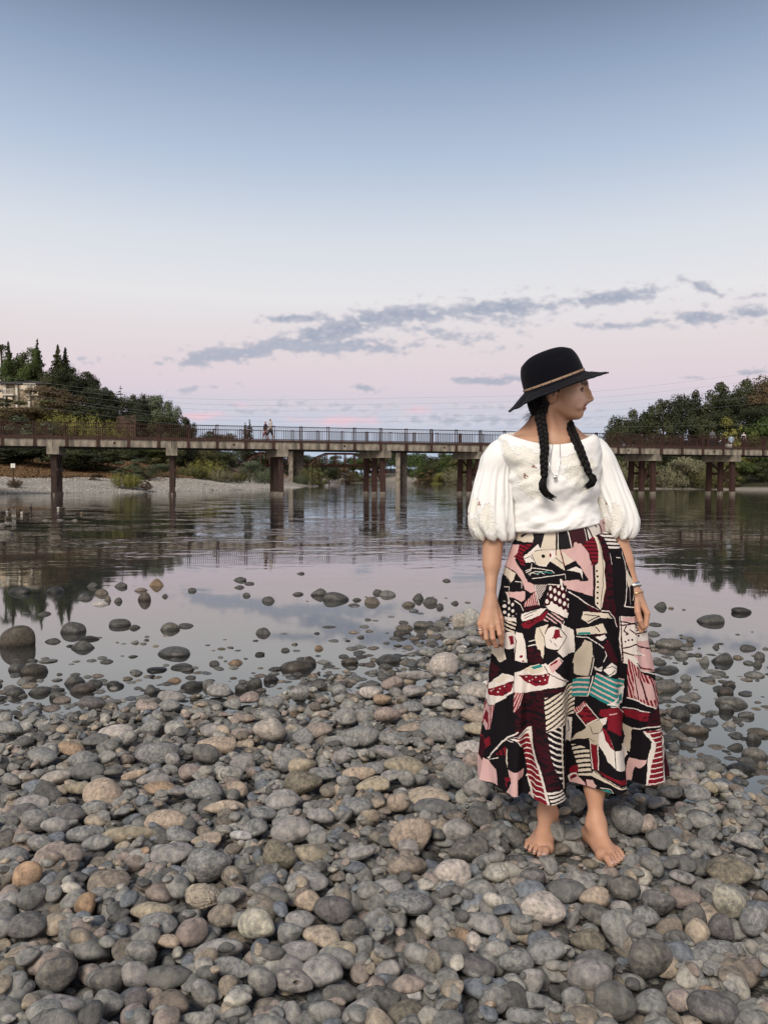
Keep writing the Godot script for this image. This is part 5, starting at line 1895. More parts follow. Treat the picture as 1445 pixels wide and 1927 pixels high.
	for pass_ in [[2600, 0.042, 0.062], [5200, 0.032, 0.044], [5000, 0.022, 0.033], [4500, 0.014, 0.022], [3000, 0.008, 0.014]]:
		for k in pass_[0]:
			var z := -lerpf(1.15, 7.6, pow(r.randf(), 1.5))
			var x := r.randf_range(-1.0, 1.0) * (0.9 - z * 0.58)
			var a := r.randf_range(pass_[1], pass_[2])
			var b := a * r.randf_range(0.42, 0.66)
			var c := a * r.randf_range(0.58, 0.92)
			var g := bar_height_fast(x, z)
			if g < -0.17 or (g < -0.03 and r.randf() < 0.45):
				continue
			var h0 := field_at(x, z)
			if h0 > 8.0 or h0 - g > 0.05 or taken_at(x, z):
				continue
			var sum := h0
			var hi := h0
			var lo := h0
			var blocked := 0
			for t in 6:
				var ex := x + a * 0.75 * cos(t * TAU / 6.0)
				var ez := z + a * 0.75 * sin(t * TAU / 6.0)
				var e := field_at(ex, ez)
				if taken_at(ex, ez):
					blocked += 1
					continue
				sum += e
				hi = maxf(hi, e)
				lo = minf(lo, e)
			if hi > 8.0 or hi - lo > 1.5 * a + 0.012 or blocked > (3 if a < 0.03 else 2):
				continue
			var y := lerpf(sum / (7.0 - blocked), lo, 0.35) + b * 0.5
			if g < -0.01 and y + b > -0.004 and r.randf() < 0.75:
				y = -b - 0.012
			var pos := Vector3(x, y, z)
			stamp(pos, a, b, c)
			var yaw := Basis(Vector3.UP, r.randf() * TAU)
			var bs := Basis.from_euler(Vector3(r.randf_range(-0.35, 0.35), 0, r.randf_range(-0.35, 0.35))) * yaw * Basis().scaled(Vector3(a, b, c))
			var kk := r.randi() % kinds
			where[kk].append(Transform3D(bs, pos))
			var tc: Color = TONE[shades[r.randi() % shades.size()]]
			if r.randf() < 0.012:
				tc = TONE["o"] if r.randf() < 0.6 else TONE["w"] * 0.75
			var v := r.randf_range(0.78, 1.2) * (0.42 if y + b < 0.018 else (0.7 if y + b < 0.03 else 1.0))
			tints[kk].append(Color(tc.r * v, tc.g * v, tc.b * v))
	# small flat ones that just break the water along the shore, and a few farther out
	for k in 10500:
		var z := -lerpf(2.6, 9.5, r.randf())
		var x := r.randf_range(-1.0, 1.0) * (0.6 - z * 0.56)
		if r.randf() > 0.22 and z < -6.5:
			continue
		var d := -bar_inside(x, z)
		if d < 0.02 or d > 2.6 or r.randf() > 0.80 * exp(-d / 0.50) + 0.025:
			continue
		if taken_at(x, z):
			continue
		var a := r.randf_range(0.018, 0.058) * (1.0 if d < 0.8 else 0.8)
		var b := a * r.randf_range(0.28, 0.5)
		take(Vector3(x, 0, z), a, a)
		var kk := r.randi() % kinds
		where[kk].append(Transform3D(Basis.from_euler(Vector3(r.randf_range(-0.12, 0.12), 0, r.randf_range(-0.12, 0.12))) * Basis(Vector3.UP, r.randf_range(-0.5, 0.5)) * Basis().scaled(Vector3(a, b, a * r.randf_range(0.6, 0.9))), Vector3(x, b * r.randf_range(-0.6, 0.3), z)))
		var tc: Color = TONE[shades[r.randi() % shades.size()]]
		var v := r.randf_range(0.30, 0.75)
		tints[kk].append(Color(tc.r * v, tc.g * v, tc.b * v))
	var root := stuff(base("river_pebbles", Vector3.ZERO))
	var pm := stone_mat(Color.WHITE / BRIGHT, 1)
	pm.vertex_color_use_as_albedo = true
	for k in kinds:
		var mm := MultiMesh.new()
		mm.transform_format = MultiMesh.TRANSFORM_3D
		mm.use_colors = true
		mm.mesh = stone_mesh(300 + k, 3, 0.7)
		mm.instance_count = where[k].size()
		for i in where[k].size():
			mm.set_instance_transform(i, where[k][i])
			mm.set_instance_color(i, tints[k][i] * BRIGHT)
		var inst := MultiMeshInstance3D.new()
		inst.multimesh = mm
		inst.material_override = pm
		stuff(add(inst, "pebbles", root))


func knobbly() -> ArrayMesh:
	var v := stone_points(555, 5, 0.7)
	var n := noise(8, 4.5, 2, FastNoiseLite.TYPE_CELLULAR)
	for i in v.size():
		v[i] *= 1.0 + 0.20 * n.get_noise_3dv(v[i])
	return stone_arrays(v, 5)


func hole_in(node: MeshInstance3D) -> void:
	var v := stone_points(557, 5, 0.7)
	var d := Vector3(0.30, 0.62, 0.75).normalized()
	for i in v.size():
		var q := v[i].normalized().distance_to(d)
		v[i] *= 1.0 - 0.55 * (1.0 - smoothstep(0.10, 0.24, q))
	node.mesh = stone_arrays(v, 5)


func crack_in(node: MeshInstance3D) -> void:
	var v := stone_points(559, 5, 0.7)
	for i in v.size():
		var q := absf(v[i].x - 0.05 + 0.06 * sin(v[i].y * 5.0 + v[i].z * 3.0))
		if v[i].z + v[i].y > 0.1:
			v[i] *= 1.0 - 0.10 * (1.0 - smoothstep(0.01, 0.05, q))
	node.mesh = stone_arrays(v, 5)


var MARKS := [[28, 1193, "the round boulder at the photo border"], [335, 1225, "the lone flat boulder in the calm water"], [190, 1133, "the white quartz rock in the shallows"], [295, 1095, "the outermost orange stone in the water"], [632, 1120, "the big rock in the far row"],
	[560, 1250, "the long dark-footed rock in the shallows"], [831, 1248, "the tall pale rock at the spit"], [330, 1278, "the wet orange stone by the shore"], [890, 1162, "the pale boulder behind her hand"], [769, 1133, "the dark-footed far stones"],
	[497, 1187, "the single dark stone mid-water"], [61, 1259, "the brown rock below the round boulder"], [156, 1295, "the split pinkish rock at the hill-side shore"], [508, 1374, "the upright pale rock on the shoreline"], [830, 1368, "the massive grey rock beside the skirt"],
	[136, 1408, "the smooth orange-tan cobble"], [300, 1414, "the broad grey rock behind the orange cobbles"], [410, 1397, "the tan slab by the dark mottled stone"], [306, 1482, "the brightest orange cobble"], [196, 1490, "the broad tan slab"], [765, 1440, "the long tan cobble near the hem"],
	[570, 1471, "the brown mottled rock"], [804, 1496, "the tan oval above the dark slab"], [776, 1566, "the bulky tan rock"], [456, 1573, "the white quartz cobble"], [391, 1622, "the round grey boulder among the cobbles"], [380, 1683, "the knobbly porous stone"], [48, 1647, "the salmon stone"],
	[163, 1697, "the round orange stone"], [485, 1738, "the smooth pale egg stone"], [244, 1570, "the longest tan cobble"], [846, 1643, "the big pale stone before her toes"], [633, 1709, "the dark triangular stone"], [780, 1868, "the white pebble"], [553, 1842, "the stone with a hole"],
	[718, 1687, "the small orange upright stone"], [1030, 1608, "the cracked stone under her toes"], [1023, 1709, "the large pale speckled stone"], [1207, 1648, "the domed pale stone beside her foot"], [1374, 1635, "the broad brown stone at the tree-side border"], [1253, 1810, "the upright tan stone"],
	[1371, 1694, "the pale heart-shaped stone"], [1113, 1829, "the long grey slab"], [1180, 1541, "the big stone behind her heels"], [1251, 1285, "the big pale boulder beside the skirt"], [1260, 1209, "the pale rock by her bracelet hand"], [1338, 1164, "the outer flat rock on the tree side"],
	[1358, 1236, "the peaked grey rock mid-pool"], [1378, 1320, "the flat rock of the pool cluster"], [1303, 1372, "the tan dome in the pool"], [1422, 1415, "the pale boulder at the pool's border"], [1395, 1445, "the dark slab at the pool's edge"], [111, 1897, "the dark boulder in the corner"], [321, 1602, "the flat grey boulder beside the round one"]]


func stone_label(i: int, a: float, used: Dictionary) -> String:
	var q: Array = rows[i]
	var size := "small" if a < 0.036 else ("middling" if a < 0.055 else ("large" if a < 0.078 else "very large"))
	var k: float = q[2] / q[3]
	var form := "long flat" if k > 2.5 else ("flat oval" if k > 1.85 else ("oval" if k > 1.35 else ("rounded" if k > 0.95 else "upright")))
	var near := []
	for m in MARKS:
		var dx: float = q[0] - m[0]
		var dy: float = (q[1] - m[1]) * 1.8
		var d := sqrt(dx * dx + dy * dy)
		if d < 1.0:
			var own: String = m[2].trim_prefix("the ")
			used[own] = true
			return "%s %s %s: %s" % [size, TONE_WORD[q[4]], form, own]
		near.append([d, dx, dy, m[2]])
	near.sort_custom(func(x, y): return x[0] < y[0])
	for n in near.slice(0, 7):
		var where := ("behind" if n[2] < 0.0 else "in front of") if absf(n[2]) > absf(n[1]) else ("hillward of" if n[1] < 0.0 else "treeward of")
		var far: String = "close " if n[0] < 75.0 else ("" if n[0] < 150.0 else "well ")
		var text := "%s %s %s stone %s%s %s" % [size, TONE_WORD[q[4]], form, far, where, n[3]]
		if text.split(" ").size() > 16:
			text = text.replace(" stone ", " ").replace("very large", "huge").replace("middling ", "").replace("flat oval", "flat")
		if not used.has(text):
			used[text] = true
			return text
	return "%s %s %s stone beside %s and %s" % [size, TONE_WORD[q[4]], form, near[0][3], near[1][3]]


# ---------------------------------------------------------------- the woman
const WD := 2.65                         # how far in front of the camera she stands
var origin := Vector3(0.6506, 0.075, -2.65)

func L(px: float, py: float, z := 0.0) -> Vector3:       # her own coordinates, from where a point shows and how far it stands towards the viewer
	return at_depth(px, py, WD - z) - origin


func skin_area(f: Field, out: Hide, pts: Array, margin: float, cell: float) -> void:
	var lo: Vector3 = pts[0]
	var hi: Vector3 = pts[0]
	for p in pts:
		lo = lo.min(p)
		hi = hi.max(p)
	out.net(f, lo - Vector3.ONE * margin, hi + Vector3.ONE * margin, cell)


var nails: Array = []
var head_turn: Basis
var head_at: Vector3

func hd(x: float, y: float, z: float) -> Vector3:        # a point given in the head's own axes: her left, up, and out of the face
	return head_at + head_turn * Vector3(x, y, z)


func woman() -> void:
	var root := base("person", origin)
	tag(root, "barefoot woman in black hat, white puff-sleeved blouse and patterned skirt, looking aside", "person")
	head_turn = Basis(Vector3.UP, deg_to_rad(69.0)) * Basis(Vector3.RIGHT, deg_to_rad(-2.0))
	head_at = L(1050, 741, 0.0)
	body(root)
	hair(root)
	hat(root)
	blouse(root)
	skirt(root)
	jewellery(root)


func body(root: Node3D) -> void:
	M.nail = mat(Color(0.58, 0.36, 0.29), 0.3)
	var f := Field.new()
	var T := head_turn
	# head and face
	f.egg(hd(0, 0.048, -0.012), Vector3(0.074, 0.085, 0.092), 0.02, T)
	f.egg(hd(0, -0.008, 0.030), Vector3(0.060, 0.078, 0.061), 0.025, T)
	for s in [-1.0, 1.0]:
		f.cap(hd(0.047 * s, -0.044, -0.008), hd(0.010 * s, -0.072, 0.058), 0.017, 0.0135, 0.02)
		f.egg(hd(0.040 * s, -0.018, 0.062), Vector3(0.024, 0.022, 0.022), 0.03, T)
		f.cap(hd(0.012 * s, 0.030, 0.086), hd(0.045 * s, 0.026, 0.068), 0.011, 0.010, 0.02)
	f.egg(hd(0, -0.071, 0.0655), Vector3(0.017, 0.0145, 0.0135), 0.018, T)
	f.cap(hd(0, -0.050, 0.02), hd(0, -0.063, 0.050), 0.018, 0.016, 0.015)
	for s in [-1.0, 1.0]:
		f.cut(hd(0.030 * s, 0.004, 0.100), hd(0.040 * s, 0.004, 0.092), 0.016, 0.013, 0.016)
		f.egg(hd(0.031 * s, 0.004, 0.0715), Vector3(0.0130, 0.0120, 0.0125), 0.004, T)
		f.cap(hd(0.018 * s, 0.011, 0.080), hd(0.044 * s, 0.010, 0.073), 0.0055, 0.005, 0.006)
		f.cap(hd(0.018 * s, -0.006, 0.079), hd(0.043 * s, -0.005, 0.072), 0.005, 0.005, 0.008)
	f.cap(hd(0, 0.022, 0.086), hd(0, -0.004, 0.098), 0.0085, 0.0090, 0.016)
	f.cap(hd(0, -0.004, 0.098), hd(0, -0.0255, 0.1085), 0.0088, 0.0092, 0.012)
	for s in [-1.0, 1.0]:
		f.cap(hd(0.009 * s, -0.030, 0.100), hd(0.014 * s, -0.030, 0.090), 0.0065, 0.0070, 0.008)
		f.cap(hd(0.018 * s, -0.030, 0.086), hd(0.030 * s, -0.050, 0.074), 0.007, 0.008, 0.018)
	f.cap(hd(0, -0.033, 0.088), hd(0, -0.042, 0.0865), 0.008, 0.007, 0.012)
	f.cap(hd(-0.019, -0.0435, 0.0765), hd(0, -0.0425, 0.0865), 0.0045, 0.0062, 0.007)
	f.cap(hd(0.019, -0.0435, 0.0765), hd(0, -0.0425, 0.0865), 0.0045, 0.0062, 0.007)
	f.cap(hd(-0.015, -0.0525, 0.077), hd(0, -0.0545, 0.0835), 0.0050, 0.0072, 0.007)
	f.cap(hd(0.015, -0.0525, 0.077), hd(0, -0.0545, 0.0835), 0.0050, 0.0072, 0.007)
	for s in [-1.0, 1.0]:
		f.cut(hd(0, -0.0487, 0.0945), hd(0.029 * s, -0.0425, 0.0790), 0.0026, 0.0022, 0.004)
		f.egg(hd(0.073 * s, -0.008, -0.012), Vector3(0.011, 0.031, 0.019), 0.008, T)
		f.cut(hd(0.086 * s, -0.002, -0.008), hd(0.086 * s, -0.016, -0.004), 0.008, 0.006, 0.006)
	# neck, shoulders, chest
	var nape := hd(0, -0.03, -0.035)
	var pit := L(1037, 838, -0.015)
	f.cap(nape, pit, 0.046, 0.056, 0.02)
	f.cap(hd(0, -0.05, -0.024), pit + Vector3(0, 0, 0.015), 0.036, 0.046, 0.02)
	var sr := L(953, 859, -0.02)
	var sl := L(1110, 857, -0.04)
	f.cap(L(1022, 800, -0.045), sr, 0.044, 0.040, 0.05)
	f.cap(L(1052, 806, -0.055), sl, 0.042, 0.040, 0.05)
	f.cap(hd(-0.055, -0.055, -0.03), L(1046, 831, 0.045), 0.015, 0.012, 0.02)
	f.cap(hd(0.055, -0.055, -0.02), L(1056, 831, 0.035), 0.013, 0.011, 0.02)
	f.cap(L(1044, 833, 0.05), L(962, 829, 0.015), 0.011, 0.010, 0.03)
	f.cap(L(1062, 833, 0.045), L(1108, 828, 0.0), 0.011, 0.010, 0.03)
	f.egg(L(1036, 890, -0.01), Vector3(0.135, 0.135, 0.085), 0.05)
	f.cap(L(1040, 920, 0.0), L(1060, 1030, 0.0), 0.095, 0.085, 0.06)
	f.egg(L(1066, 1080, -0.005), Vector3(0.128, 0.11, 0.078), 0.04)
	# legs
	var hr := L(1028, 1105, 0.0)
	var hl := L(1108, 1105, 0.0)
	var kr := L(1024, 1330, 0.0)
	var kl := L(1112, 1325, -0.05)
	var ar := L(1030, 1530, 0.01)
	var al := L(1121, 1553, 0.055)
	f.cap(hr, kr, 0.082, 0.050, 0.05)
	f.cap(hl, kl, 0.082, 0.050, 0.05)
	for q in [[kr, ar, L(1027, 1400, -0.02)], [kl, al, L(1113, 1400, -0.035)]]:
		f.cap(q[0], q[1], 0.040, 0.0235, 0.03)
		f.cap(q[2], q[2].lerp(q[1], 0.55), 0.042, 0.0265, 0.04)
	# feet: heel, instep, balls, toes
	var fr := foot(f, ar, L(1013, 1592, 0.10), -1.0)
	var fl := foot(f, al, L(1148, 1607, 0.145), 1.0)
	# arms
	var er := L(927, 1003, -0.01)
	var el := L(1156, 1000, -0.03)
	var wr := L(923, 1120, 0.055)
	var wl := L(1195, 1112, 0.035)
	f.cap(sr, er, 0.038, 0.030, 0.03)
	f.cap(sl, el, 0.038, 0.030, 0.03)
	f.cap(er, wr, 0.029, 0.0180, 0.02)
	f.cap(er.lerp(wr, 0.12), er.lerp(wr, 0.5), 0.0315, 0.0255, 0.03)
	f.cap(el, wl, 0.028, 0.0175, 0.02)
	f.cap(el.lerp(wl, 0.12), el.lerp(wl, 0.5), 0.0305, 0.0245, 0.03)
	# her right hand gathers the skirt: back of the hand to the viewer
	var rh: Array = [wr]
	var kn := [L(936, 1172, 0.10), L(925, 1180, 0.108), L(913, 1181, 0.104), L(903, 1174, 0.092)]
	for k in 4:
		f.cap(wr.lerp(kn[k], 0.12), kn[k], 0.0150, 0.0105, 0.012)
	f.cap(wr.lerp(kn[1], 0.3), wr.lerp(kn[2], 0.85), 0.018, 0.014, 0.015)
	finger(f, rh, kn[0], L(940, 1193, 0.112), L(943, 1208, 0.096), L(944, 1215, 0.082), 0.0090)
	finger(f, rh, kn[1], L(927, 1201, 0.118), L(932, 1215, 0.100), L(936, 1216, 0.080), 0.0090)
	finger(f, rh, kn[2], L(915, 1201, 0.112), L(920, 1212, 0.092), L(926, 1210, 0.075), 0.0085)
	finger(f, rh, kn[3], L(905, 1191, 0.098), L(909, 1201, 0.082), L(915, 1200, 0.068), 0.0078)
	finger(f, rh, L(931, 1134, 0.062), L(941, 1163, 0.075), L(944, 1185, 0.078), L(944, 1202, 0.080), 0.0105)
	# her left hand: thumb side to the viewer, fingers curled round a fold
	var lh: Array = [wl]
	for k in 4:
		var z := 0.052 - 0.019 * k
		var kk := L(1217 - k, 1154 + 2 * k, z)
		f.cap(wl.lerp(kk, 0.12), kk, 0.0145, 0.0100, 0.012)
		finger(f, lh, kk, L(1215 - k, 1176, z + 0.004), L(1206 - k, 1187, z + 0.002), L(1201, 1179, z), 0.0088 - 0.0004 * k)
	finger(f, lh, L(1197, 1130, 0.048), L(1199, 1152, 0.068), L(1204, 1168, 0.074), L(1209, 1180, 0.070), 0.0105)
	var sk := Hide.new()
	skin_area(f, sk, [L(950, 700, -0.06), L(1118, 700, 0.0), hd(0, 0.05, 0.09), hd(0, 0.02, 0.105), L(945, 872, 0.03), L(1118, 872, 0.05)], 0.045, 0.0037)
	skin_area(f, sk, [L(945, 862, -0.03), L(1120, 1150, 0.03), L(1010, 1120, 0.0)], 0.075, 0.016)
	skin_area(f, sk, [hr + Vector3.UP * 0.03, hl, kr, kl, ar.lerp(kr, 0.55), al.lerp(kl, 0.55)], 0.085, 0.016)
	skin_area(f, sk, [ar.lerp(kr, 0.62)] + fr, 0.050, 0.0040)
	skin_area(f, sk, [al.lerp(kl, 0.62)] + fl, 0.050, 0.0040)
	skin_area(f, sk, [sr + Vector3(0, -0.05, 0), er], 0.052, 0.014)
	skin_area(f, sk, [sl + Vector3(0, -0.05, 0), el], 0.052, 0.014)
	skin_area(f, sk, [er, wr], 0.042, 0.0050)
	skin_area(f, sk, [el, wl], 0.042, 0.0050)
	skin_area(f, sk, rh + [wr], 0.030, 0.0030)
	skin_area(f, sk, lh + [wl], 0.030, 0.0030)
	# skin colours: lips, brows, eyes, toenails
	var col := PackedColorArray()
	var inv := head_turn.inverse()
	var nz := noise(5, 18.0, 3)
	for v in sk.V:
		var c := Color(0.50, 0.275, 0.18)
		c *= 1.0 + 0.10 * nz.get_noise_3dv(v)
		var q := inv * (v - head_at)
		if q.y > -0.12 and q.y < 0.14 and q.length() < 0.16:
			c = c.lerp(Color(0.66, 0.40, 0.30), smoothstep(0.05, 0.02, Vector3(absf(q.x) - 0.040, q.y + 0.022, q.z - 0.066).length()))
			c = c.lerp(c * Color(1.14, 1.22, 1.25), smoothstep(0.0, 0.05, q.z))      # face colour painted lighter to offset the shade under the hat brim
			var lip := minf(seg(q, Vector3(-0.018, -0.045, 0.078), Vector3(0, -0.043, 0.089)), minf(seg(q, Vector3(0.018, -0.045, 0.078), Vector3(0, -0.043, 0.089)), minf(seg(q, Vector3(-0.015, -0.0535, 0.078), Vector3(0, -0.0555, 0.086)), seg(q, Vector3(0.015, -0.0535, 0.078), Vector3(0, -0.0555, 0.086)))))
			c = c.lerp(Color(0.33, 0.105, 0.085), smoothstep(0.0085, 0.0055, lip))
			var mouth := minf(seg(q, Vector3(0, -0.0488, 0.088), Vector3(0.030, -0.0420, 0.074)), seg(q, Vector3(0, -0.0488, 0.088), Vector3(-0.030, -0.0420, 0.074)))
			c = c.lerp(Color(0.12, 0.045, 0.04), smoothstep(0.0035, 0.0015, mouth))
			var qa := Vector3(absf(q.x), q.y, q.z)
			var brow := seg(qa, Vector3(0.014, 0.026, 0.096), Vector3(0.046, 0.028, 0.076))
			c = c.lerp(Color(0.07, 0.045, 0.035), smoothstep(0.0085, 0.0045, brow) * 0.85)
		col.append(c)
	var m := mat(Color.WHITE, 0.52)
	m.vertex_color_use_as_albedo = true
	m.heightmap_enabled = true
	m.heightmap_texture = gray_tex(88, 0.11, 0.0, 1.0, 4)
	m.uv1_triplanar = true
	m.uv1_scale = Vector3.ONE * 14.0
	m.heightmap_scale = 0.025
	m.subsurf_scatter_enabled = true
	m.subsurf_scatter_strength = 0.12
	m.metallic_specular = 0.4
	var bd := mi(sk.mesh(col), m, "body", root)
	for q in nails:
		var nail := SphereMesh.new()
		nail.radius = q[2] * 0.62
		nail.height = q[2] * 1.24
		nail.radial_segments = 12
		nail.rings = 6
		var nm := mi(nail, M.nail, "toenail", bd, q[0])
		nm.basis = Basis.looking_at((q[1] + Vector3(0, -0.35, 0)).normalized()) * Basis().scaled(Vector3(1.0, 0.28, 1.15))
	# eyes, under lids with dark lashes
	for s in [-1.0, 1.0]:
		var ball_ := SphereMesh.new()
		ball_.radius = 0.0121
		ball_.height = 0.0242
		var eye := mi(ball_, mat(Color(0.42, 0.37, 0.34), 0.2), "eye", bd, hd(0.0315 * s, 0.0035, 0.0735))
		var st := begin()
		var gaze := (hd(0.0315 * s + 0.002, 0.0030, 0.30) - hd(0.0315 * s, 0.0035, 0.0735)).normalized()
		tube(st, PackedVector3Array([gaze * 0.0100, gaze * 0.01175, gaze * 0.0126]), PackedFloat32Array([0.0062, 0.0058, 0.0030]), 16)
		mi(done(st), mat(Color(0.022, 0.013, 0.009), 0.15), "iris", eye)
		st = begin()
		var lid := PackedVector3Array()
		var low_lid := PackedVector3Array()
		for k in 9:
			var t := k / 8.0
			lid.append(hd((0.0185 + 0.027 * t) * s, 0.0035 + 0.0075 * sin(PI * t) - 0.001 * t, 0.0735 + 0.0135 * sin(PI * (0.18 + 0.64 * t)) - 0.0015 * t))
			low_lid.append(hd((0.0185 + 0.027 * t) * s, 0.0030 - 0.0052 * sin(PI * t), 0.0735 + 0.0128 * sin(PI * (0.18 + 0.64 * t)) - 0.0015 * t))
		tube(st, lid, PackedFloat32Array([0.0012, 0.0017, 0.0020, 0.0021, 0.0021, 0.0021, 0.0020, 0.0016, 0.0010]), 6)
		mi(done(st), mat(Color(0.02, 0.013, 0.011), 0.6), "eyelash", bd)
		st = begin()
		tube(st, low_lid, PackedFloat32Array([0.0012]), 6)
		mi(done(st), mat(Color(0.20, 0.10, 0.07), 0.6), "lower_lid", bd)


func seg(p: Vector3, a: Vector3, b: Vector3) -> float:
	return p.distance_to(Geometry3D.get_closest_point_to_segment(p, a, b))


func finger(f: Field, box_pts: Array, a: Vector3, b: Vector3, c: Vector3, d: Vector3, r: float) -> void:
	f.cap(a, b, r * 1.08, r * 0.98, 0.004)
	f.cap(b, c, r * 0.98, r * 0.88, 0.003)
	f.cap(c, d, r * 0.88, r * 0.74, 0.003)
	for p in [a, b, c, d]:
		box_pts.append(p)


func foot(f: Field, ankle: Vector3, ball_at: Vector3, out: float) -> Array:
	# out: +1 when the little toe lies towards +x
	var flat := Vector3(ball_at.x - ankle.x, 0, ball_at.z - ankle.z)
	var fwd := (flat.normalized() * 0.9 + Vector3(out * 0.10, 0, 0.35)).normalized()
	var side := Vector3(fwd.z, 0, -fwd.x) * out
	var heel := ankle - fwd * 0.035 + Vector3(0, -0.050, 0)
	var big := ball_at - side * 0.032
	var small := ball_at + side * 0.034 - fwd * 0.012 + Vector3(0, -0.004, 0)
	f.cap(ankle + Vector3.UP * 0.01, heel, 0.0245, 0.024, 0.03)
	f.cap(ankle, ball_at + Vector3.UP * 0.006, 0.0245, 0.017, 0.035)
	f.cap(heel, big, 0.024, 0.018, 0.03)
	f.cap(heel, small, 0.022, 0.014, 0.03)
	f.cap(big, small, 0.017, 0.013, 0.015)
	f.egg(ankle + side * 0.027 + Vector3(0, -0.004, 0), Vector3(0.010, 0.011, 0.011), 0.012)
	f.egg(ankle - side * 0.027 + Vector3(0, 0.004, 0), Vector3(0.010, 0.012, 0.012), 0.012)
	var pts: Array = [ankle, heel, big, small]
	var r := [0.0128, 0.0092, 0.0088, 0.0084, 0.0080]
	var ln := [0.046, 0.045, 0.040, 0.034, 0.027]
	for k in 5:
		var root_ := big.lerp(small, k / 4.0) + fwd * (0.010 - 0.002 * k) + Vector3(0, 0.002, 0)
		var mid: Vector3 = root_ + fwd * ln[k] * 0.55 + side * (0.001 * k) + Vector3(0, 0.003, 0)
		var tip: Vector3 = root_ + fwd * ln[k] + side * (0.0015 * k) + Vector3(0, -0.007, 0)
		f.cap(root_, mid, r[k] * 1.05, r[k] * 0.95, 0.004)
		f.cap(mid, tip, r[k] * 0.95, r[k] * 0.92, 0.003)
		pts.append(tip)
		nails.append([tip + fwd * r[k] * 0.35 + Vector3(0, r[k] * 0.80, 0), fwd, r[k]])
	return pts


func strand_path(pts: Array, n: int) -> PackedVector3Array:
	var c := Curve3D.new()
	for p in pts:
		c.add_point(p)
	for k in range(1, pts.size() - 1):
		var t: Vector3 = (pts[k + 1] - pts[k - 1]) / 6.0
		c.set_point_in(k, -t)
		c.set_point_out(k, t)
	c.bake_interval = 0.004
	var out := PackedVector3Array()
	for i in n:
		out.append(c.sample_baked(c.get_baked_length() * i / (n - 1.0), true))
	return out


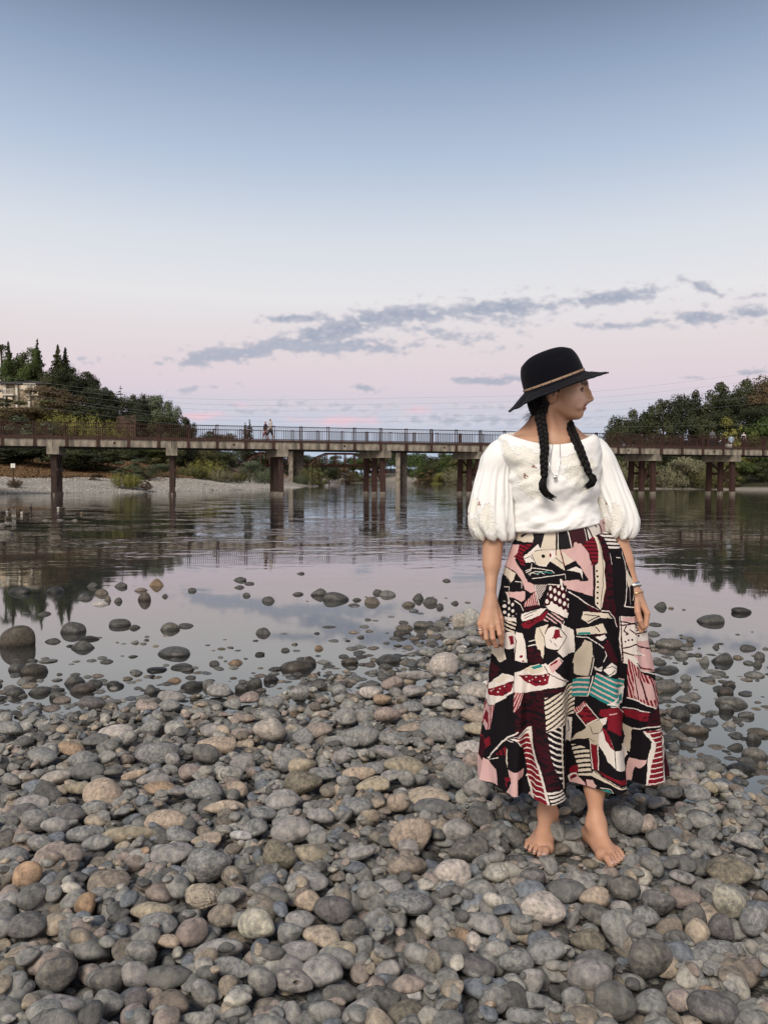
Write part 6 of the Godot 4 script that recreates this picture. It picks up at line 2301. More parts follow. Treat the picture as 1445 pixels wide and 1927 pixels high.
func hair(root: Node3D) -> void:
	var m := mat(Color(0.0075, 0.0065, 0.0068), 0.55)
	m.metallic_specular = 0.25
	var f := Field.new()
	f.egg(hd(0, 0.032, -0.028), Vector3(0.081, 0.090, 0.087), 0.02, head_turn)
	f.egg(hd(0, -0.035, -0.062), Vector3(0.058, 0.050, 0.040), 0.03, head_turn)
	f.cap(hd(-0.058, -0.02, -0.045), hd(-0.052, -0.065, -0.03), 0.024, 0.018, 0.02)
	f.cap(hd(0.058, -0.02, -0.045), hd(0.05, -0.07, -0.03), 0.024, 0.018, 0.02)
	f.cut(hd(0, -0.05, 0.075), hd(0, 0.0, 0.085), 0.085, 0.082, 0.01)
	f.cut(hd(-0.085, -0.012, -0.004), hd(-0.085, -0.03, 0.0), 0.022, 0.018, 0.01)
	for s in [-1.0, 1.0]:                         # swept back over the temple and the top of the ear
		f.cap(hd(0.058 * s, 0.052, 0.056), hd(0.074 * s, 0.026, -0.018), 0.011, 0.015, 0.012)
		f.cap(hd(0.066 * s, 0.040, 0.030), hd(0.074 * s, 0.018, -0.030), 0.010, 0.016, 0.012)
	var sk := Hide.new()
	skin_area(f, sk, [hd(-0.07, 0.08, -0.1), hd(0.07, -0.07, 0.03), hd(-0.07, -0.07, -0.1), hd(0.07, 0.08, 0.05)], 0.05, 0.006)
	mi(sk.mesh(), m, "hair", root)
	var st0 := begin()
	var rr := RandomNumberGenerator.new()
	rr.seed = 15
	for k in 40:                                  # loose wisps at the nape and by the temple
		var a := hd(rr.randf_range(-0.05, 0.03), rr.randf_range(-0.075, -0.05), rr.randf_range(-0.095, -0.07))
		var b := a + head_turn * Vector3(rr.randf_range(-0.02, 0.01), rr.randf_range(-0.045, -0.004), rr.randf_range(-0.045, -0.004))
		tube(st0, strand_path([a, a.lerp(b, 0.5) + Vector3(0, 0.004, 0), b], 5), PackedFloat32Array([0.0006, 0.0005, 0.0004, 0.0003, 0.0002]), 4)
	mi(done(st0), m, "loose_wisps", root)
	var paths := [[hd(-0.060, -0.030, -0.036), L(1016, 783, 0.062), L(1020, 805, 0.080), L(1024, 840, 0.118), L(1023, 868, 0.138), L(1024, 898, 0.150)],
		[hd(0.062, -0.030, -0.030), L(1062, 784, -0.035), L(1075, 812, 0.028), L(1089, 842, 0.100), L(1101, 872, 0.132), L(1108, 893, 0.138)]]
	var tails := [[L(1024, 898, 0.150), L(1020, 915, 0.158), L(1026, 928, 0.158), L(1043, 938, 0.152)], [L(1108, 893, 0.138), L(1116, 902, 0.142), L(1112, 911, 0.140), L(1102, 917, 0.136)]]
	for k in 2:
		var n := 90
		var p := strand_path(paths[k], n)
		var st := begin()
		for q in 3:
			var line := PackedVector3Array()
			var rad := PackedFloat32Array()
			for i in n:
				var t := i / (n - 1.0)
				var dir := (p[mini(i + 1, n - 1)] - p[maxi(i - 1, 0)]).normalized()
				var sd := dir.cross(Vector3.BACK).normalized()
				var fr := sd.cross(dir)
				var ph := t * TAU * 5.2 / 1.0 + TAU * q / 3.0
				var w := lerpf(1.15, 0.62, t) * smoothstep(-0.05, 0.10, t)
				line.append(p[i] + sd * 0.0098 * w * sin(ph) + fr * 0.0058 * w * sin(ph * 2.0))
				rad.append(0.0098 * lerpf(1.1, 0.72, t))
			tube(st, line, rad, 9, 0.85)
		var b := mi(done(st), m, "braid", root)
		st = begin()
		tube(st, PackedVector3Array([p[n - 4], p[n - 1]]), PackedFloat32Array([0.0105, 0.0098]), 10)
		mi(done(st), mat(Color(0.004, 0.004, 0.004), 0.6), "hair_tie", b)
		st = begin()
		for q in 34:
			var o := ball(rr) * 0.0075
			var tp: Array = tails[k]
			var spread := ball(rr) * 0.009
			var ln := rr.randf_range(0.8, 1.1)
			var line := strand_path([tp[0] + o * 0.7, tp[1] + o * 1.4, tp[2] + o * 1.1 + spread * 0.5, tp[2].lerp(tp[3], ln) + spread], 9)
			tube(st, line, PackedFloat32Array([0.0028, 0.0034, 0.0034, 0.0030, 0.0026, 0.0022, 0.0016, 0.0010, 0.0004]), 5)
		mi(done(st), m, "tail", b)


func hat(root: Node3D) -> void:
	var c := L(1043.5, 722, 0.0)
	var tilt := Basis(Vector3.BACK, deg_to_rad(20.5)) * Basis(Vector3.RIGHT, deg_to_rad(4.0)) * Basis(Vector3.UP, deg_to_rad(78.0))
	var felt := worn(Color(0.0055, 0.0053, 0.0085), gray_tex(81, 0.09, 0.6, 1.3, 3), M.grain, 0.05, 0.04, 0.95, false)
	felt.rim_enabled = true
	felt.rim = 0.25
	felt.rim_tint = 0.3
	felt.metallic_specular = 0.2
	# from the rim's underside, round the edge, up over the brim and the crown to its dented top: radius factor added, height
	var prof := [[0.0, 0.000, 1], [0.030, -0.0145, 1], [0.055, -0.0285, 1], [0.0700, -0.0345, 1], [0.0735, -0.0330, 1], [0.0715, -0.0300, 1], [0.055, -0.0235, 1], [0.030, -0.0095, 1], [0.008, 0.0025, 1], [0.0015, 0.010, 1],
		[0.0, 0.030, 1], [-0.0035, 0.060, 0], [-0.010, 0.082, 0], [-0.020, 0.099, 0], [-0.034, 0.111, 0], [-0.052, 0.117, 0], [-0.070, 0.117, 0], [-0.083, 0.114, 0]]
	var nu := 128
	var pts := PackedVector3Array()
	var n := noise(17, 5.0, 2)
	var fine := []
	for k in prof.size() - 1:
		for e in 4:
			var row := []
			for m in 2:
				row.append(cubic_interpolate(prof[k][m], prof[k + 1][m], prof[maxi(k - 1, 0)][m], prof[mini(k + 2, prof.size() - 1)][m], e / 4.0))
			fine.append(row)
	fine.append(prof[-1])
	prof = fine
	for q in prof:
		for i in nu:
			var a := TAU * i / nu
			var fx := cos(a)
			var fz := sin(a)
			var rx: float = 0.0865 + q[0]
			var rz: float = 0.1050 + q[0] * (1.10 if q[0] < 0.0 else 1.0)
			var y: float = q[1]
			if q[1] > 0.075:                       # pinch at the front and a soft crease along the top
				y -= 0.012 * exp(-pow(fx * rx / 0.020, 2.0)) * smoothstep(0.09, 0.117, q[1])
				rx *= 1.0 - 0.10 * maxf(fz, 0.0)
			if q[0] > 0.02:
				y += (0.015 * fx * fx - 0.004 * fz * fz) * (q[0] / 0.07) + 0.003 * n.get_noise_2d(fx * 0.5, fz * 0.5)
				y += 0.011 * maxf(fz, 0.0) * (q[0] / 0.07)
			pts.append(Vector3(fx * rx, y, fz * rz))
	var mesh := grid_mesh(pts, PackedVector2Array(), nu, prof.size(), true)
	var h := mi(mesh, felt, "hat", root, c)
	h.basis = tilt
	h.scale = Vector3.ONE * 1.0
	var st := begin()
	var band := PackedVector3Array()
	for i in 65:
		var a := TAU * i / 64.0
		band.append(Vector3(cos(a) * 0.0885, 0.013, sin(a) * 0.1070))
	st.set_smooth_group(0)
	for i in 64:
		var up := Vector3(0, 0.0032, 0)
		var o := Vector3(1.012, 1, 1.012)
		quad(st, band[i + 1] * o - up, band[i] * o - up, band[i] * o + up, band[i + 1] * o + up)
		quad(st, band[i + 1] * o + up, band[i] * o + up, band[i] * 0.97 + up * Vector3(0, 4, 0) * 0.0 + Vector3(0, 0.013 * 0.03 + 0.0042, 0), band[i + 1] * 0.97 + Vector3(0, 0.013 * 0.03 + 0.0042, 0))
	mi(done(st), mat(Color(0.27, 0.175, 0.115), 0.6), "hat_band", h)
	st = begin()
	for i in 18:
		var a := TAU * (i + 0.3) / 18.0
		var p := Vector3(cos(a) * 0.0898, 0.013, sin(a) * 0.1087)
		tube(st, PackedVector3Array([p * Vector3(0.99, 1, 0.99), p * Vector3(1.006, 1, 1.006)]), PackedFloat32Array([0.0016]), 6)
	stuff(mi(done(st), mat(Color(0.06, 0.04, 0.03), 0.4), "band_studs", h))


# rings of a garment: [y at the sides, y in front, y at the back, centre x, half width, depth in front, depth behind]
func loft(rings: Array, nu: int, nv: int, shape: FastNoiseLite, fold: float, tiltx := 0.0) -> Array:
	var pts := PackedVector3Array()
	var uvs := PackedVector2Array()
	var n := rings.size()
	for j in nv:
		var t := j / (nv - 1.0) * (n - 1)
		var k := mini(int(t), n - 2)
		var e := t - k
		var q := []
		for m in 7:
			var p0: float = rings[maxi(k - 1, 0)][m]
			var p1: float = rings[k][m]
			var p2: float = rings[k + 1][m]
			var p3: float = rings[mini(k + 2, n - 1)][m]
			q.append(p1 + 0.5 * e * (p2 - p0 + e * (2.0 * p0 - 5.0 * p1 + 4.0 * p2 - p3 + e * (3.0 * (p1 - p2) + p3 - p0))))
		for i in nu:
			var a := TAU * i / nu
			var fx := cos(a)
			var fz := sin(a)
			var y: float = lerpf(q[0], q[1], fz * fz) if fz > 0.0 else lerpf(q[0], q[2], fz * fz)
			var p := Vector3(q[3] + fx * q[4], y + tiltx * fx * smoothstep(0.55, 0.9, j / (nv - 1.0)), fz * (q[5] if fz > 0.0 else q[6]))
			if fold > 0.0:
				var w := fold * smoothstep(0.10, 0.5, j / (nv - 1.0))
				var d := Vector3(fx, 0, fz)
				p += d * w * (shape.get_noise_3d(p.x * 3.5 + p.y * 3.0, p.y * 8.5 - p.x * 4.5, p.z * 2.5) * 1.15 + 0.30 * shape.get_noise_3d(p.x * 9.0 + p.y * 9.0, p.y * 24.0 - p.x * 12.0, p.z * 6.0))
			pts.append(p)
			uvs.append(Vector2(float(i) / nu, j / (nv - 1.0)))
	return [pts, uvs]


func petals(im: PackedFloat32Array, w: int, h: int, cx: float, cy: float, r: float, sx: float, r_: RandomNumberGenerator) -> void:
	# one embroidered flower: petals in relief; sx stretches it across so that it is round on the cloth
	var n := 5 + r_.randi() % 3
	var t0 := r_.randf() * TAU
	for k in n:
		var a := t0 + TAU * k / n + r_.randf_range(-0.2, 0.2)
		var px := cx + cos(a) * r * 0.62 * sx
		var py := cy + sin(a) * r * 0.62
		var lr := r * r_.randf_range(0.5, 0.7)
		for y in range(maxi(0, int(py - lr)), mini(h, int(py + lr) + 1)):
			for x in range(maxi(0, int(px - lr * sx)), mini(w, int(px + lr * sx) + 1)):
				var dx := (x - px) / sx
				var dy := y - py
				var u := (dx * cos(a) + dy * sin(a)) / lr
				var v := (-dx * sin(a) + dy * cos(a)) / (lr * 0.5)
				var q := u * u + v * v
				if q < 1.0:
					var hgt := (0.65 if q > 0.66 else 0.42) - (0.22 if absf(v) < 0.16 else 0.0)
					im[y * w + x] = maxf(im[y * w + x], hgt)


func cotton(w: int, h: int, flowers: Array, holes: Array, sx: float) -> StandardMaterial3D:
	var r := RandomNumberGenerator.new()
	r.seed = 5
	var hm := PackedFloat32Array()
	hm.resize(w * h)
	for q in flowers:
		petals(hm, w, h, q[0] * w, q[1] * h, q[2] * h, sx, r)
	var weave := noise(3, 0.35, 2)
	var data := PackedByteArray()
	data.resize(w * h * 3)
	for i in w * h:
		var x := i % w
		var y := i / w
		var e := smoothstep(0.0, 0.4, hm[i])
		var wv := weave.get_noise_2d(x, y) * 0.035
		hm[i] = hm[i] * 0.8 + wv * 0.15
		var c := Color(0.85, 0.845, 0.82).lerp(Color(0.84, 0.815, 0.735), e).linear_to_srgb()
		for q in holes:
			var dx: float = (x - q[0] * w) / sx
			var dy: float = y - q[1] * h
			if dx * dx + dy * dy < pow(q[2] * h, 2.0) * (0.6 + 0.5 * sin(atan2(dy, dx) * 3.0)):
				c = Color(0.30, 0.16, 0.12).linear_to_srgb()
		data[i * 3] = int(c.r * 255)
		data[i * 3 + 1] = int(c.g * 255)
		data[i * 3 + 2] = int(c.b * 255)
	var m := mat(Color.WHITE, 0.9)
	m.albedo_texture = ImageTexture.create_from_image(Image.create_from_data(w, h, false, Image.FORMAT_RGB8, data))
	m.heightmap_enabled = true
	m.heightmap_texture = ImageTexture.create_from_image(Image.create_from_data(w, h, false, Image.FORMAT_RF, hm.to_byte_array()))
	m.heightmap_scale = 0.32
	m.cull_mode = BaseMaterial3D.CULL_DISABLED
	m.backlight_enabled = true
	m.backlight = Color(0.12, 0.12, 0.115)
	return m


func blouse(root: Node3D) -> void:
	var n := noise(33, 1.0, 3)
	var rings := [[1.372, 1.330, 1.392, -0.087, 0.145, 0.078, 0.080], [1.383, 1.343, 1.402, -0.087, 0.152, 0.085, 0.086], [1.366, 1.318, 1.37, -0.089, 0.172, 0.102, 0.100], [1.310, 1.265, 1.30, -0.083, 0.176, 0.119, 0.108],
		[1.225, 1.205, 1.22, -0.069, 0.153, 0.122, 0.106], [1.150, 1.140, 1.15, -0.066, 0.143, 0.118, 0.102], [1.095, 1.085, 1.09, -0.062, 0.150, 0.124, 0.106], [1.070, 1.060, 1.068, -0.056, 0.153, 0.128, 0.108], [1.064, 1.054, 1.06, -0.052, 0.140, 0.112, 0.10]]
	var g := loft(rings, 160, 90, n, 0.019, 0.020)
	var flowers := []
	var r := RandomNumberGenerator.new()
	r.seed = 12
	for k in 26:          # a spray on her right breast, a smaller one on the left
		flowers.append([r.randf_range(0.315, 0.405), r.randf_range(0.27, 0.56), r.randf_range(0.022, 0.045)])
	for k in 17:
		flowers.append([r.randf_range(0.130, 0.205), r.randf_range(0.30, 0.54), r.randf_range(0.020, 0.040)])
	for k in 6:
		flowers.append([r.randf_range(0.40, 0.43), r.randf_range(0.25, 0.36), 0.02])
	var m := cotton(1024, 640, flowers, [[0.322, 0.385, 0.013], [0.368, 0.455, 0.012], [0.170, 0.372, 0.013], [0.375, 0.47, 0.008]], 1.25)
	var b := mi(grid_mesh(g[0], g[1], 160, 90, true), m, "blouse", root)
	# puffed sleeves, gathered at the seam and again at the cuff
	var fs := []
	for k in 26:
		fs.append([r.randf_range(0.24, 0.72), r.randf_range(0.46, 0.80), r.randf_range(0.028, 0.05)])
	var sm := cotton(640, 512, fs, [[0.36, 0.50, 0.012], [0.47, 0.56, 0.010], [0.62, 0.5, 0.010]], 1.3)
	var right := [[L(957, 823, -0.014), 0.004], [L(954, 826, -0.014), 0.030], [L(946, 837, -0.012), 0.046], [L(937, 860, -0.008), 0.0575], [L(930, 892, -0.01), 0.0595], [L(925.5, 930, -0.005), 0.070], [L(922.5, 962, 0.0), 0.0765], [L(923, 985, 0.0), 0.0790], [L(926, 1002, 0.0), 0.0740], [L(928, 1011, 0.0), 0.0600], [L(928, 1008, 0.0), 0.044], [L(927, 990, 0.0), 0.042]]
	var left := [[L(1108, 821, -0.03), 0.004], [L(1111, 824, -0.03), 0.030], [L(1117, 836, -0.03), 0.044], [L(1126, 860, -0.03), 0.0555], [L(1138, 892, -0.03), 0.0570], [L(1150, 930, -0.025), 0.0640], [L(1160, 960, -0.02), 0.0680], [L(1163, 982, -0.02), 0.0700], [L(1162, 998, -0.02), 0.0660], [L(1160, 1008, -0.02), 0.0540], [L(1158, 1005, -0.02), 0.040], [L(1156, 988, -0.02), 0.038]]
	for q in [right, left]:
		var nu := 144
		var nv := 70
		var pts := PackedVector3Array()
		var uvs := PackedVector2Array()
		var cnt: int = q.size()
		for j in nv:
			var t := j / (nv - 1.0) * (cnt - 1)
			var k := mini(int(t), cnt - 2)
			var e := t - k
			var c0: Vector3 = q[k][0]
			var c := c0.cubic_interpolate(q[k + 1][0], q[maxi(k - 1, 0)][0], q[mini(k + 2, cnt - 1)][0], e)
			var rad := cubic_interpolate(q[k][1], q[k + 1][1], q[maxi(k - 1, 0)][1], q[mini(k + 2, cnt - 1)][1], e)
			var v := j / (nv - 1.0)
			for i in nu:
				var a := TAU * i / nu
				var ph := 0.0 if q == right else 1.7
				var gath := sin(a * 17.0 + ph + 2.5 * n.get_noise_2d(a * 1.2, v * 2.0 + ph)) * 0.045 * smoothstep(0.30, 0.38, v) * (1.0 - smoothstep(0.46, 0.70, v))
				var soft := sin(a * 7.0 + 3.0 * n.get_noise_2d(cos(a) + ph, v) + ph) * 0.075 * smoothstep(0.36, 0.68, v)
				var puff := absf(sin(a * 4.5 + ph + 1.2 * n.get_noise_2d(cos(a) * 2.0, sin(a) * 2.0 + ph)))
				var low := smoothstep(0.60, 0.79, v) * (1.0 - smoothstep(0.88, 0.96, v))
				var rr := rad * (1.0 + gath + soft + 0.10 * low * (puff - 0.6) + 0.05 * n.get_noise_3d(cos(a) * 2.2, v * 7.0, sin(a) * 2.2 + ph))
				pts.append(c + Vector3(cos(a) * rr, -0.016 * low * puff + 0.006 * low, sin(a) * rr * 0.92))
				uvs.append(Vector2(float(i) / nu, v))
		mi(grid_mesh(pts, uvs, nu, nv, true), sm, "sleeve", b)


# --- the skirt and its print
const HEM_U := [0.0, 0.09, 0.145, 0.20, 0.275, 0.38, 0.437, 0.514, 0.605, 0.69, 0.755, 0.84, 0.92, 1.0]
const HEM_Z := [0.0, 0.085, 0.150, 0.115, 0.206, 0.170, 0.030, 0.045, 0.105, 0.125, 0.000, 0.050, 0.030, -0.04]

func hem_z(u: float) -> float:
	for i in range(1, HEM_U.size()):
		if u <= HEM_U[i]:
			var n := HEM_U.size() - 1
			return cubic_interpolate(HEM_Z[i - 1], HEM_Z[i], HEM_Z[maxi(i - 2, 0)], HEM_Z[mini(i + 1, n)], (u - HEM_U[i - 1]) / (HEM_U[i] - HEM_U[i - 1]))
	return HEM_Z[-1]


func skirt_point(u: float, front: bool, v: float) -> Vector3:
	var y := lerpf(1.022, 0.178, v)
	var w := pow(v, 0.56)
	var k := 2.0 * u - 1.0
	var waist := Vector3(-0.042 + 0.150 * k, 0, 0.108 * sqrt(maxf(0.0, 1.0 - k * k)))
	var hem := Vector3(lerpf(-0.310, 0.366, u), 0, 0)
	var round_ := 0.15 * sqrt(maxf(0.0, 1.0 - k * k))
	var fold := smoothstep(0.12, 0.92, v)
	if front:
		hem.z = lerpf(round_, hem_z(u), fold)
	else:
		waist.z *= -1.0
		hem.z = -(0.20 * pow(maxf(0.0, 1.0 - k * k), 0.4) * (1.0 + 0.22 * fold * sin(u * 16.0))) + 0.04 * (1.0 - pow(maxf(0.0, 1.0 - k * k), 0.4)) * -1.0
	var p := waist.lerp(hem, w)
	p.y = y + 0.030 * (k * 0.5 + 0.5) * (1.0 - smoothstep(0.0, 0.35, v))
	return p


func skirt(root: Node3D) -> void:
	var nu := 220
	var nv := 80
	var pts := PackedVector3Array()
	var uvs := PackedVector2Array()
	var n := noise(51, 1.0, 3)
	for j in nv:
		var v := j / (nv - 1.0)
		for i in nu:
			var a := TAU * i / nu
			var u := 0.5 - 0.5 * cos(a)
			var p := skirt_point(u, a <= PI, v)
			var o := Vector3(p.x + 0.03, 0, p.z).normalized()
			p += o * (0.016 * smoothstep(0.03, 0.5, v) * n.get_noise_3d(p.x * 10.0 + p.y * 1.2, p.y * 1.7, p.z * 10.0) + 0.0045 * n.get_noise_3d(p.x * 22.0, p.y * 9.0, p.z * 22.0))
			pts.append(p)
			uvs.append(Vector2(u, (1574.0 - 546.0 * lerpf(1.022, 0.178, v) - 1005.0) / 495.0))
	var m := mat(Color.WHITE, 0.88)
	m.albedo_texture = print_cloth()
	m.metallic_specular = 0.2
	m.texture_repeat = false
	m.heightmap_enabled = true
	m.heightmap_texture = M.grain
	m.heightmap_scale = 0.02
	m.cull_mode = BaseMaterial3D.CULL_DISABLED
	var sk := mi(grid_mesh(pts, uvs, nu, nv, true), m, "skirt", root)
	# the waistband
	var rings := [[1.085, 1.078, 1.085, -0.044, 0.1475, 0.1120, 0.104], [1.065, 1.058, 1.065, -0.044, 0.1500, 0.1145, 0.106], [1.016, 1.008, 1.016, -0.043, 0.1535, 0.1165, 0.108], [1.014, 1.006, 1.014, -0.043, 0.1500, 0.1130, 0.106]]
	var pts2 := PackedVector3Array()
	var uv2 := PackedVector2Array()
	var g := loft(rings, 120, 12, n, 0.0)
	for i in g[0].size():
		var p: Vector3 = g[0][i]
		p.y += (p.x + 0.044) * 0.105 - 0.006
		pts2.append(p)
		uv2.append(Vector2((p.x + 0.195) / 0.302, g[1][i].y))
	var bm := mat(Color.WHITE, 0.88)
	bm.albedo_texture = print_band()
	bm.texture_repeat = false
	bm.cull_mode = BaseMaterial3D.CULL_DISABLED
	mi(grid_mesh(pts2, uv2, 120, 12, true), bm, "waistband", sk)


func jewellery(root: Node3D) -> void:
	var silver := mat(Color(0.75, 0.74, 0.72), 0.25)
	silver.metallic = 0.9
	var gold := mat(Color(0.80, 0.58, 0.30), 0.25)
	gold.metallic = 0.9
	# necklace lying on the blouse
	var line := strand_path([L(1040, 836, 0.088), L(1035, 862, 0.118), L(1034, 880, 0.132), L(1044, 896, 0.1375), L(1050, 880, 0.132), L(1053, 858, 0.117), L(1053, 836, 0.088)], 50)
	var st := begin()
	tube(st, line, PackedFloat32Array([0.0013]), 6)
	var nk := mi(done(st), silver, "necklace", root)
	st = begin()
	var c := L(1044.5, 898, 0.139)
	tube(st, PackedVector3Array([c - Vector3(0, 0, 0.003), c + Vector3(0, 0, 0.001), c + Vector3(0, 0, 0.003)]), PackedFloat32Array([0.0068, 0.0072, 0.0045]), 14)
	mi(done(st), silver, "pendant", nk)
	# bracelets on her left wrist
	var dir := (L(1195, 1112, 0.035) - L(1156, 1000, -0.03)).normalized()
	for q in [[L(1192, 1102, 0.028), 0.0235, 0.0075, silver, "cuff_bracelet"], [L(1197, 1117, 0.036), 0.0235, 0.0017, gold, "thin_bracelet"]]:
		st = begin()
		var side := dir.cross(Vector3.BACK).normalized()
		var fr := side.cross(dir)
		var nseg := 40
		var prof := [[-1.0, 0.0], [-1.0, 0.0022], [1.0, 0.0022], [1.0, 0.0], [-1.0, 0.0]]
		for i in nseg:
			for e in 4:
				var P: Array[Vector3] = []
				for w in [[i, e], [i + 1, e], [i + 1, e + 1], [i, e + 1]]:
					var a: float = TAU * w[0] / nseg
					var rad: float = q[1] + prof[w[1]][1]
					P.append(q[0] + side * cos(a) * rad + fr * sin(a) * rad * 0.9 + dir * prof[w[1]][0] * q[2])
				quad(st, P[0], P[1], P[2], P[3])
		mi(done(st), q[3], q[4], root)
	# ring on her right hand
	st = begin()
	var ra := L(904, 1184, 0.096)
	var loop := PackedVector3Array()
	for i in 13:
		var a := TAU * i / 12.0
		loop.append(ra + Vector3(cos(a) * 0.0098, 0, sin(a) * 0.0098))
	tube(st, loop, PackedFloat32Array([0.0014]), 6)
	mi(done(st), silver, "finger_ring", root)


# ---------------------------------------------------------------- the printed cotton: flat shapes laid out on the cloth
var canvas: Image
var ink := {"K": Color(0.0095, 0.008, 0.010), "R": Color(0.185, 0.012, 0.022), "M": Color(0.040, 0.007, 0.012), "P": Color(0.62, 0.40, 0.38), "C": Color(0.66, 0.575, 0.465), "W": Color(0.73, 0.665, 0.60), "T": Color(0.022, 0.215, 0.195), "B": Color(0.50, 0.43, 0.34)}
var sheet := Vector3.ZERO          # origin and scale of the drawing in hand
const EDGE := [[1005, 975, 1137], [1028, 972, 1148], [1060, 957, 1163], [1091, 942, 1175], [1127, 938, 1185], [1180, 931, 1197], [1258, 924, 1213], [1317, 919, 1229], [1382, 913.6, 1242], [1464, 904, 1260], [1540, 896, 1280]]

func cloth(x: float, y: float) -> Vector2:
	var px := sheet.x + x / sheet.z
	var py := sheet.y + y / sheet.z
	# what hangs nearer shows larger: bring it back to the plane through her middle
	var q := Vector2.ZERO
	var z := 0.10
	for it in 3:
		var ax := 722.5 + (px - 722.5) * (WD - z) / WD
		var ay := 902.0 + (py - 902.0) * (WD - z) / WD
		var l := 0.0
		var r := 1.0
		for i in range(1, EDGE.size()):
			if ay <= EDGE[i][0] or i == EDGE.size() - 1:
				var t: float = clampf((ay - EDGE[i - 1][0]) / (EDGE[i][0] - EDGE[i - 1][0]), 0, 1.2)
				l = lerpf(EDGE[i - 1][1], EDGE[i][1], t)
				r = lerpf(EDGE[i - 1][2], EDGE[i][2], t)
				break
		q = Vector2((ax - l) / (r - l), (ay - 1005.0) / 495.0)
		z = skirt_point(clampf(q.x, 0, 1), true, clampf((ay - 1009.0) / 468.0, 0, 1)).z
	return Vector2(q.x * canvas.get_width(), q.y * canvas.get_height())


func points_of(text: String) -> PackedVector2Array:
	var out := PackedVector2Array()
	for w in text.split(" ", false):
		var n := w.split(",")
		out.append(cloth(n[0].to_float(), n[1].to_float()))
	return out


func wobble(p: PackedVector2Array, amount: float, closed := true) -> PackedVector2Array:     # a brush-drawn edge
	var out := PackedVector2Array()
	var n := p.size()
	for i in (n if closed else n - 1):
		var a := p[i]
		var b := p[(i + 1) % n]
		var k := maxi(1, int(a.distance_to(b) / 9.0))
		for j in k:
			var c := a.lerp(b, float(j) / k)
			out.append(c + Vector2(hf.get_noise_2d(c.x * 4.0, c.y * 4.0), hf.get_noise_2d(c.x * 4.0 + 500.0, c.y * 4.0)) * amount)
	if not closed:
		out.append(p[n - 1])
	return out


func fill(p: PackedVector2Array, c: Color, style := 0, c2 := Color.BLACK, angle := 0.0, period := 20.0, duty := 0.5) -> void:
	# style 0 plain, 1 stripes, 2 dots, 3 lattice, 4 rough brush
	var lo := 1e9
	var hi := -1e9
	for v in p:
		lo = minf(lo, v.y)
		hi = maxf(hi, v.y)
	var w := canvas.get_width()
	var cs := cos(angle)
	var sn := sin(angle)
	for y in range(maxi(0, int(lo)), mini(canvas.get_height(), int(hi) + 1)):
		var xs := PackedFloat32Array()
		var yy := y + 0.5
		for i in p.size():
			var a := p[i]
			var b := p[(i + 1) % p.size()]
			if (a.y <= yy) != (b.y <= yy):
				xs.append(a.x + (yy - a.y) / (b.y - a.y) * (b.x - a.x))
		xs.sort()
		for k in range(0, xs.size() - 1, 2):
			var x0 := maxi(0, int(xs[k] + 0.5))
			var x1 := mini(w, int(xs[k + 1] + 0.5))
			if x1 <= x0:
				continue
			if style == 0:
				canvas.fill_rect(Rect2i(x0, y, x1 - x0, 1), c)
				continue
			for x in range(x0, x1):
				var u := x * cs + yy * sn
				var v := -x * sn + yy * cs
				var other := false
				if style == 1:
					other = fposmod(v + 2.5 * hf.get_noise_2d(u * 2.0, v * 2.0), period) < period * duty
				elif style == 2:
					var row := floorf(v / period)
					var du := fposmod(u + row * period * 0.5, period) - period * 0.5
					var dv := fposmod(v, period) - period * 0.5
					other = du * du + dv * dv < pow(period * duty * (0.5 + 0.12 * hf.get_noise_2d(u, v)), 2.0)
				elif style == 3:
					other = fposmod(u + v, period) < period * duty or fposmod(u - v, period) < period * duty
				else:
					other = hf.get_noise_2d(x * 0.5, y * 1.3) + 0.35 * hf.get_noise_2d(x * 3.0, y * 7.0) > 1.0 - duty * 2.0
				canvas.set_pixel(x, y, c2 if other else c)


func pg(c: String, text: String) -> void:
	fill(wobble(points_of(text), 4.0), ink[c].linear_to_srgb())


func ps(c: String, c2: String, style: int, angle: float, period: float, duty: float, text: String) -> void:
	fill(wobble(points_of(text), 4.0), ink[c].linear_to_srgb(), style, ink[c2].linear_to_srgb(), angle, period, duty)


func ln(c: String, width: float, text: String) -> void:
	var p := wobble(points_of(text), 2.5, false)
	for i in p.size() - 1:
		var d := (p[i + 1] - p[i])
		if d.length() < 0.01:
			continue
		var wv := width * 0.5 * (1.0 + 0.5 * hf.get_noise_2d(p[i].x * 3.0, p[i].y * 3.0))
		var o := d.normalized().orthogonal() * wv
		var e := d.normalized() * 1.2
		fill(PackedVector2Array([p[i] + o - e, p[i + 1] + o + e, p[i + 1] - o + e, p[i] - o - e]), ink[c].linear_to_srgb())


func ci(c: String, x: float, y: float, r: float) -> void:
	var p := PackedVector2Array()
	for k in 20:
		p.append(cloth(x + cos(TAU * k / 20.0) * r, y + sin(TAU * k / 20.0) * r))
	fill(wobble(p, 2.0), ink[c].linear_to_srgb())


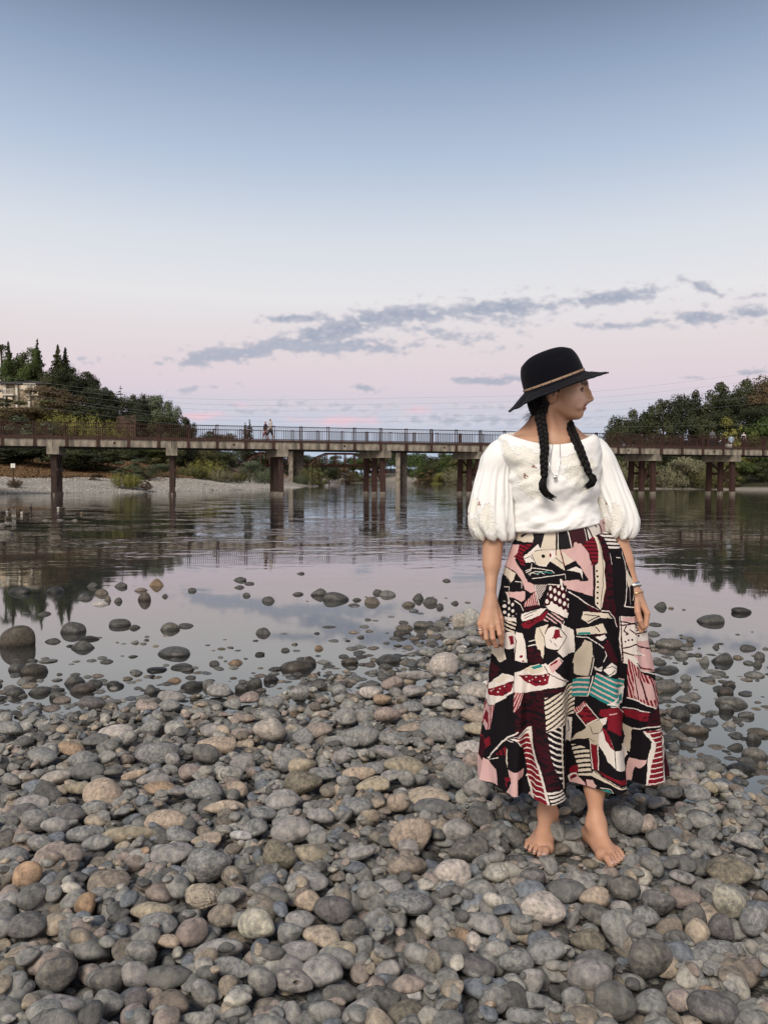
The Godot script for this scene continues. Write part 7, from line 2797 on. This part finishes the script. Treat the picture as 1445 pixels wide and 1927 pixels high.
func print_cloth() -> ImageTexture:
	canvas = Image.create(1024, 1400, false, Image.FORMAT_RGB8)
	canvas.fill(ink["K"].linear_to_srgb())
	# upper part, her right side
	sheet = Vector3(880, 970, 6.88)
	pg("P", "600,395 730,400 690,520 640,600 690,760 720,860 800,930 830,1000 770,1030 690,980 640,850 600,760 500,680 540,560")
	ps("R", "M", 1, 0.25, 17, 0.4, "720,405 950,395 750,560 745,690 690,660 690,600 640,560 690,510")
	pg("K", "890,400 970,400 760,565 750,520")
	pg("W", "960,395 1150,385 1130,590 1060,640 1000,705 900,690 850,640 760,640 750,560")
	pg("C", "860,520 940,480 1070,500 1085,570 1050,640 990,690 890,670")
	ci("K", 985, 572, 22)
	pg("R", "1060,560 1080,535 1088,580 1066,592")
	ln("K", 4, "855,540 880,660")
	ln("K", 3, "760,590 830,560 850,600"); ln("K", 3, "900,500 960,490 1040,490")
	pg("P", "1180,375 1390,360 1390,680 1340,640 1240,500")
	pg("C", "1160,385 1190,395 1222,690 1130,590")
	pg("C", "1208,490 1365,655 1310,720 1238,775 1222,600")
	pg("K", "1050,645 1225,770 1210,810 1000,770 860,710 900,690 1000,705")
	pg("C", "1060,640 1130,590 1225,690 1232,772 1180,740")
	ln("R", 7, "1160,380 1145,570"); ln("R", 7, "1182,385 1210,600 1228,770"); ln("K", 4, "1130,600 1215,680"); ln("R", 5, "1240,500 1310,590 1376,650")
	pg("K", "730,760 1050,760 1210,800 1205,885 1130,905 800,915 725,890")
	ln("W", 4, "735,745 830,715 940,735 1060,760 1085,790"); ln("W", 4, "760,790 850,760 1000,775"); ln("W", 4, "790,850 1000,830 1215,810 1210,870"); ln("W", 3, "770,810 800,770 870,800 900,770 960,800")
	ln("W", 5, "740,770 800,740 830,660"); ln("T", 4, "850,790 950,770 1060,790")
	pg("P", "1160,890 1390,880 1390,990 1190,945")
	pg("W", "1140,868 1166,868 1182,1015 1150,1015")
	pg("P", "720,915 800,930 822,1010 770,1035 690,985")
	ps("M", "W", 3, 0.1, 15, 0.28, "805,925 975,935 885,1125 850,1080")
	pg("K", "975,935 1010,950 930,1220 880,1200 890,1120")
	ln("W", 6, "815,930 850,1080 885,1200"); ln("W", 5, "985,930 1130,940")
	ps("M", "W", 2, 0.35, 34, 0.66, "1005,950 1150,950 1255,1030 1235,1290 935,1190")
	ps("M", "K", 4, 0, 0, 0.5, "680,1205 900,1190 930,1235 700,1255")
	ps("P", "R", 1, 1.75, 13, 0.42, "690,1165 832,1005 862,1185 680,1212")
	pg("W", "655,1300 900,1230 965,1230 860,1345 680,1395 650,1355")
	ln("K", 3, "690,1330 760,1290 850,1260"); ln("K", 3, "700,1360 800,1310")
	ps("R", "M", 4, 0, 0, 0.36, "648,1432 900,1312 985,1250 935,1372 830,1425 760,1495 690,1485")
	pg("W", "955,1200 1060,1170 1245,1290 1225,1350 1000,1250")
	ps("K", "P", 1, 0.45, 19, 0.45, "990,1272 1195,1330 1155,1435 925,1392")
	pg("K", "1245,1040 1390,1110 1390,1420 1300,1360 1252,1260")
	ln("W", 5, "1250,1020 1320,1050 1380,1115"); ln("W", 4, "1190,1390 1160,1480")
	ci("W", 1070, 1620, 155)
	pg("C", "840,1480 985,1440 955,1560 935,1890 870,1765 828,1600")
	pg("W", "1150,1420 1295,1500 1315,1790 1180,1865 1100,1800 1195,1640")
	pg("R", "1075,1505 1130,1495 1145,1600 1110,1610 1080,1640 1050,1600"); ln("R", 6, "1040,1620 1085,1590 1160,1600")
	ln("K", 4, "1130,1480 1220,1590 1200,1640 1110,1790"); ln("K", 3, "880,1490 940,1600 970,1800"); ln("K", 3, "1010,1640 1030,1680"); ln("K", 3, "1060,1690 1100,1730")
	ln("M", 5, "950,1560 980,1480 1060,1440")
	ps("M", "K", 4, 0, 0, 0.4, "750,1720 900,1770 930,1940 750,1940")
	ln("W", 5, "760,1660 840,1640"); ln("W", 5, "750,1720 850,1700")
	# the fold at her right hip repeats the print
	pg("C", "480,770 600,755 545,860 512,905 470,830"); pg("C", "505,690 605,765 512,905 470,800")
	ln("K", 4, "510,690 600,770"); ln("K", 4, "480,830 515,900 560,850")
	pg("K", "520,890 645,878 652,975 505,1000"); ln("W", 4, "560,880 640,890 645,970"); ln("W", 4, "440,950 500,950 500,1010")
	pg("P", "470,1020 700,1008 702,1115 650,1145 560,1090 480,1080"); pg("W", "452,1020 475,1020 515,1140 490,1140")
	ps("K", "W", 2, 0.3, 29, 0.62, "400,1120 560,1140 595,1330 420,1340")
	ln("W", 5, "570,1130 640,1180 680,1260")
	pg("W", "440,1340 590,1350 600,1420 440,1380"); ps("K", "C", 1, 0.2, 19, 0.5, "430,1390 600,1400 580,1560 440,1530")
	ci("W", 520, 1650, 115)
	pg("R", "505,1590 560,1585 595,1690 530,1705"); pg("R", "615,1720 680,1770 660,1800 620,1770")
	pg("W", "600,1530 685,1560 722,1700 742,1940 600,1905"); pg("C", "325,1620 415,1640 505,1890 400,1940 320,1800")
	ln("K", 3, "420,1640 480,1800 500,1900"); ln("M", 4, "590,1600 620,1650 600,1900"); ci("R", 665, 1860, 18); ci("R", 690, 1920, 14)
	# upper part, her left side
	sheet = Vector3(1060, 970, 6.88)
	pg("P", "-20,375 300,315 312,400 230,460 300,560 300,640 332,720 322,1092 -20,985 -20,915 262,900 180,730 -20,520")
	ps("R", "M", 1, 0.05, 18, 0.38, "308,300 372,300 412,460 412,690 310,722 322,640 292,560 235,450 300,400")
	pg("C", "378,290 442,400 462,650 482,700 470,800 490,1000 440,1200 412,1255 348,1190 350,1060 360,720 402,700")
	ln("K", 4, "428,400 442,1000 415,1225"); ln("M", 5, "345,720 340,1090")
	for k in 7:
		ci("K", 378 + 2 * (k % 2), 790 + 64 * k, 13)
	ps("M", "K", 4, 0, 0, 0.42, "400,290 442,290 545,560 565,1000 605,1300 645,1500 560,1320 480,1262 425,1245 482,1000 480,700")
	ps("W", "K", 1, 0.1, 19, 0.42, "428,280 545,265 700,525 545,545 500,400")
	pg("K", "548,560 705,560 735,800 722,1232 905,1255 925,1325 640,1355 600,1000")
	ln("W", 6, "690,575 742,760 715,1210 895,1228"); ln("W", 4, "760,780 778,1190"); ln("W", 4, "555,590 570,720"); ln("W", 4, "620,640 665,650")
	pg("C", "740,775 825,930 770,992 750,900"); ln("W", 4, "840,1040 825,1140")
	pg("K", "-20,710 130,650 265,892 100,882 -20,890"); pg("W", "5,765 120,720 192,760 190,885 162,800 60,772")
	pg("K", "-20,1000 330,1100 350,1195 230,1175 -20,1100"); ln("W", 6, "5,1025 130,1100 225,1170 410,1275")
	pg("M", "230,1180 400,1262 505,1315 300,1302")
	pg("C", "185,1270 420,1290 505,1300 565,1362 400,1350 250,1425 158,1362"); ln("K", 4, "200,1310 390,1330"); ln("K", 5, "240,1400 400,1330")
	ln("W", 5, "420,1262 520,1272 590,1362 622,1465")
	pg("K", "270,1425 500,1350 612,1475 622,1710 520,1600 450,1405")
	pg("C", "85,1485 330,1458 430,1418 495,1550 300,1562 95,1562"); pg("T", "110,1535 262,1530 275,1560 100,1562")
	ln("M", 5, "350,1470 400,1530"); ln("M", 5, "300,1600 470,1550")
	pg("W", "345,1605 460,1570 492,1612 420,1655")
	ln("W", 5, "85,1585 230,1600 362,1682")
	pg("B", "75,1810 190,1628 285,1668 295,1940 55,1940"); ln("K", 5, "290,1670 292,1930")
	ln("W", 5, "380,1690 465,1755 492,1850 455,1930")
	ps("M", "R", 4, 0, 0, 0.34, "500,1640 645,1940 555,1940 440,1722")
	pg("W", "648,1330 920,1325 965,1480 1005,1740 1060,1940 685,1940 648,1600")
	pg("P", "860,1660 990,1640 1005,1745 1040,1900 900,1780"); pg("P", "680,1340 900,1335 930,1400 680,1390")
	for q in ["655,1395 800,1420 955,1405", "660,1445 820,1425 965,1465", "780,1500 850,1565 965,1530", "690,1745 850,1695 1000,1755", "660,1340 680,1700 690,1930", "730,1450 700,1520 760,1560", "690,1800 800,1835 900,1850 1020,1890", "850,1465 920,1490 880,1520"]:
		ln("M", 7, q)
	for q in [[760, 1640], [805, 1635], [880, 1785], [720, 1660], [735, 1565], [900, 1585], [940, 1850], [1000, 1865]]:
		ci("M", q[0], q[1], 13)
	# lower part, her right side
	sheet = Vector3(880, 1240, 6.425)
	ps("M", "K", 4, 0, 0, 0.42, "270,30 400,170 290,310")
	pg("W", "555,195 900,85 1170,300 940,382 740,435 550,435")
	pg("C", "640,165 830,88 905,165 760,215"); pg("T", "740,130 850,95 870,125 780,150")
	ps("R", "M", 4, 0, 0, 0.36, "595,225 760,230 955,200 935,335 800,362 700,325")
	for q in [[760, 280], [800, 250], [840, 300], [880, 240], [720, 300], [900, 290], [680, 250], [930, 230]]:
		ci("W", q[0], q[1], 9)
	ln("M", 4, "890,120 930,210 1150,300"); ln("W", 5, "560,440 740,435 940,385 1140,330")
	pg("P", "930,112 1050,18 1092,82 980,212"); pg("R", "945,95 1022,38 1042,70 958,125"); ln("W", 5, "930,110 1050,15 1100,60")
	pg("W", "240,355 420,205 545,245 545,445 350,595 230,605")
	ps("R", "M", 4, 0, 0, 0.36, "250,402 400,362 545,300 525,432 420,492 262,475"); pg("C", "318,312 440,220 505,250 400,335")
	for q in [[330, 410], [400, 400], [450, 370], [380, 440], [300, 430]]:
		ci("W", q[0], q[1], 9)
	ps("P", "R", 1, 1.45, 13, 0.5, "235,612 345,600 295,905 205,915"); ps("P", "R", 1, 1.9, 12, 0.5, "556,440 675,430 575,695 545,690")
	ps("M", "K", 4, 0, 0, 0.46, "690,455 900,405 1150,342 1230,315 905,520 935,935 1110,1645 940,1660 900,1500 755,865 560,995 560,700")
	ps("C", "K", 1, -0.50, 22, 0.36, "898,515 1235,310 1240,690 930,938")
	ps("K", "W", 1, 0.50, 24, 0.36, "945,950 1120,840 1140,1610 1000,1300")
	ln("C", 8, "1112,850 1118,1200 1138,1625"); pg("W", "1165,760 1215,740 1210,1050 1145,1040"); ln("K", 5, "1180,780 1190,900 1160,1000")
	pg("W", "485,1012 752,855 775,1060 825,1250 990,1870 900,1880 795,1850 688,1482 720,1400 660,1130 570,1042")
	ps("R", "W", 1, -0.06, 27, 0.24, "566,1012 722,948 745,1060 795,1250 838,1400 888,1600 960,1870 828,1835 715,1482 692,1280 640,1082")
	ln("K", 4, "505,1010 720,905"); ln("W", 6, "245,1265 490,1000 600,940"); ln("W", 4, "255,1285 380,1255"); ln("W", 4, "490,1035 545,1055")
	ps("R", "M", 1, 1.4, 17, 0.45, "345,1225 472,1105 472,1232"); pg("C", "470,1130 495,1180 500,1350 480,1370 462,1250")
	pg("K", "488,1050 600,1060 665,1150 705,1382 488,1395")
	pg("K", "238,1290 440,1245 485,1380 525,1482 440,1502 420,1595 350,1595 330,1400")
	pg("P", "165,1245 250,1290 332,1400 358,1600 130,1545"); pg("P", "488,1392 675,1380 652,1522 610,1522 602,1750 440,1700 522,1560")
	pg("R", "448,1490 515,1500 505,1540 470,1550 455,1630"); pg("K", "608,1530 705,1480 735,1662 672,1795 600,1750"); pg("P", "732,1660 806,1850 670,1800")
	ps("W", "K", 1, -0.03, 19, 0.42, "938,1662 1125,1640 1185,1790 1015,1870")
	pg("R", "195,1032 282,990 312,1092 195,1145"); ps("M", "R", 4, 0, 0, 0.3, "130,1250 185,1000 222,1100 182,1250 140,1450")
	# lower part, her left side
	sheet = Vector3(1060, 1240, 6.423)
	pg("B", "65,-20 275,-20 245,232 130,232 65,200"); ln("K", 5, "268,0 240,225"); ln("W", 4, "280,10 258,225")
	ps("P", "T", 1, -0.08, 27, 0.62, "50,275 255,238 250,495 50,485")
	ps("P", "T", 1, 0.42, 27, 0.66, "325,195 650,275 650,570 500,605 265,470")
	ln("W", 6, "290,240 255,490"); pg("W", "415,172 512,78 565,120 552,195 482,248"); ln("K", 4, "430,190 482,238 540,170"); ln("K", 3, "440,150 520,120 555,150")
	pg("W", "290,110 330,140 400,120 380,180 300,160"); ln("K", 3, "300,150 390,150")
	pg("W", "650,350 650,570 540,605 468,595"); pg("T", "640,450 645,540 560,570")
	ps("P", "R", 1, 1.45, 17, 0.60, "688,20 880,188 1015,310 1090,560 1035,645 850,545 688,485"); ps("P", "M", 1, 1.45, 51, 0.2, "760,200 880,300 1000,360 1010,540 860,520 760,470")
	ln("W", 7, "680,5 890,180 1010,225"); ln("W", 8, "688,500 860,545 1040,648"); ln("K", 4, "700,520 860,562 1010,640")
	pg("P", "765,-20 985,-20 1010,180 900,185"); ln("M", 6, "800,80 900,150 1000,175"); ln("R", 5, "870,130 950,160")
	pg("K", "655,530 850,562 1005,655 985,695 655,632"); ln("W", 6, "655,640 850,652 985,692")
	ps("R", "M", 4, 0, 0, 0.3, "655,662 860,670 985,692 975,800 690,735"); ps("M", "K", 4, 0, 0, 0.4, "980,690 1085,580 1160,855 965,865")
	ps("R", "M", 4, 0, 0, 0.42, "118,692 260,600 375,772 220,845"); ps("R", "P", 1, 1.1, 14, 0.42, "65,642 232,555 262,600 108,692")
	ln("W", 5, "105,700 222,850 390,772"); ln("W", 5, "250,585 395,772"); ln("W", 4, "110,692 255,600")
	pg("R", "415,652 592,618 665,700 675,965 580,942 480,902 502,790 395,722"); ln("W", 4, "520,620 600,615 668,690"); ln("P", 5, "510,715 600,700"); pg("W", "400,770 490,750 470,830 440,850")
	pg("B", "218,852 400,778 445,850 392,960 402,1085 288,1102 250,1000 55,1035 100,958 232,870"); ln("K", 3, "290,860 330,960 385,940"); ln("K", 3, "250,1000 340,1050")
	pg("B", "672,825 765,880 805,990 762,1175 700,1175 702,980")
	pg("W", "388,958 440,895 520,1000 602,1172 702,1080 745,1200 722,1378 620,1405 500,1292 388,1082"); ln("K", 4, "605,1180 622,1400")
	pg("R", "425,882 472,900 595,1165 540,1130 470,1040"); pg("K", "500,950 672,970 692,1082 620,1172")
	pg("R", "288,1072 372,1102 382,1405 330,1392"); ln("W", 5, "275,1050 330,1392"); ln("W", 5, "385,1095 388,1405")
	pg("K", "390,1122 490,1292 612,1405 732,1372 745,1425 400,1425")
	pg("R", "388,1412 745,1442 745,1555 600,1545 480,1492"); pg("C", "328,1402 480,1505 745,1572 745,1605 560,1595 328,1485"); ln("K", 4, "330,1410 480,1520 740,1590")
	ps("C", "K", 1, -0.42, 24, 0.40, "60,1080 190,1098 272,1152 312,1382 325,1478 178,1478 150,1350")
	ci("R", 110, 1400, 62); ci("W", 105, 1495, 64); ci("R", 108, 1498, 48); ci("M", 112, 1500, 24)
	pg("P", "55,1540 170,1475 255,1560 250,1680 70,1650"); pg("P", "255,1530 330,1530 370,1600 360,1700 260,1680"); ln("M", 5, "255,1510 275,1620")
	pg("K", "762,900 950,920 1025,1052 1012,1258 760,1235")
	pg("W", "935,925 1165,835 1195,1000 1215,1560 975,1590 1000,1250 1025,1052"); ps("R", "W", 1, 0.03, 27, 0.24, "955,915 1145,880 1168,960 1170,1300 1172,1570 1005,1590 1042,1300 1062,1082 1005,965")
	ln("K", 4, "1180,900 1200,1540"); ln("W", 7, "778,885 980,872 1170,828")
	pg("P", "758,1238 995,1272 912,1395 850,1372 795,1570 755,1640"); pg("K", "848,1382 962,1402 985,1580 795,1590")
	ps("M", "K", 4, 0, 0, 0.4, "1190,890 1330,1600 1215,1600"); pg("T", "415,1642 520,1650 630,1735 470,1710"); ln("W", 4, "400,1620 540,1640 640,1725")
	return ImageTexture.create_from_image(canvas)


func print_band() -> ImageTexture:
	canvas = Image.create(640, 96, false, Image.FORMAT_RGB8)
	canvas.fill(ink["K"].linear_to_srgb())
	for q in [["C", 0, 0, 60, 0, 95, 40, 60, 96, 0, 96], ["C", 190, 0, 240, 0, 235, 96, 80, 96, 140, 60], ["M", 330, 0, 420, 0, 480, 96, 350, 96], ["W", 440, 0, 560, 0, 600, 50, 540, 96, 500, 96], ["P", 560, 0, 640, 0, 640, 96, 580, 96]]:
		var p := PackedVector2Array()
		for k in range(1, q.size(), 2):
			p.append(Vector2(q[k], q[k + 1]))
		fill(wobble(p, 3.0), ink[q[0]].linear_to_srgb())
	for q in [[250, 0, 255, 96, 6, "W"], [300, 5, 345, 60, 6, "W"], [345, 60, 350, 96, 6, "W"], [420, 0, 490, 96, 5, "W"], [455, 20, 520, 60, 6, "K"], [470, 50, 520, 90, 6, "K"], [500, 10, 540, 30, 6, "K"], [560, 20, 600, 60, 7, "M"], [580, 70, 630, 50, 7, "K"], [600, 20, 640, 30, 6, "M"], [530, 50, 560, 90, 7, "M"], [20, 40, 90, 20, 5, "K"]]:
		var a := Vector2(q[0], q[1])
		var b := Vector2(q[2], q[3])
		var o: Vector2 = (b - a).normalized().orthogonal() * q[4] * 0.5
		fill(wobble(PackedVector2Array([a + o, b + o, b - o, a - o]), 2.0), ink[q[5]].linear_to_srgb())
	return ImageTexture.create_from_image(canvas)
